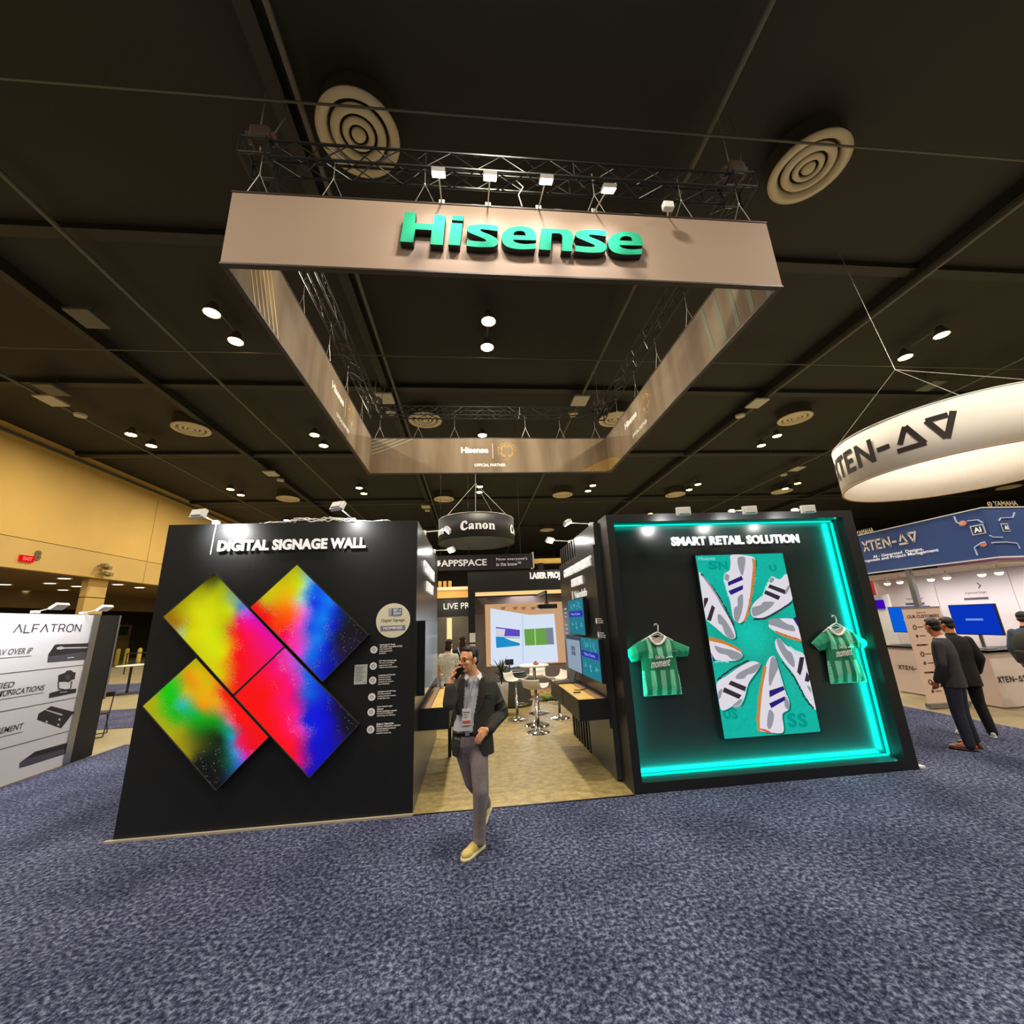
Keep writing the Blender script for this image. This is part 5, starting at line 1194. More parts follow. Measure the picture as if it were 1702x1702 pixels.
# potted plant
px_, py_ = .62, 9.75
t = thing('potted_plant', 'spiky dark green plant in a tall white pot behind the man', 'plant', (px_, py_, 0))
MB().lathe([(0, 0), (.10, 0), (.15, .5), (.155, .62), (.14, .62), (.13, .56), (0, .56)], (px_, py_, 0), 24).build('pot', M['white'], t, True)
MB().lathe([(0, .565), (.132, .565), (.132, .58), (0, .59)], (px_, py_, 0), 20).build('soil', mat('soil', (50, 38, 28), .9), t)
MB().tube((px_, py_, .56), (px_+.01, py_, .85), .018, .012).build('stem', mat('plant_stem', (84, 72, 44), .8), t)
lm = mat('leaf_green', (38, 62, 40), .5, noise=.3, nscale=6)
for k in range(34):
    a = k*2.399; el = .25+.95*((k*7) % 34)/34; L = .34+.12*((k*5) % 7)/7; z0 = .68+.18*(k/34)
    d = V((cos(a)*cos(el), sin(a)*cos(el), sin(el))); s = d.cross(V((0, 0, 1))).normalized()
    vs = []; 
    for j in range(6):
        u = j/5; w_ = .021*(1-abs(2*u-.8)**1.6*.55) if u < .95 else .002
        c_ = V((px_, py_, z0))+d*L*u+V((0, 0, -.18*u*u*L*(1.6-el)))
        vs += [c_-s*w_, c_+V((0, 0, -.006)), c_+s*w_]
    fs = [(3*j, 3*j+1, 3*j+4, 3*j+3) for j in range(5)]+[(3*j+1, 3*j+2, 3*j+5, 3*j+4) for j in range(5)]
    MB().add(vs, fs).build('leaf', lm, t, True, fix=False)

# ------------------------------------------------------------------ things beyond the booth
# dark round hanging sign
cx, cy, r, z0, z1 = .30, 21.6, 2.02, 6.0, 7.22
blk = mat('black_sign_fabric', (34, 34, 38), .6); und = mat('black_sign_inside', (44, 44, 34), .7)
t = thing('round_hanging_sign', 'black round hanging sign with white serif lettering between the booths', 'sign', (cx, cy, z0))
def cyl(r_, a0, a1, z0_, z1_, n=64):
    vs = []; 
    for i in range(n+1): a = a0+(a1-a0)*i/n; vs += [(cx+r_*cos(a), cy+r_*sin(a), z0_), (cx+r_*cos(a), cy+r_*sin(a), z1_)]
    return vs, [(2*i, 2*i+2, 2*i+3, 2*i+1) for i in range(n)]
MB().lathe([(r, z0), (r, z1), (r-.03, z1), (r-.03, z0)], (cx, cy, 0), 64, closed=True).build('fabric_band', blk, t, True)
MB().lathe([(r-.04, z0+.02), (r-.035, z1-.02)], (cx, cy, 0), 64).build('inner_band', und, t, True)
MB().lathe([(r+.01, z1), (r+.01, z1+.03), (r-.04, z1+.03), (r-.04, z1)], (cx, cy, 0), 64, closed=True).build('top_hoop', M['wire'], t)
CN = [[(470,202),(462,180),(430,176),(400,190),(383,222),(390,252),(415,268),(450,265),(478,246,1),(470,238,1),(448,250),(428,248),(418,225),(425,200),(445,190),(452,210)],
      [(486,228),(490,212),(520,204),(545,214),(546,250),(553,262,1),(520,263,1),(516,254),(500,265),(482,256),(484,240),(500,231),(517,229),(514,217),(500,218),(497,228)],
      [(558,207,1),(590,203,1),(592,212),(610,203),(628,208),(636,224),(636,254),(644,262,1),(606,262,1),(611,254),(611,226),(602,217),(592,226),(592,254),(598,262,1),(560,262,1),(566,254),(566,216)]]
CN.append([(x+165, y) for x, y in [p[:2] for p in CN[2]]])
OO = [(681+35*cos(a), 233+31*sin(a)) for a in np.linspace(0, 2*pi, 25)[:-1]]; OI = [(681+8*cos(a)-.25*22*sin(a), 233+22*sin(a)) for a in np.linspace(0, 2*pi, 17)[:-1]]
def serif(mb, a_c, zb_, h, wd):
    def fn(x, y): a = a_c+((x-594)/423)*wd/r; return V((cx+(r+.012)*cos(a), cy+(r+.012)*sin(a), zb_+h*(262-y)/86))
    for pl_ in CN: vs, fs, _ = cdt(smooth_poly(pl_, 4)); mb.add([fn(x, y) for x, y in vs], fs)
    vs, fs, _ = cdt(OO, [OI]); mb.add([fn(x, y) for x, y in vs], fs)
mb = MB()
for ac in (-pi/2+.02, -pi/2+.02+2*pi/3*.68, -pi/2+.02-2*pi/3*.68): serif(mb, ac, z0+.36, .44, 1.75)
mb.build('lettering', M['lit'], t, fix=False)
for a in (-2.4, -1.6, -.7, .8): MB().tube((cx+r*cos(a), cy+r*sin(a), z1), (cx, cy, 9.4), .012, n=5).build('hanging_wire', M['wire'], t)
MB().tube((cx, cy, 9.4), (cx, cy, CZ), .012, n=5).build('hanging_wire', M['wire'], t)
# dark slogan banner
ay = 17.5; A1 = lambda px, py: at(px, py, 1, ay)
x0, x1, z0_, z1_ = A1(700, 948).x, A1(886, 945).x, A1(800, 946).z, A1(800, 922).z
t = thing('slogan_banner', 'long dark banner with a white slogan hanging low between the booths', 'banner', ((x0+x1)/2, ay, z0_))
MB().box((x0, ay, z0_), (x1, ay+.1, z1_)).build('panel', mat('slate_banner', (50, 47, 60), .6), t)
MB().box((x1, ay-.02, z0_), (x1+.06, ay+.6, z1_+.05)).build('end_panel', M['white'], t)
def q_text(s, bl, br, tl, y, par, m_, **kw):
    a, b, c = at(*bl, 1, y-.01), at(*br, 1, y-.01), at(*tl, 1, y-.01)
    return text(s, (a.x, y-.01, a.z), (b.x-a.x, 0, 0), (0, 0, c.z-a.z), (0, -1, 0), m_, par, **kw)
q_text('APPSPACE', (733, 942), (809, 939), (733, 931), ay, t, M['lit'], bold=.02)
MB().add([A1(727, 932)+V((0, -.01, 0)), A1(733, 931.5)+V((0, -.01, 0)), A1(730, 934)+V((0, -.01, 0)), A1(733, 936)+V((0, -.01, 0)), A1(730, 941)+V((0, -.01, 0)), A1(727, 941)+V((0, -.01, 0))], [(0, 1, 2, 3, 4, 5)]).build('logo_mark', M['lit'], t, fix=False)
q_text("Now everyone's", (825, 933), (876.5, 930), (825, 927), ay, t, M['lit']); q_text('in the know™', (825, 941), (866, 939), (825, 934.5), ay, t, M['lit'])
MB().box((A1(817, 930).x, ay-.008, z0_+.06), (A1(817, 930).x+.012, ay-.002, z1_-.06)).build('divider', M['pipe'], t)
for x in (x0+.8, x0+2, x1-.5): MB().tube((x, ay+.05, z1_), (x, ay+.05, CZ), .007, n=5).build('hanging_wire', M['truss'], t)
# black shop front with LIVE PR.. lettering and timber soffit
ly = 16.5; L1 = lambda px, py: at(px, py, 1, ly)
t = thing('live_booth', 'dark booth with white lettering and a timber soffit left behind the passage', 'booth wall', (-.7, ly, 0))
xr = -.05
MB().box((-2.4, ly, L1(750, 1025).z), (xr, ly+.15, L1(750, 996).z)).build('sign_board', mat('near_black', (20, 18, 16), .5), t)
MB().box((-2.4, ly-.1, L1(750, 994).z), (xr, ly+.1, L1(750, 981).z)).build('timber_soffit', mat('timber_soffit', (232, 178, 96), .6), t)
MB().box((-2.4, ly-.15, L1(750, 981).z), (xr, ly+.12, L1(750, 976).z)).build('cornice', mat('cream_cornice', (250, 232, 196), .5), t)
for i in range(3): MB().box((-1.35+.2*i, ly+.4, 3.2), (-1.22+.2*i, ly+.6, 3.62)).build('timber_block', M['wood'], t)
MB().box((-2.4, ly+1.6, 0), (xr+1.4, ly+1.7, 3.3)).build('rear_wall', mat('rear_grey', (78, 74, 66), .7), t)
w0, w1 = L1(742, 1060).x, L1(750.5, 1060).x
MB().box((w0, ly+.3, .6), (w1, ly+.34, L1(745, 1027).z)).build('lit_panel', emis('cream_light', (250, 226, 160), 1.1), t)
q_text('LIVE PRINTING', (737.5, 1013), (737.5+41*13/6.1, 1010), (737.5, 1003), ly, t, M['lit'])
light('live_light', 'AREA', (-.9, ly+.8, 2.6), 25, (1, .85, .6), size=.6)
light('live_light', 'SPOT', (-.9, ly-1.2, 2.9), 30, (1, .88, .66), (-.9, ly, 3.1), .2, 120, .8)
t = thing('paper_signs', 'two small pale paper signs on the dark post behind the man', 'sign', at(786, 1065, 1, PY-.01))
MB().box(at(780.5, 1068, 1, PY-.01), at(790, 1052, 1, PY-.004)).build('upper_sheet', M['white'], t); MB().box(at(780.5, 1076, 1, PY-.01), at(790, 1070.5, 1, PY-.004)).build('lower_sheet', M['white'], t)
# block right of header: timber edge glimpse
p_l = at(895, 936, 1, 16.0)
t = thing('timber_ledge', 'pale timber ledge glimpsed above the projection room', 'ledge', at(915, 930, 1, 16.0))
MB().box(at(889, 936, 1, 16.0), at(940, 929, 1, 16.3)).build('ledge', M['wood'], t); MB().box((p_l.x, 16.05, 0), (p_l.x+.2, 16.25, p_l.z)).build('post', M['dark'], t)
# water bottle
# ------------------------------------------------------------------ white round sign, right
cx, cy, r, z0, z1 = 12.267, 8.552, 2.388, 5.0, 6.22
t = thing('white_ring_sign', 'large white fabric ring sign with black lettering hanging at the right', 'sign', (cx, cy, z0))
wf = mat('white_ring_fabric', (246, 240, 232), .8)
MB().lathe([(r, z0), (r, z1), (r-.03, z1), (r-.03, z0)], (cx, cy, 0), 96, closed=True).build('fabric_band', wf, t, True)
MB().lathe([(r+.008, z0-.012), (r+.008, z0+.006), (r-.035, z0+.006), (r-.035, z0-.012)], (cx, cy, 0), 96, closed=True).build('bottom_hoop', mat('hoop_tan', (170, 140, 110), .5), t, True)
MB().lathe([(r+.008, z1-.006), (r+.008, z1+.02), (r-.035, z1+.02), (r-.035, z1-.006)], (cx, cy, 0), 96, closed=True).build('top_hoop', M['white'], t, True)
# glyph shapes (unit height 1), drawn as strokes
def stroke(mb, pts, w_, fn, sub=4):
    for i in range(len(pts)-1):
        a, b = np.array(pts[i], float), np.array(pts[i+1], float); d = (b-a)/np.linalg.norm(b-a); nn = np.array([-d[1], d[0]])*w_/2
        e0 = -d*w_/2*(i > 0); e1 = d*w_/2*(i < len(pts)-2)
        P = []
        for k in range(sub+1):
            q = (a+e0)+((b+e1)-(a+e0))*k/sub; P += [fn(*(q+nn)), fn(*(q-nn))]
        mb.add(P, [(2*k, 2*k+1, 2*k+3, 2*k+2) for k in range(sub)])
XT = [([(0, 0), (.62, 1)],), ([(0, 1), (.62, 0)],), ([(.72, .91), (1.42, .91)],), ([(1.07, .9), (1.07, 0)],), ([(1.62, 1), (1.62, 0)],), ([(1.62, .91), (2.15, .91)],), ([(1.62, .5), (2.08, .5)],), ([(1.62, .09), (2.15, .09)],),
      ([(2.42, 0), (2.42, 1)],), ([(2.42, .95), (3.12, .05)],), ([(3.12, 0), (3.12, 1)],), ([(3.35, .42), (3.85, .42)],),
      ([(4.05, .09), (4.98, .09)],), ([(4.94, .09), (4.52, .95)],), ([(4.52, .95), (4.2, .32)],),
      ([(5.78, .91), (5.15, .91)],), ([(5.17, .91), (5.56, .08)],), ([(5.56, .05), (5.95, 1)],)]
def xten(mb, fn, w_=.2):
    for (p,) in XT: stroke(mb, p, w_, fn)
th0 = math.atan2(-2.4, -1); 
def ringfn(a0, s, zb_): return lambda x, y: V((cx+(r+.014)*cos(a0+x*s/r), cy+(r+.014)*sin(a0+x*s/r), zb_+y*s*1.08))
# start angle found from the letter positions in view
ink = mat('ring_ink', (42, 30, 28), .7)
mb = MB(); xten(mb, ringfn(RING_A, RING_S, z0+.33)); mb.build('lettering', ink, t, fix=False)
mb = MB(); xten(mb, ringfn(RING_A+pi, RING_S, z0+.33)); mb.build('lettering', ink, t, fix=False)
ap = at(1530, 638, 1, 7.0)
ap = V((10.6, 8.0, 7.6))
for a in (2.6, 3.9, 5.2): MB().tube((cx+r*cos(a), cy+r*sin(a), z1), ap, .008, n=5).build('hanging_wire', M['wire'], t)
MB().tube(ap, (ap.x-.3, ap.y+.2, CZ), .008, n=5).build('hanging_wire', M['wire'], t)
# ------------------------------------------------------------------ right booth (blue header)
HX, HY = 9.75, 6.68
t = thing('blue_header_booth', 'white booth with a long blue header, white back wall and lit ceiling edge', 'booth', (10.5, 8.5, 0))
blue = mat('blue_header', (44, 74, 138), .5, noise=.12, nscale=.8)
MB().box((HX, HY+.081, 2.7225), (HX+.08, 9.6, 3.6545)).build('header_side', blue, t); MB().box((HX, HY, 2.7225), (14, HY+.08, 3.6545)).build('header_front', blue, t)
MB().box((HX-.012, HY-.012, 3.655), (14, 9.6, 3.675)).build('header_cap', M['white'], t) if False else None
MB().box((HX-.015, HY+.0905, 3.655), (HX+.09, 9.6, 3.675)).box((HX-.015, HY-.015, 3.655), (14, HY+.09, 3.675)).box((HX-.015, HY+.0905, 2.70), (HX+.09, 9.6, 2.722)).box((HX-.015, HY-.015, 2.70), (14, HY+.09, 2.722)).build('header_trim', M['white'], t)
hd = lambda px, py: at(px, py, 0, HX-.01)
a, b, c = hd(1437, 917), hd(1526, 900), hd(1437, 903)
k = (b.y-a.y)/5.95
mb = MB(); 
gold_sil = mat('header_letter', (232, 220, 206), .4)
xten(mb, lambda x, y: V((HX-.01, a.y+k*x, a.z+abs(k)*1.15*y)), .19); mb.build('lettering', gold_sil, t, fix=False)
def htext(s, p0, p1, ptop): 
    A_, B_, C_ = hd(*p0), hd(*p1), hd(*ptop); return text(s, (HX-.01, A_.y, A_.z), (0, B_.y-A_.y, 0), (0, 0, max(.06, C_.z-A_.z)), (-1, 0, 0), M['lit'], t, bold=.015)
htext('AI - Generated  Designs,', (1452, 929), (1535, 914), (1452, 923)); htext('Proposals and Project Management', (1433, 937), (1561, 917), (1433, 931))
mb = MB(); mo = MB(); mk = MB()
def hline(pts, w_=.014):
    q = [hd(*p_) for p_ in pts]; mb.path([(HX-.012, v.y, v.z) for v in q], w_, 4)
hline([(1586, 858), (1590, 868), (1600, 872)]); hline([(1608, 866), (1625, 864), (1634, 869)]); hline([(1625, 923), (1620, 910), (1632, 902), (1638, 901)])
for (px, py), rr, col_ in (((1600, 870), .07, 'o'), ((1634, 905), .06, 'o')):
    q = hd(px, py); mo = MB(); mo.ball((HX-.01, q.y, q.z), (.006, rr, rr*.8), sub=2); mo.build('orange_node_print', mat('orange_print', (236, 150, 116), .5), t)
for (px, py), rr in (((1625.5, 880.5), .09),):
    q = hd(px, py); mk.bbox((HX-.02, q.y-rr, q.z-rr*.8), (HX-.008, q.y+rr, q.z+rr*.8), .005); mb.bbox((HX-.015, q.y-rr*1.25, q.z-rr*1.05), (HX-.006, q.y+rr*1.25, q.z+rr*1.05), .004)
    text('AI', (HX-.024, q.y+.06, q.z-.05), (0, -.12, 0), (0, 0, .1), (-1, 0, 0), M['lit'], t, bold=.03)
hf = lambda px, py: at(px, py, 1, HY-.01)
for (px, py), rr in (((1671, 877), .065),):
    q = hf(px, py); mk.bbox((q.x-rr, HY-.02, q.z-rr), (q.x+rr, HY-.008, q.z+rr), .005); mb.bbox((q.x-rr*1.25, HY-.015, q.z-rr*1.25), (q.x+rr*1.25, HY-.006, q.z+rr*1.25), .004)
    text('AI', (q.x-.04, HY-.024, q.z-.04), (.08, 0, 0), (0, 0, .08), (0, -1, 0), M['lit'], t, bold=.03)
def fline(pts): mb.path([V((hf(*p_).x, HY-.012, hf(*p_).z)) for p_ in pts], .012, 4)
fline([(1660, 866), (1663, 861), (1683, 860), (1686, 852)]); fline([(1645, 890), (1650, 893), (1666, 893)]); fline([(1648, 902), (1672, 901), (1690, 903), (1695, 912)])
mb.build('circuit_print', mat('pale_blue_print', (190, 205, 240), .5), t, fix=False)
mk.build('chip_print', mat('chip_print', (34, 38, 66), .5), t)
# back wall graphic panels
bw = mat('white_graphic', (222, 214, 218), .6)
BX = 11.1
for (y0, y1) in ((6.2, 7.55), (7.56, 9.0), (9.01, 10.5)):
    MB().box((BX, y0, 0), (BX+.06, y1, 2.62)).build('graphic_panel', bw, t)
MB().box((HX+.1, HY+.1, 2.60), (BX+1, 10.5, 2.66)).build('soffit', mat('soffit_pink', (222, 204, 194), .7), t)
for y in (8.42, 9.75): MB().bbox((HX+.05, y-.05, 0), (HX+.15, y+.05, 2.7), .01).build('alu_post', M['alu'], t)
red = mat('red_band', (200, 30, 46), .6); pur = mat('purple_band', (120, 70, 120), .6)
MB().box((11.6, 6.2, 2.4), (11.66, 9.2, 2.95)).build('rear_band', pur, t); MB().box((11.5, 8.2, 2.2), (11.58, 11.0, 2.75)).build('rear_band', red, t)
sl = at(1620, 1000, 0, BX)
for (px, py, s_, w_) in ((1640, 985, 'AI-generated Designs', 40), (1535, 995, 'AI-generated Designs', 32)):
    q = at(px, py, 0, BX-.01); q0 = at(px-w_*.9, py+3, 0, BX-.01)
    text(s_, (BX-.01, q0.y, q.z-.02), (0, q.y-q0.y, 0), (0, 0, .06), (-1, 0, 0), mat('print_dark', (90, 80, 96), .6), t, bold=.01)
    MB().box((BX-.012, (q.y+q0.y)/2-.2, q.z-.14), (BX-.006, (q.y+q0.y)/2+.25, q.z-.09)).build('print_bar', mat('print_dark', (90, 80, 96), .6), t)
    mb = MB(); stroke(mb, [(0, 1), (.5, .5), (0, 0)], .2, lambda x, y, q=q: V((BX-.01, q.y-x*.1+.12, q.z+.1+y*.12))); mb.build('print_mark', mat('print_dark', (90, 80, 96), .6), t, fix=False)
for i, y in enumerate((7.0, 7.35, 7.9, 8.3, 8.9, 9.3)):
    q = V((HX+.35+.1*(i % 2), y, 2.52)); 
    l_ = thing('booth_spotlight', 'bright white spotlight under the blue header, %s from the front corner' % ['first', 'second', 'third', 'fourth', 'fifth', 'sixth'][i], 'lamp', q, 0, 'spotlights under the blue header')
    MB().tube(q+V((0, 0, .1)), q+V((0, 0, .02)), .02).build('stem', M['white'], l_); MB().lathe([(0, .0), (.05, -.02), (.07, -.07), (0.06, -.07), (0, -.03)], q, 20).build('shade', M['white'], l_, True)
    MB().ball(q+V((0, 0, -.07)), (.062, .062, .045), sub=2).build('bulb', emis('booth_bulb', (255, 248, 235), 14), l_, True)
    light('booth_spot', 'SPOT', q+V((0, 0, -.14)), 19, (1, .93, .88), (BX, y, 1.3), .05, 130, .8)
# counter
ct = thing('white_counter', 'white L-shaped counter with black top and black lettering under the blue header', 'counter', (10.2, 7.8, 0))
pk = mat('pinkish_white_panel', (226, 204, 196), .6)
MB().box((9.75, 7.35, .02), (9.79, 9.3, .98)).build('side_panel', pk, ct); MB().box((9.79, 7.35, .02), (14, 7.39, .98)).build('front_panel', mat('white_counter_panel', (226, 214, 206), .6), ct)
MB().box((9.70, 7.30, .98), (10.3, 9.34, 1.02)).box((9.70, 7.30, .98), (14, 7.9, 1.0195)).build('counter_top', M['dark'], ct)
MB().box((9.77, 7.37, 0), (9.8, 9.28, .12)).build('kick', mat('kick_grey', (150, 146, 136), .6), ct)
def ctext(bl, br, mbk):
    A_, B_ = at(*bl, 0, 9.74), at(*br, 0, 9.74); k = (B_.y-A_.y)/3.85
    return A_, k
A_, k = ctext((1494, 1112), (1522, 1108), None)
mb = MB()
for (p_,) in XT[:12]: stroke(mb, p_, .18, lambda x, y: V((9.742, A_.y+k*x, A_.z+abs(k)*.9*y)))
A2 = at(1661, 1135, 1, 7.34); B2 = at(1702, 1128, 1, 7.34); k2 = (B2.x-A2.x)/5.2
xten(mb, lambda x, y: V((A2.x+k2*x, 7.342, A2.z+k2*1.0*y)), .19); mb.build('lettering', mat('counter_ink', (70, 56, 60), .6), ct, fix=False)
# monitors of that booth
def bmon(c4, X, label, lit=(8, 52, 186)):
    a, b, c, d = [at(*q, 0, X) for q in c4]
    y0, y1 = (a.y+d.y)/2, (b.y+c.y)/2; z0, z1 = min(a.z, b.z)*.5+max(a.z, b.z)*.5, (c.z+d.z)/2
    zt, zb2 = max(z0, z1), min(z0, z1)
    m_ = thing('counter_monitor', label, 'monitor', (X, (y0+y1)/2, zb2), 0, 'blue monitors of the white booth')
    MB().bbox((X+.004, min(y0, y1)-.015, zb2-.015), (X+.05, max(y0, y1)+.015, zt+.015), .006).build('housing', M['dark'], m_)
    MB().box((X, min(y0, y1), zb2), (X+.004, max(y0, y1), zt)).build('screen', emis('blue_screen', lit, 1), m_)
    MB().box((X-.002, (y0+y1)/2-.15, (zt+zb2)/2-.02), (X-.0005, (y0+y1)/2+.15, (zt+zb2)/2+.02)).build('caption_bar', emis('screen_caption', (110, 150, 230), 1), m_)
    MB().box((X+.02, (y0+y1)/2-.03, 1.02), (X+.04, (y0+y1)/2+.03, zb2)).build('stand_neck', M['alu'], m_)
    MB().bbox((X-.06, (y0+y1)/2-.14, 1.02), (X+.12, (y0+y1)/2+.14, 1.035), .004).build('stand_base', M['alu'], m_)
bmon([(1576, 1009), (1653, 1002), (1663, 1053), (1592, 1055)], 10.12, 'larger blue monitor right of the two suited men')
bmon([(1474, 1010), (1545, 1008), (1550, 1050), (1488, 1051)], 10.12, 'blue monitor half hidden behind the roll-up banner', (10, 92, 214))
# roll-up
rx, ry = 9.30, 8.22
R1 = lambda px, py: at(px, py, 1, 7.72)
t = thing('rollup_banner', 'peach roll-up banner headed OUR CUSTOMERS behind the suited men', 'banner', (9.1, 7.72, 0))
xa, xb_, zt = R1(1499, 1014).x, R1(1562, 1012).x, R1(1530, 1011).z
MB().box((xa, 7.72, .09), (xb_, 7.726, zt)).build('sheet', mat('peach_sheet', (232, 202, 184), .7), t)
MB().bbox((xa-.01, 7.67, 0.0), (xb_+.01, 7.78, .09), .01).build('base_cassette', M['alu'], t); MB().bbox((xa, 7.71, zt), (xb_, 7.736, zt+.025), .004).build('top_rail', M['alu'], t)
br_ = mat('brown_print', (104, 66, 62), .6)
w_ = xb_-xa
text('OUR CUSTOMERS', (xa+.08*w_, 7.717, zt-.19), (w_*.84, 0, 0), (0, 0, .065), (0, -1, 0), br_, t, bold=.03); text('Some of', (xa+.36*w_, 7.717, zt-.10), (w_*.24, 0, 0), (0, 0, .04), (0, -1, 0), br_, t)
mb = MB()
for i in range(8):
    z_ = zt-.36-.17*i
    for j in (0, 1):
        xx = xa+w_*(.12+.44*j); kk = (i+j) % 3
        if kk == 0: mb.path([(xx+.07+.035*cos(q), 7.717, z_+.04*sin(q)) for q in np.linspace(0, 2*pi, 13)], .009, 4)
        elif kk == 1: mb.ball((xx+.07, 7.718, z_), (.035, .002, .035), sub=1)
        else: mb.box((xx, 7.716, z_-.015), (xx+.2, 7.718, z_+.015))
        mb.box((xx+.13, 7.716, z_-.008), (xx+.26, 7.718, z_+.008))
mb.build('logo_rows', br_, t, fix=False)
# sign lettering above the header (another booth behind)
t = thing('rooftop_sign', 'dark hall sign board with pale raised brand lettering behind the blue header', 'sign', (10.6, 10.0, 3.7))
MB().box((10.5, 7.2, 3.0), (10.55, 11.5, 3.78)).build('board', mat('warm_dark_board', (58, 48, 36), .7), t)
q0, q1 = at(1424, 891, 0, 10.3), at(1453, 884, 0, 10.3)
q2, q3 = at(1652, 841, 1, 7.6), at(1693, 841, 1, 7.6)
yl = mat('brand_letter', (214, 200, 160), .5)
text('YAMAHA', (10.3, q0.y, q0.z), (0, q1.y-q0.y, 0), (0, 0, .13), (-1, 0, 0), yl, t, bold=.03)
text('YAMAHA', (q2.x, 7.6, q2.z), (q3.x-q2.x, 0, 0), (0, 0, .11), (0, -1, 0), yl, t, bold=.04)
mb = MB(); q4 = at(1645, 838, 1, 7.6); mb.path([(q4.x+.05*cos(a), 7.6, q4.z+.05*sin(a)) for a in np.linspace(0, 2*pi, 17)], .008, 4)
for a in (pi/2, pi/2+2*pi/3, pi/2-2*pi/3): mb.tube((q4.x, 7.6, q4.z), (q4.x+.045*cos(a), 7.6, q4.z+.045*sin(a)), .006, n=4)
mb.build('round_logo', yl, t, fix=False)
# white tall banner + cushion glimpses left of counter
t = thing('pale_side_panel', 'narrow white panel with a purple square at the left edge of the white booth', 'panel', (10.6, 9.9, 0))
MB().box((10.55, 9.7, 1.0), (10.6, 10.25, 2.2)).build('panel', M['white'], t); q = at(1462, 1005, 0, 10.5); MB().box((10.5, q.y-.1, q.z-.1), (10.54, q.y+.25, q.z+.12)).build('purple_square', emis('purple', (70, 10, 190), .8), t)

# ------------------------------------------------------------------ left white product booth
WXL = -6.63
t = thing('product_wall', 'white product wall with grey lettering and black product pictures at the left edge', 'booth wall', (WXL, 6.5, 0))
wm_ = mat('white_wall_print', (206, 206, 214), .5)
MB().box((WXL-.06, 2.5, .0), (WXL, 8.08, 2.36)).build('printed_panel', wm_, t)
MB().box((WXL-.09, 8.08, 0), (WXL+.015, 8.20, 2.38)).build('alu_profile', M['alu'], t)
MB().box((WXL-.09, 8.20, .0), (WXL+.0, 8.62, 2.36)).build('black_end_panel', M['booth'], t); MB().box((WXL-.09, 8.62, 0.9), (WXL+.01, 8.66, 2.36)).build('alu_edge', M['alu'], t)
MB().box((WXL-.8, 8.60, 0), (WXL-.09, 8.62, .06)).build('floor_strip', M['pipe'], t)
W1 = lambda px, py: at(px, py, 0, WXL+.004)
gi = mat('grey_ink', (70, 70, 78), .6)
def wtext(s, bl, br, h, full=None, **kw):
    A_, B_ = W1(*bl), W1(*br); return text(s, (WXL+.004, A_.y, B_.z), (0, B_.y-A_.y, 0), (0, 0, h), (1, 0, 0), gi, t, **kw)
# brand word with open A shapes drawn as strokes
A_, B_ = W1(22, 1052), W1(139, 1050); k = (B_.y-A_.y)/8.4; hh = .115
mb = MB(); fn = lambda x, y: V((WXL+.005, A_.y+k*x, A_.z+hh*y))
G = {'A': [[(0, 0), (.42, 1), (.84, 0)]], 'L': [[(0, 1), (0, 0), (.6, 0)]], 'F': [[(0, 0), (0, 1), (.65, 1)], [(0, .5), (.55, .5)]], 'T': [[(0, 1), (.8, 1)], [(.4, 1), (.4, 0)]],
     'R': [[(0, 0), (0, 1), (.5, 1), (.65, .85), (.65, .6), (.5, .45), (0, .45)], [(.4, .45), (.68, 0)]], 'O': [[(.2, 0), (.6, 0), (.8, .25), (.8, .75), (.6, 1), (.2, 1), (0, .75), (0, .25), (.2, 0)]], 'N': [[(0, 0), (0, 1), (.7, 0), (.7, 1)]]}
adv = 0
for ch in 'ALFATRON':
    for st_ in G[ch]: stroke(mb, st_, .15, lambda x, y, o_=adv: fn((x+o_)*1.02, y), 1)
    adv += {'A': 1.06, 'L': .86, 'F': .92, 'T': 1.04, 'R': .98, 'O': 1.1, 'N': .9}[ch]
mb.build('brand_lettering', gi, t, fix=False)
wtext('AV OVER IP', (-8, 1091), (53, 1086), .085, shear=.15, bold=.01)
wtext('UNIFIED', (-36, 1147), (23, 1142), .08, shear=.15, bold=.01); wtext('COMMUNICATIONS', (-36, 1158), (73, 1147), .08, shear=.15, bold=.01)
wtext('SITE', (-46, 1208), (-2, 1204), .08, shear=.15, bold=.01); wtext('MANAGEMENT', (-46, 1221), (38, 1211), .08, shear=.15, bold=.01)
mb = MB()
for (a_, b_) in (((0, 1119), (140, 1106)), ((0, 1182), (128, 1160)), ((0, 1245), (116, 1215))):
    P, Q = W1(*a_), W1(*b_); zz = (P.z+Q.z)/2; mb.box((WXL+.001, 3.2, zz-.004), (WXL+.004, 8.07, zz+.004))
for (a_, b_) in (((-8, 1093), (53, 1089)), ((-36, 1150), (23, 1145)), ((-36, 1161), (73, 1150)), ((-46, 1225), (38, 1215))):
    P, Q = W1(*a_), W1(*b_); mb.box((WXL+.001, P.y, Q.z-.012), (WXL+.004, Q.y, Q.z-.006))
mb.build('divider_lines', gi, t)
ink2 = mat('product_print', (34, 32, 40), .5); ink3 = mat('product_print_pale', (180, 180, 186), .5); ink4 = mat('product_print_mid', (70, 70, 84), .5)
def wpoly(nm, pts, m_, d=.003, par=t): return MB().add([at(x, y, 0, WXL+d) for x, y in pts], [tuple(range(len(pts)))]).build(nm, m_, par, fix=False)
q8 = lambda pts: [(x/5.156, 1000+y/5.156) for x, y in pts]
b1 = wpoly('switch_picture', q8([(405,522),(415,450),(465,375),(480,366),(758,356),(742,495)]), ink2); 
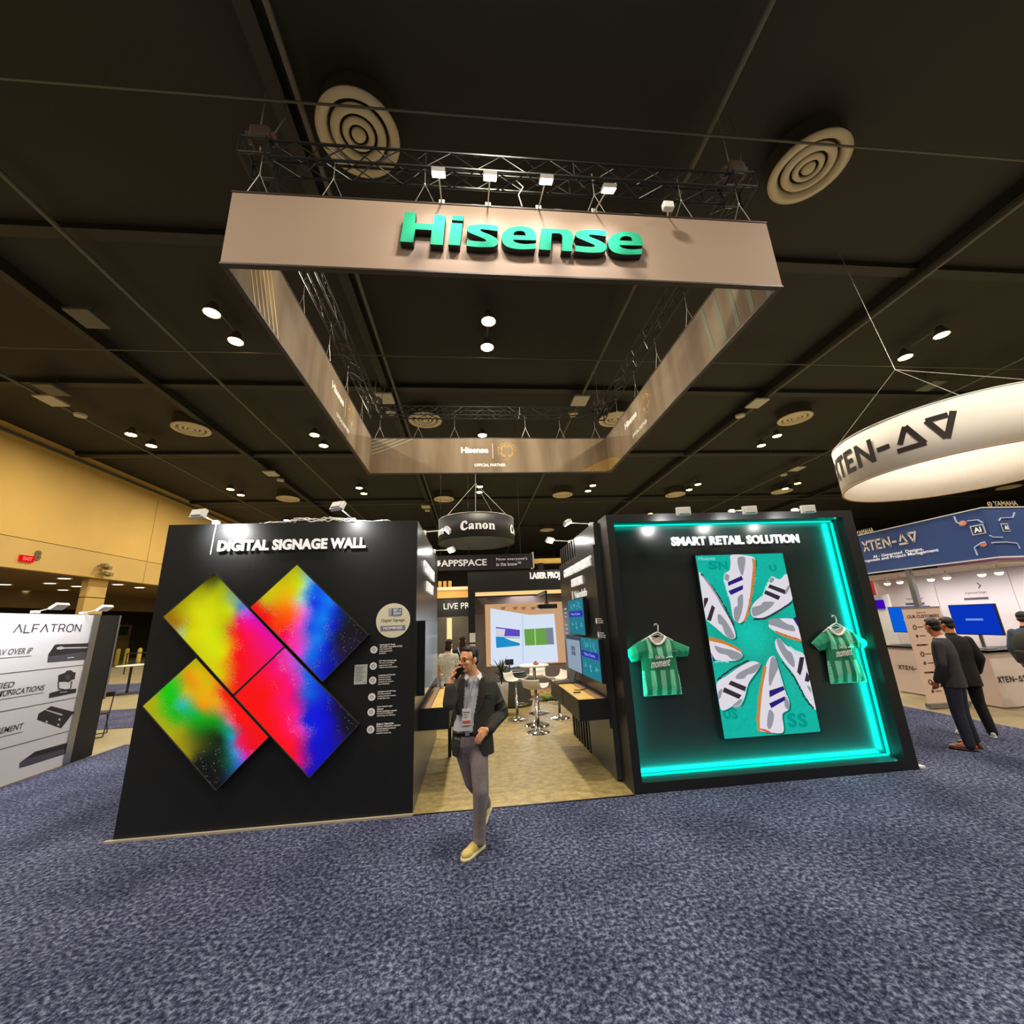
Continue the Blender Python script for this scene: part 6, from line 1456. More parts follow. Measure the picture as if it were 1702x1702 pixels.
wpoly('switch_front', q8([(418,470),(742,428),(738,492),(408,520)]), ink4, .005, b1); wpoly('switch_label', q8([(485,395),(520,382),(555,392),(758,388),(757,398),(556,402),(520,412),(488,408)]), ink3, .006, b1); wpoly('switch_ports', q8([(580,478),(635,472),(635,480),(580,487)]), ink3, .007, b1)
b2 = wpoly('camera_head_picture', q8([(500,630),(555,610),(575,590),(610,588),(630,605),(650,605),(640,665),(615,670),(590,690),(560,685),(498,690)]), ink2)
wpoly('camera_lens', q8([(555,650),(565,630),(590,625),(605,640),(600,665),(575,670)]), ink4, .005, b2)
mb = MB(); mb.path([W1(*q8([p_])[0]) for p_ in [(500, 690), (502, 745), (560, 755), (605, 745), (615, 680)]], .008, 5); mb.build('camera_yoke_picture', ink4, t)
wpoly('soundbar_picture', q8([(425,785),(510,760),(655,745),(650,780),(430,825),(418,825)]), ink2); wpoly('soundbar_light', q8([(515,775),(578,768),(578,774),(515,782)]), ink3, .005)
b3 = wpoly('box_picture', q8([(330,960),(440,895),(635,945),(525,1085),(318,1010)]), ink2); wpoly('box_stripe', q8([(385,930),(400,925),(540,965),(530,978)]), ink3, .005, b3)
for (x, y) in ((400, 1030), (510, 1010), (500, 1055)): wpoly('knob_print', q8([(x-9, y-9), (x+9, y-9), (x+9, y+9), (x-9, y+9)]), ink3, .006, b3)
b4 = wpoly('amplifier_picture', q8([(165,1425),(170,1380),(300,1285),(570,1210),(555,1305),(240,1405)]), ink2); wpoly('amplifier_front', q8([(172,1385),(235,1345),(555,1262),(553,1300),(240,1400),(168,1420)]), ink4, .005, b4)
for i, (y, on) in enumerate(((6.05, 1), (7.1, 0), (7.9, 0))):
    base = V((WXL-.03, y, 2.37)); head = V((WXL+.42, y-.15, 2.45))
    l_ = thing('arm_lamp', 'white arm lamp on the white product wall, %s' % ['bright nearest one', 'middle unlit one', 'far one by the corner post'][i], 'lamp', base, 0, 'arm lamps on the product wall')
    MB().bbox(base-V((.03, .05, 0)), base+V((.03, .05, .04)), .006).build('clamp', M['white'], l_); MB().tube(base+V((0, 0, .02)), head, .009).build('arm', M['white'], l_)
    MB().obox(head, (0, 1, 0), V((.8, 0, .6)), V((-.6, 0, .8)), .10, .06, .02).build('head', M['white'], l_)
    if on: MB().obox(head+V((-.0, 0, -.022)), (0, 1, 0), (1, 0, 0), (0, 0, 1), .08, .05, .006).build('lens', M['spotlens'], l_)
light('product_light', 'SPOT', (WXL+.5, 6.3, 2.75), 95, (1, .98, 1), (WXL, 6.4, 1.5), .08, 140, .9)
light('product_light', 'SPOT', (WXL+.5, 7.5, 2.75), 42, (1, .98, 1), (WXL, 7.5, 1.6), .08, 140, .9)
# folding chair
t = thing('folding_chair', 'black metal folding chair behind the product wall', 'chair', (-7.85, 10.1, 0), .5)
Mt = wm(t); 
def Wp(pts): return [Mt @ V(p_) for p_ in pts]
for s in (-.21, .21):
    MB().path(Wp([(s, -.22, .01), (s, 0, .43), (s, .16, .80), (s, .17, .84)]), .011).build('leg', M['dark'], t); MB().path(Wp([(s*.93, .26, .01), (s*.93, -.12, .45)]), .010).build('leg', M['dark'], t)
MB().path(Wp([(-.21, -.22, .01), (.21, -.22, .01)]), .011).path(Wp([(-.195, .26, .01), (.195, .26, .01)]), .010).build('foot_rail', M['dark'], t)
mb = MB().bbox((-.20, -.20, .44), (.20, .16, .465), .008); mb.v = [tuple(Mt @ V(v)) for v in mb.v]; mb.build('seat', M['dark'], t)
mb = MB().bbox((-.21, .14, .74), (.21, .17, .84), .01); mb.v = [tuple(Mt @ V(v)) for v in mb.v]; mb.build('backrest', M['dark'], t)
# cocktail table far
t = thing('cocktail_table', 'tall round table with white top on the far carpet strip', 'table', (-12.4, 17.1, 0))
MB().lathe([(0, .95), (.45, .95), (.45, .98), (0, .98)], (-12.4, 17.1, 0), 30).build('tabletop', M['white'], t); MB().tube((-12.4, 17.1, .03), (-12.4, 17.1, .95), .04).build('pole', M['dark'], t)
MB().lathe([(0, 0), (.32, 0), (.3, .03), (0, .05)], (-12.4, 17.1, 0), 24).build('base', M['dark'], t)
# bollards and far furniture
yb_ = mat('yellow_bollard', (196, 176, 60), .6)
for i, px in enumerate((192, 207, 228)):
    q = at(px, 1112, 2, 0); q = V((q.x, q.y, 0)) if 0 else at(px, 1107, 2, 0)
    t = thing('bollard', 'yellow safety bollard far back by the lobby, %s' % ['left', 'middle', 'right'][i], 'bollard', q, 0, 'yellow bollards')
    MB().lathe([(.13, 0), (.13, 1.1), (.08, 1.2), (0, 1.22)], q, 16).build('post', yb_, t, True); MB().lathe([(.2, 0), (.2, .03), (0, .03)], q, 16).build('base_plate', M['dark'], t)
t = thing('grandstand_rail', 'dark metal railing far back near the lobby', 'railing', at(228, 1108, 2, 0)); q = at(225, 1120, 2, 0)
MB().tube(q+V((-.6, 0, 0)), q+V((-.6, 0, 1.1)), .03).tube(q+V((1.2, 0, 0)), q+V((1.2, 0, 1.1)), .03).tube(q+V((-.6, 0, 1.1)), q+V((1.2, 0, 1.1)), .03).tube(q+V((-.6, 0, .6)), q+V((1.2, 0, .6)), .02).build('rail', M['dark'], t)
t = thing('lobby_door', 'greenish glazed lobby door beyond the product wall', 'door', at(185, 1112, 0, -33.5)); q = V((-33.8, at(190, 1080, 0, -33.8).y, 0))
MB().bbox((-33.95, q.y-1.6, 0), (-33.8, q.y+1.6, 3.2), .02).build('frame', mat('door_frame', (116, 104, 66), .6), t); MB().box((-33.8, q.y-1.2, 2.2), (-33.78, q.y+1.2, 3.0)).build('glass', mat('green_glass', (36, 60, 40), .1), t); MB().box((-33.8, q.y-1.2, 0.05), (-33.78, q.y+1.2, 2.1)).build('leaf', mat('door_leaf', (124, 106, 62), .6), t)
# ------------------------------------------------------------------ people
skin = mat('skin', (238, 172, 126), .55, noise=.05, nscale=12); hairm = mat('black_hair', (26, 22, 20), .5, noise=.3, nscale=60)
def remesh(mb, name, m, parent, vox, it=6, fac=.5, cut=None, solid=0, world=False):
    if world: mb.v = [tuple(wm(parent).inverted() @ V(v)) for v in mb.v]
    me = bpy.data.meshes.new(name); me.from_pydata(mb.v, [], mb.f)
    o = bpy.data.objects.new(name, me); C.objects.link(o)
    r = o.modifiers.new('r', 'REMESH'); r.mode = 'VOXEL'; r.voxel_size = vox; r.use_smooth_shade = True
    s = o.modifiers.new('s', 'SMOOTH'); s.iterations = it; s.factor = fac
    dg = bpy.context.evaluated_depsgraph_get(); dg.update()
    me2 = bpy.data.meshes.new_from_object(o.evaluated_get(dg)); bpy.data.objects.remove(o)
    if cut:
        bm = bmesh.new(); bm.from_mesh(me2)
        bmesh.ops.delete(bm, geom=[f for f in bm.faces if cut(f.calc_center_median(), f.normal)], context='FACES')
        if solid:
            bm.normal_update(); bmesh.ops.solidify(bm, geom=bm.faces[:], thickness=solid)
        bm.to_mesh(me2); bm.free()
    me2.name = name; me2.materials.clear(); me2.materials.append(m)
    me2.polygons.foreach_set('use_smooth', [True]*len(me2.polygons))
    p = bpy.data.objects.new(name, me2); C.objects.link(p); p.parent = parent
    return p
def cap(mb, p, q, r, r2=None):                 # tapered capsule
    r2 = r if r2 is None else r2; mb.tube(p, q, r, r2, n=14); mb.ball(p, r); mb.ball(q, r2); return mb
def chain(mb, pts, rs):
    for i in range(len(pts)-1): cap(mb, pts[i], pts[i+1], rs[i], rs[i+1])
    return mb
def loft(mb, secs, n=24):                      # secs: (cx, cy, z, rx, ry)
    vs = []
    for (x, y, z, rx, ry) in secs:
        for i in range(n):
            a = 2*pi*i/n; c_, s_ = cos(a), sin(a); e = .82
            vs.append((x+rx*math.copysign(abs(c_)**e, c_), y+ry*math.copysign(abs(s_)**e, s_), z))
    fs = [(k*n+i, k*n+(i+1) % n, (k+1)*n+(i+1) % n, (k+1)*n+i) for k in range(len(secs)-1) for i in range(n)]
    fs += [tuple(reversed(range(n))), tuple(range((len(secs)-1)*n, len(secs)*n))]
    return mb.add(vs, fs)
def hand(mb, w, d, pn, th, curl=.5, L=.17, k=1.0):
    """w wrist, d finger direction, pn palm normal, th thumb side, curl 0..1"""
    w, d, pn, th = V(w), V(d).normalized(), V(pn).normalized(), V(th).normalized()
    R = Matrix((th, d, pn)).transposed()
    mb.ball(w+d*.045, (.036*k, .052, .017), R)
    cap(mb, w-d*.03, w+d*.01, .026*k, .025*k)
    for i, (off, ln) in enumerate(((.027, .92), (.009, 1.0), (-.009, .94), (-.026, .76))):
        p = w+d*.085+th*off; a = curl*(.7+.08*i); segs = [.042*ln, .028*ln, .022*ln]; pts = [p-d*.01]; ang = 0
        for s_ in segs:
            ang += a; pts.append(pts[-1]+(d*cos(ang)+pn*sin(ang))*s_)
        chain(mb, pts, [.0092, .0085, .0078, .0066])
    p = w+d*.025+th*.026
    chain(mb, [p, p+(th*.75+d*.6+pn*.25).normalized()*.036, p+(th*.75+d*.6+pn*.25).normalized()*.036+(d*.9+pn*.6*curl+th*.1).normalized()*.034], [.013, .0105, .0085])
def head_parts(mbS, hc, yaw, tilt=0.0, s=1.0):
    R = (Matrix.Rotation(yaw, 3, 'Z') @ Matrix.Rotation(tilt, 3, 'X')); hc = V(hc)
    T_ = lambda x, y, z: hc+R @ V((x*s, y*s, z*s))
    B = lambda c, r: mbS.ball(T_(*c), tuple(q*s for q in r), R)
    B((0, .012, .03), (.075, .092, .088)); B((0, -.018, -.03), (.062, .070, .078)); B((0, -.055, -.088), (.028, .026, .022)); B((0, -.02, -.07), (.05, .055, .04))
    B((0, -.068, .022), (.055, .018, .012)); B((.034, -.058, -.022), (.026, .024, .022)); B((-.034, -.058, -.022), (.026, .024, .022))
    cap(mbS, T_(0, -.084, .012), T_(0, -.104, -.026), .009*s, .0135*s); B((.012, -.092, -.030), (.009, .010, .008)); B((-.012, -.092, -.030), (.009, .010, .008))
    for sx in (-1, 1): B((sx*.077, .014, -.008), (.009, .020, .032)); B((sx*.083, .022, -.002), (.006, .014, .022))
    cap(mbS, T_(-.018, -.080, -.062), T_(.018, -.080, -.062), .009*s)
    return T_, R
def face_bits(T_, R, par, s=1.0, glasses=False, open_=False):
    for sx in (-1, 1):
        MB().ball(T_(sx*.030, -.080, .002), (.014*s, .006*s, .006*s), R).build('eye', mat('eye_dark', (30, 22, 18), .3), par, True)
        MB().path([T_(sx*.012, -.091, .027), T_(sx*.03, -.089, .032), T_(sx*.05, -.075, .026)], .004*s, 6).build('eyebrow', hairm, par, True)
    MB().path([T_(-.024, -.083, -.063), T_(-.01, -.091, -.060), T_(0, -.092, -.061), T_(.01, -.091, -.060), T_(.024, -.083, -.063)], .0052*s, 6).path([T_(-.02, -.083, -.072), T_(0, -.090, -.074), T_(.02, -.083, -.072)], .0052*s, 6).build('lips', mat('lips', (150, 74, 60), .5), par, True)
    if glasses:
        g = MB()
        for sx in (-1, 1):
            g.path([T_(sx*.032+.024*cos(a), -.098+.010*abs(cos(a))*(sx*cos(a) > 0), .002+.017*sin(a)) for a in np.linspace(0, 2*pi, 21)], .0022*s, 5)
            g.path([T_(sx*.056, -.090, .006), T_(sx*.078, -.03, .008), T_(sx*.081, .02, .004)], .0022*s, 5)
        g.path([T_(-.009, -.099, .004), T_(.009, -.099, .004)], .002*s, 5)
        g.build('eyeglasses', mat('glasses_frame', (90, 60, 50), .3, .6), par, True)
def hair(T_, R, par, s=1.0, m=None, full=False, vox=.007, world=False):
    h = MB()
    h.ball(T_(0, .034, .050), (.080*s, .084*s, .079*s), R); h.ball(T_(0, -.002, .093), (.060*s, .062*s, .036*s), R)
    h.ball(T_(-.03, -.028, .092), (.035*s, .028*s, .024*s), R); h.ball(T_(.028, -.024, .092), (.035*s, .028*s, .022*s), R)
    h.ball(T_(0, .06, -.015), (.064*s, .05*s, .06*s), R)
    for sx in (-1, 1): h.ball(T_(sx*.074, .006, .030), (.008*s, .014*s, .032*s), R)
    if full: h.ball(T_(0, .05, -.06), (.08*s, .055*s, .10*s), R)
    return remesh(h, 'hair', m or hairm, par, vox, 3, world=world)
def shoe(par, heel, toe, m, sole_m, up=V((0, 0, 1)), nm='shoe', hgt=.085):
    heel, toe = V(heel), V(toe); d = (toe-heel); L = d.length; d.normalize(); s = d.cross(up).normalized(); u = s.cross(d).normalized()
    if u.z < 0: u = -u; 
    R = Matrix((s, d, u)).transposed(); mb = MB()
    mb.ball(heel+d*.05+u*.045, (.037, .055, .05), R); mb.ball(heel+d*(L*.5)+u*.045, (.043, L*.34, .045), R); mb.ball(toe-d*.06+u*.036, (.048, .068, .036), R); mb.ball(heel+d*.065+u*hgt, (.043, .062, .032), R)
    o = remesh(mb, nm, m, par, .006, 4, world=True)
    P = [(0, .0), (.034, .03), (.036, L*.4), (.047, L*.7), (.042, L*.9), (.02, L+.006), (-.02, L+.006), (-.042, L*.9), (-.047, L*.7), (-.036, L*.4), (-.034, .03)]
    MB().prism(smooth_poly(P, 3), lambda x, y, z: heel+s*x+d*y+u*z, -.004, .022).build('sole', sole_m, o, True)
    lc = MB()
    for k in range(4): c_ = toe-d*(.10+.024*k)+u*(.066+.007*k); lc.tube(c_-s*.022, c_+s*.022, .0035, n=5)
    lc.build('laces', sole_m, o); return o

# ---- main man on the phone
px0, py0 = 0.0, 4.25
man = thing('person', 'man in dark grey blazer, light shirt and grey trousers walking while talking on a phone', 'person', (px0, py0, 0))
P_ = lambda x, y, z: V((px0+x, py0+y, z))
def local(mb, t):
    Mi = wm(t).inverted(); mb.v = [tuple(Mi @ V(v)) for v in mb.v]; return mb
HC = P_(-.045, -.02, 1.607); HY_ = -R_(48)      # looking to picture left
bd = MB()
T_, RH = head_parts(bd, HC, HY_, 0.06)
nb = P_(0.0, .04, 1.43)
cap(bd, T_(0, .02, -.06), nb, .054, .060)
loft(bd, [(px0, py0+.03, 1.47, .06, .05), (px0+.005, py0+.03, 1.42, .15, .075), (px0, py0+.02, 1.30, .165, .095), (px0-.03, py0+.02, 1.10, .14, .09), (px0-.04, py0+.02, .95, .15, .09), (px0-.04, py0+.03, .86, .15, .09)])
shR, elR, wrR = P_(-.155, .03, 1.37), P_(-.225, -.17, 1.245), P_(-.205, -.155, 1.445)
shL, elL, wrL = P_(.175, .06, 1.345), P_(.275, .09, 1.09), P_(.125, -.13, 1.005)
chain(bd, [shR, elR, wrR], [.05, .038, .026]); chain(bd, [shL, elL, wrL], [.05, .038, .026])
hR_dir = V((.30, -.05, .95)); hand(bd, wrR, hR_dir, V((.93, -.1, -.3)), V((.1, -.95, .1)), .62)
hL_dir = V((-.72, -.45, -.42)); hand(bd, wrL, hL_dir, V((-.35, .35, -.85)), V((-.45, -.1, .85)), .85)
hipR, hipL = P_(-.11, .03, .88), P_(.03, .02, .88)
knL, anL = P_(.045, -.06, .50), P_(.028, .03, .10)
knR, anR = P_(-.035, .17, .50), P_(.105, .50, .20)
chain(bd, [hipR, knR, anR], [.075, .05, .035]); chain(bd, [hipL, knL, anL], [.075, .05, .035])
cap(bd, anL, anL+V((-.05, -.07, -.055)), .030, .022); cap(bd, anR, anR+V((-.05, -.10, -.12)), .034, .03)
body = remesh(local(bd, man), 'body', skin, man, .0055, 3, .4)
face_bits(T_, RH, man, 1, True)
hair(T_, RH, man, world=True)
# shirt
sh_ = MB(); loft(sh_, [(px0, py0+.03, 1.455, .07, .06), (px0+.0, py0+.025, 1.42, .14, .085), (px0, py0+.015, 1.30, .172, .105), (px0-.03, py0+.01, 1.10, .152, .105), (px0-.045, py0+.01, .985, .155, .105), (px0-.045, py0+.01, .955, .15, .10)])
shirt_m = mat('pale_grey_shirt', (206, 208, 218), .8, noise=.05, nscale=30)
remesh(local(sh_, man), 'shirt', shirt_m, man, .008, 3)
mb = MB()
for s in (-1, 1):
    a = P_(.0+s*.062, -.02, 1.485); b = P_(-.005+s*.016, -.098, 1.425); c = P_(-.01+s*.056, -.108, 1.365); d_ = P_(.0+s*.086, -.045, 1.43)
    mb.add([a, b, c, d_, a+V((s*.012, .02, 0)), b+V((0, -.008, 0)), c+V((0, -.010, 0)), d_+V((s*.008, -.004, 0))], [(0, 1, 2, 3), (4, 5, 6, 7), (0, 1, 5, 4), (1, 2, 6, 5), (2, 3, 7, 6), (3, 0, 4, 7)])
mb.path([P_(-.05, -.0, 1.475), P_(-.03, .06, 1.49), P_(.0, .09, 1.495), P_(.035, .065, 1.49), P_(.055, -.0, 1.475)], .013, 6)
mb.build('shirt_collar', mat('white_collar', (232, 226, 228), .7), man, True)
mb = MB(); [mb.ball(P_(-.012-.0035*i, -.094-.0*i, 1.36-.07*i), .0045, sub=1) for i in range(5)]; mb.build('shirt_buttons', M['white'], man)
# trousers
tr = MB(); loft(tr, [(px0-.045, py0+.02, .975, .150, .105), (px0-.045, py0+.02, .93, .158, .115), (px0-.045, py0+.025, .86, .160, .112), (px0-.045, py0+.03, .80, .12, .085), (px0-.045, py0+.03, .76, .06, .055)])
chain(tr, [hipR+V((.0, 0, -.02)), knR, P_(.085, .44, .25), P_(.10, .475, .20)], [.092, .066, .056, .056])
chain(tr, [hipL+V((.0, 0, -.02)), knL+V((.005, 0, .0)), P_(.032, .0, .22), P_(.030, .02, .115), P_(.024, .012, .088)], [.096, .072, .058, .060, .058])
for (z, sx) in ((.62, .06), (.45, .065), (.30, .05), (.20, .05)): tr.ball(P_(.04, -.03+.05*(z < .4), z), (sx+.012, .06, .02), Matrix.Rotation(.4, 3, 'Y'))
tm = mat('grey_trousers', (136, 126, 128), .85, noise=.08, nscale=40)
remesh(local(tr, man), 'trousers', tm, man, .008, 3)
mb = MB(); loft(mb, [(px0-.045, py0+.01, .955, .158, .112), (px0-.045, py0+.01, .992, .157, .110)]); mb.build('belt', mat('black_belt', (18, 18, 20), .25), man, True)
MB().bbox(P_(-.085, -.110, .957), P_(-.045, -.100, .990), .003).build('belt_buckle', M['chrome'], man)
# blazer
jk = MB(); loft(jk, [(px0, py0+.045, 1.475, .085, .055), (px0+.005, py0+.04, 1.445, .13, .085), (px0+.01, py0+.035, 1.39, .195, .11), (px0+.01, py0+.03, 1.28, .205, .13), (px0+.0, py0+.03, 1.12, .190, .13), (px0-.015, py0+.03, .98, .185, .13), (px0-.02, py0+.035, .86, .200, .135), (px0-.01, py0+.04, .76, .195, .13)])
chain(jk, [shR+V((.01, 0, 0)), (shR+elR)/2, elR, P_(-.218, -.168, 1.33), P_(-.213, -.165, 1.375)], [.072, .066, .060, .052, .052])
chain(jk, [shL+V((-.01, 0, 0)), (shL+elL)/2, elL, (elL+wrL)/2, wrL+V((.02, .02, 0))], [.072, .066, .062, .056, .050])
for (a, b, z) in ((.24, .05, 1.2), (.27, .06, 1.13), (.24, -.0, 1.05), (.2, -.04, 1.03)): jk.ball(P_(a, b, z), (.062, .06, .018), Matrix.Rotation(-.5, 3, 'Y'))
def cutj(c, n):
    x, y, z = c
    if z < .775: return True
    if y > .0 or n.y > .15: return False
    zt = [1.47, 1.40, 1.25, 1.10, .97, .86, .77]; xl = [-.085, -.085, -.092, -.104, -.118, -.140, -.16]; xr = [.075, .060, .030, -.002, -.012, .035, .085]
    return np.interp(-z, [-q for q in zt], xl) < x < np.interp(-z, [-q for q in zt], xr) and z < 1.6
blm = mat('dark_grey_blazer', (50, 48, 44), .8, noise=.12, nscale=40, bump=.15, bscale=200)
bl = remesh(local(jk, man), 'blazer', blm, man, .0075, 4, .5, cutj, .006)
zt = [1.44, 1.33, 1.20, 1.12]
for s, xs in ((-1, [-.092, -.105, -.115, -.108]), (1, [.082, .072, .045, .008])):
    mb = MB(); vs = []
    for i in range(4):
        y_ = -.098 if i else -.075
        wd = [.02, .045, .038, .006][i]
        vs += [P_(xs[i]+(-.0 if s < 0 else 0)-s*.012, y_-.012, zt[i]), P_(xs[i]+s*wd, y_-.016, zt[i]+.02*(i == 1))]
    mb.add(vs, [(2*i, 2*i+1, 2*i+3, 2*i+2) for i in range(3)]); mb.build('lapel', mat('blazer_lapel', (44, 42, 39), .8), man, True, fix=False)
MB().bbox(P_(.105, -.118, 1.285), P_(.165, -.105, 1.297), .003).build('breast_pocket', mat('blazer_lapel', (40, 38, 36), .8), man)
# badge on lanyard
t = thing('name_badge', 'white and red conference badge hanging on the man\'s shirt', 'badge', P_(-.065, -.105, 1.12))
MB().bbox(P_(-.110, -.112, 1.045), P_(-.030, -.107, 1.185), .002).build('card', M['white'], t)
MB().box(P_(-.106, -.1135, 1.06), P_(-.034, -.112, 1.085)).build('red_strip', mat('badge_red', (210, 90, 96), .6), t)
MB().box(P_(-.100, -.1135, 1.15), P_(-.040, -.112, 1.16)).box(P_(-.095, -.1135, 1.13), P_(-.055, -.112, 1.136)).box(P_(-.095, -.1135, 1.11), P_(-.060, -.112, 1.116)).build('print', slate, t)
MB().path([P_(-.07, -.11, 1.185), P_(-.055, -.108, 1.30), P_(-.03, -.09, 1.42), P_(-.04, -.03, 1.47)], .004).path([P_(-.07, -.11, 1.185), P_(-.03, -.108, 1.30), P_(.0, -.09, 1.42), P_(.04, -.03, 1.47)], .004).build('lanyard', mat('lanyard_grey', (150, 156, 170), .7), t)
# phone
t = thing('smartphone', 'dark smartphone held to the man\'s mouth', 'phone', P_(-.135, -.18, 1.53))
MB().obox(P_(-.140, -.160, 1.515), V((.55, -.45, .7)).normalized(), V((-.45, -.85, -.2)).normalized().cross(V((.55, -.45, .7)).normalized()).normalized(), V((-.45, -.85, -.2)).normalized(), .068, .034, .0045).build('phone_body', M['dark'], t)
# shoes
yel = mat('pale_yellow_knit', (214, 190, 112), .8, noise=.12, nscale=80); solem = mat('cream_sole', (230, 218, 180), .6)
shoe(man, P_(.075, .10, .004), P_(-.115, -.125, .004), yel, solem)
shoe(man, P_(.155, .60, .135), P_(.045, .40, .02), yel, solem)
MB().tube(P_(.026, .035, .09), P_(.026, .03, .125), .038, n=16).build('sock', M['dark'], man, True)

# ---- generic standing figure (facing local -Y), simpler
def stander(nm_label, x, y, rz, hgt, J, mt, coat=True, hem=.80, shoes=None, hairmat=None, group=None, longhair=False, headyaw=0.0, headtilt=0.0, lean=0.0, skinm=None, arms=None, faces=True, vox=.009):
    t = thing('person', nm_label, 'person', (x, y, 0), rz, group); k = hgt/1.74
    Mt = wm(t)
    q = lambda a, b, c: V((a*k, b*k+lean*(c/1.4)**2, c*k))
    sk = skinm or skin
    b = MB(); hc = q(0, -.03, 1.625)
    Tl, Rl = head_parts(b, hc, headyaw, headtilt, k)
    cap(b, Tl(0, .02, -.06), q(0, .02, 1.43), .052*k, .058*k)
    loft(b, [q(0, .02, z).to_tuple()+(rx*k, ry*k) for z, rx, ry in ((1.47, .06, .05), (1.42, .15, .07), (1.30, .165, .09), (1.1, .14, .085), (.95, .15, .09), (.86, .15, .09))])
    for s in (-1, 1):
        a = arms[0 if s < 0 else 1]; sh, el, wr = q(s*.18, .02, 1.39), q(*a[0]), q(*a[1])
        chain(b, [sh, el, wr], [.048*k, .038*k, .026*k]); d = (wr-el).normalized()
        hand(b, wr, d, V((-s, -.2, 0)), V((0, -1, 0)), .45)
        L_ = J[0 if s < 0 else 1]; hp, kn, an = q(s*.09, .02, .88), q(*L_[0]), q(*L_[1])
        chain(b, [hp, kn, an], [.075*k, .05*k, .035*k]); cap(b, an, an+V((0, -.09, -.05)), .032, .028)
    bo = remesh(b, 'body', sk, t, vox*.75, 3, .4)
    if faces:
        wT = lambda *a_: Mt @ Tl(*a_); face_bits(wT, Mt.to_3x3() @ Rl, t, k)
    hair(Tl, Rl, t, k, hairmat, longhair)
    tr = MB(); loft(tr, [q(0, .02, z).to_tuple()+(rx*k, ry*k) for z, rx, ry in ((.98, .15, .105), (.9, .165, .115), (.8, .16, .115))])
    for i, s in ((0, -1), (1, 1)):
        L_ = J[i]; hp, kn, an = q(s*.085, .02, .87), q(*L_[0]), q(*L_[1]); chain(tr, [hp, kn, an+V((0, .0, .0))], [.10*k, .076*k, .062*k]); cap(tr, an, an-V((0, 0, .035)), .062*k, .062*k)
    remesh(tr, 'trousers', mt[1], t, vox, 4)
    jk = MB(); z0 = hem
    loft(jk, [q(0, .02, z).to_tuple()+(rx*k, ry*k) for z, rx, ry in ((1.47, .075, .06), (1.43, .15, .085), (1.37, .195, .105), (1.25, .20, .125), (1.08, .178, .12), (.95, .182, .125), (hem, .19, .13))])
    for s in (-1, 1):
        a = arms[0 if s < 0 else 1]; sh, el, wr = q(s*.175, .02, 1.385), q(*a[0]), q(*a[1])
        if coat: chain(jk, [sh, el, wr-(wr-el)*.05], [.070*k, .058*k, .048*k])
        else: cap(jk, sh, sh+(el-sh)*.6, .066*k, .06*k)
    cut = (lambda c, n: c.y < 0 and abs(c.x) < .055*(c.z-.9)/.5 and c.z > 1.1 and n.y < -.3) if coat and faces else None
    remesh(jk, 'jacket' if coat else 'shirt', mt[0], t, vox, 4, .5, cut, .006 if cut else 0)
    if coat:
        s_ = MB(); loft(s_, [q(0, .02, z).to_tuple()+(rx*k, ry*k) for z, rx, ry in ((1.505, .058, .055), (1.47, .066, .06), (1.42, .14, .08), (1.30, .168, .1), (1.05, .15, .1))]); remesh(s_, 'shirt_collar', mt[2], t, vox, 2)
    for i in (0, 1):
        an = q(*J[i][1]); dirv = V((J[i][2][0], J[i][2][1], 0)).normalized()
        hl, te = an-dirv*.07, an+dirv*.21; hl.z = te.z = .004
        shoe(t, Mt @ hl, Mt @ te, shoes[0], shoes[1]) if False else shoe_local(t, hl, te, shoes)
    return t
def shoe_local(t, hl, te, shoes):
    L0 = [c for c in t.children]
    Mi = wm(t)
    # build in world space, remesh() leaves coordinates as given, so give local ones and fix the children afterwards
    heel, toe = V(hl), V(te); d = (toe-heel); L = d.length; d.normalize(); s = d.cross(V((0, 0, 1))).normalized(); u = V((0, 0, 1)); R = Matrix((s, d, u)).transposed(); mb = MB()
    mb.ball(heel+d*.05+u*.045, (.037, .055, .05), R); mb.ball(heel+d*(L*.5)+u*.04, (.039, L*.34, .04), R); mb.ball(toe-d*.06+u*.030, (.042, .066, .028), R)
    o = remesh(mb, 'shoe', shoes[0], t, .008, 3)
    P = [(0, .0), (.034, .03), (.036, L*.4), (.045, L*.7), (.04, L*.9), (.02, L+.004), (-.02, L+.004), (-.04, L*.9), (-.045, L*.7), (-.036, L*.4), (-.034, .03)]
    MB().prism(smooth_poly(P, 3), lambda x, y, z: Mi @ (heel+s*x+d*y+u*z), -.003, .02).build('sole', shoes[1], o, True)
navys = mat('charcoal_suit', (44, 42, 48), .75, noise=.1, nscale=30); navyt = mat('navy_trousers', (30, 34, 52), .75, noise=.1, nscale=30); blk_c = mat('black_cloth', (20, 18, 18), .8)
tan_s = mat('tan_leather', (150, 82, 48), .35); skin2 = mat('skin_warm', (214, 128, 84), .55)
leg = lambda dx=.0: [((-.10, -.01, .48), (-.11, .03, .10), (-.35, -1)), ((.10, .0, .48), (.12, .03, .10), (.2, -1))]
armd = [((-.25, .04, 1.12), (-.23, -.10, .90)), ((.25, .04, 1.12), (.23, -.06, .88))]
A_ = stander('man in charcoal suit jacket, navy trousers and tan shoes seen from behind', 6.74, 5.62, R_(205), 1.72, leg(), (navys, navyt, M['white']), True, .80, (tan_s, M['dark']), hairm, None, False, R_(-35), .1, 0, skin2, [((-.25, .02, 1.12), (-.20, -.09, .89)), ((.25, .02, 1.12), (.20, -.09, .89))])
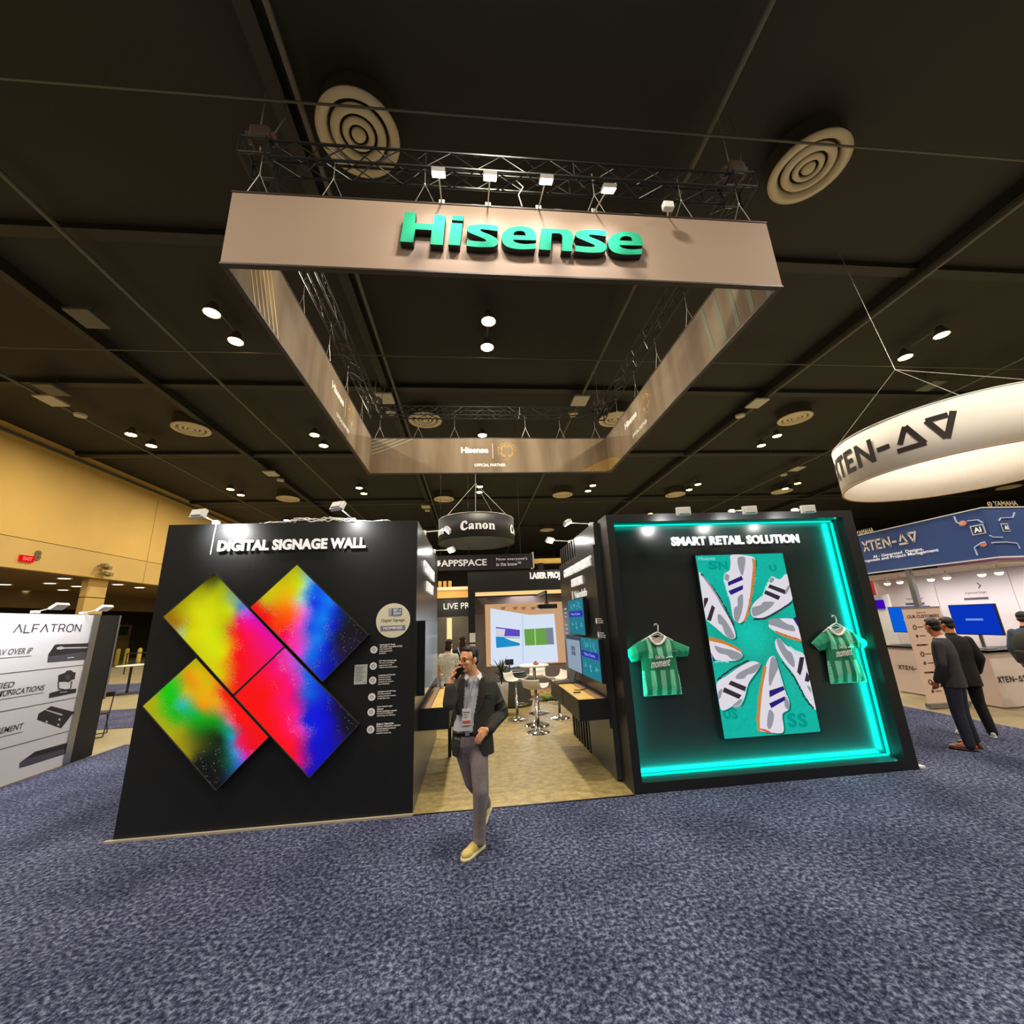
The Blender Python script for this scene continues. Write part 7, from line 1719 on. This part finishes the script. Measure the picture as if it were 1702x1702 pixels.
B_ = stander('man in black jacket and white sneakers standing behind the suited man', 7.48, 6.05, R_(150), 1.71, [((-.10, -.03, .48), (-.13, .02, .10), (-.3, -1)), ((.12, .02, .48), (.15, .06, .10), (.3, -1))], (blk_c, blk_c, blk_c), True, .72, (M['white'], M['white']), hairm, None, False, R_(30), .12, 0, skin2, armd)
C_ = stander('person at the right edge wearing a dark backpack, face turned to the counter', 9.68, 6.60, R_(105), 1.72, leg(), (mat('blue_grey_jacket', (62, 74, 92), .8), blk_c, blk_c), True, .80, (M['dark'], M['dark']), hairm, None, False, R_(0), .15, 0, skin, armd)
t = thing('backpack', 'dark olive backpack worn by the person at the right edge', 'backpack', (9.54, 6.40, 1.05))
mb = MB(); mb.ball((9.47, 6.52, 1.14), (.16, .19, .26), sub=3).ball((9.46, 6.51, .99), (.17, .20, .15), sub=3); remesh(local(mb, t), 'bag_body', mat('olive_bag', (46, 44, 36), .8), t, .012, 4)
MB().bbox((9.26, 6.40, .94), (9.33, 6.60, 1.10), .03).build('front_pocket', mat('olive_bag2', (38, 36, 30), .8), t); MB().path([(9.58, 6.42, 1.36), (9.64, 6.52, 1.44), (9.70, 6.72, 1.3)], .018).build('strap', M['rubber'], t)
pat = mat('white_print_shirt', (214, 212, 196), .8, noise=.35, nscale=30)
D_ = stander('person in pale patterned shirt and black trousers behind the left desk', -.50, 9.0, R_(160), 1.63, leg(), (pat, blk_c, pat), False, .84, (M['dark'], M['dark']), mat('dark_brown_hair', (40, 22, 22), .6), None, True, 0, .1, 0, skin, armd, vox=.011)
E2 = stander('person in black jacket with pale straps behind the man on the phone', -.24, 9.9, R_(185), 1.66, leg(), (blk_c, blk_c, blk_c), True, .80, (M['dark'], M['dark']), mat('maroon_hair', (54, 16, 22), .6), None, True, 0, .1, 0, skin, armd, vox=.011)
mb = MB()
for s in (-1, 1): mb.path([E2.matrix_basis @ V((s*.11, .12, 1.42)), E2.matrix_basis @ V((s*.02, .17, 1.2)), E2.matrix_basis @ V((-s*.10, .16, 1.0))], .012, 6)
Mi_ = wm(E2); mb = MB()
for s in (-1, 1): mb.path([Mi_ @ V((s*.11, .10, 1.42)), Mi_ @ V((s*.03, .165, 1.2)), Mi_ @ V((-s*.08, .16, 1.0))], .012, 6)
mb.build('pale_straps', mat('pale_strap', (176, 180, 190), .6), E2, True)
# water bottle on the left desk
t = thing('water_bottle', 'small clear water bottle with white cap at the far end of the left desk', 'bottle', (-.50, 7.05, .964)); bx, by, bz = -.50, 7.05, .964
MB().lathe([(0, 0), (.032, 0), (.034, .01), (.034, .12), (.03, .15), (.013, .175), (.013, .19), (0, .19)], (bx, by, bz), 20).build('bottle_body', mat('clear_blue_plastic', (150, 158, 176), .15), t, True)
MB().lathe([(0, .19), (.016, .19), (.016, .212), (0, .212)], (bx, by, bz), 16).build('cap', M['white'], t, True)
MB().lathe([(.0345, .05), (.0345, .11)], (bx, by, bz), 20).build('paper_label', mat('bottle_label', (190, 190, 200), .6), t, True)

for a in bpy.data.objects:                      # every part follows its thing without offsets
    if a.parent: a.matrix_parent_inverse = Matrix.Identity(4)
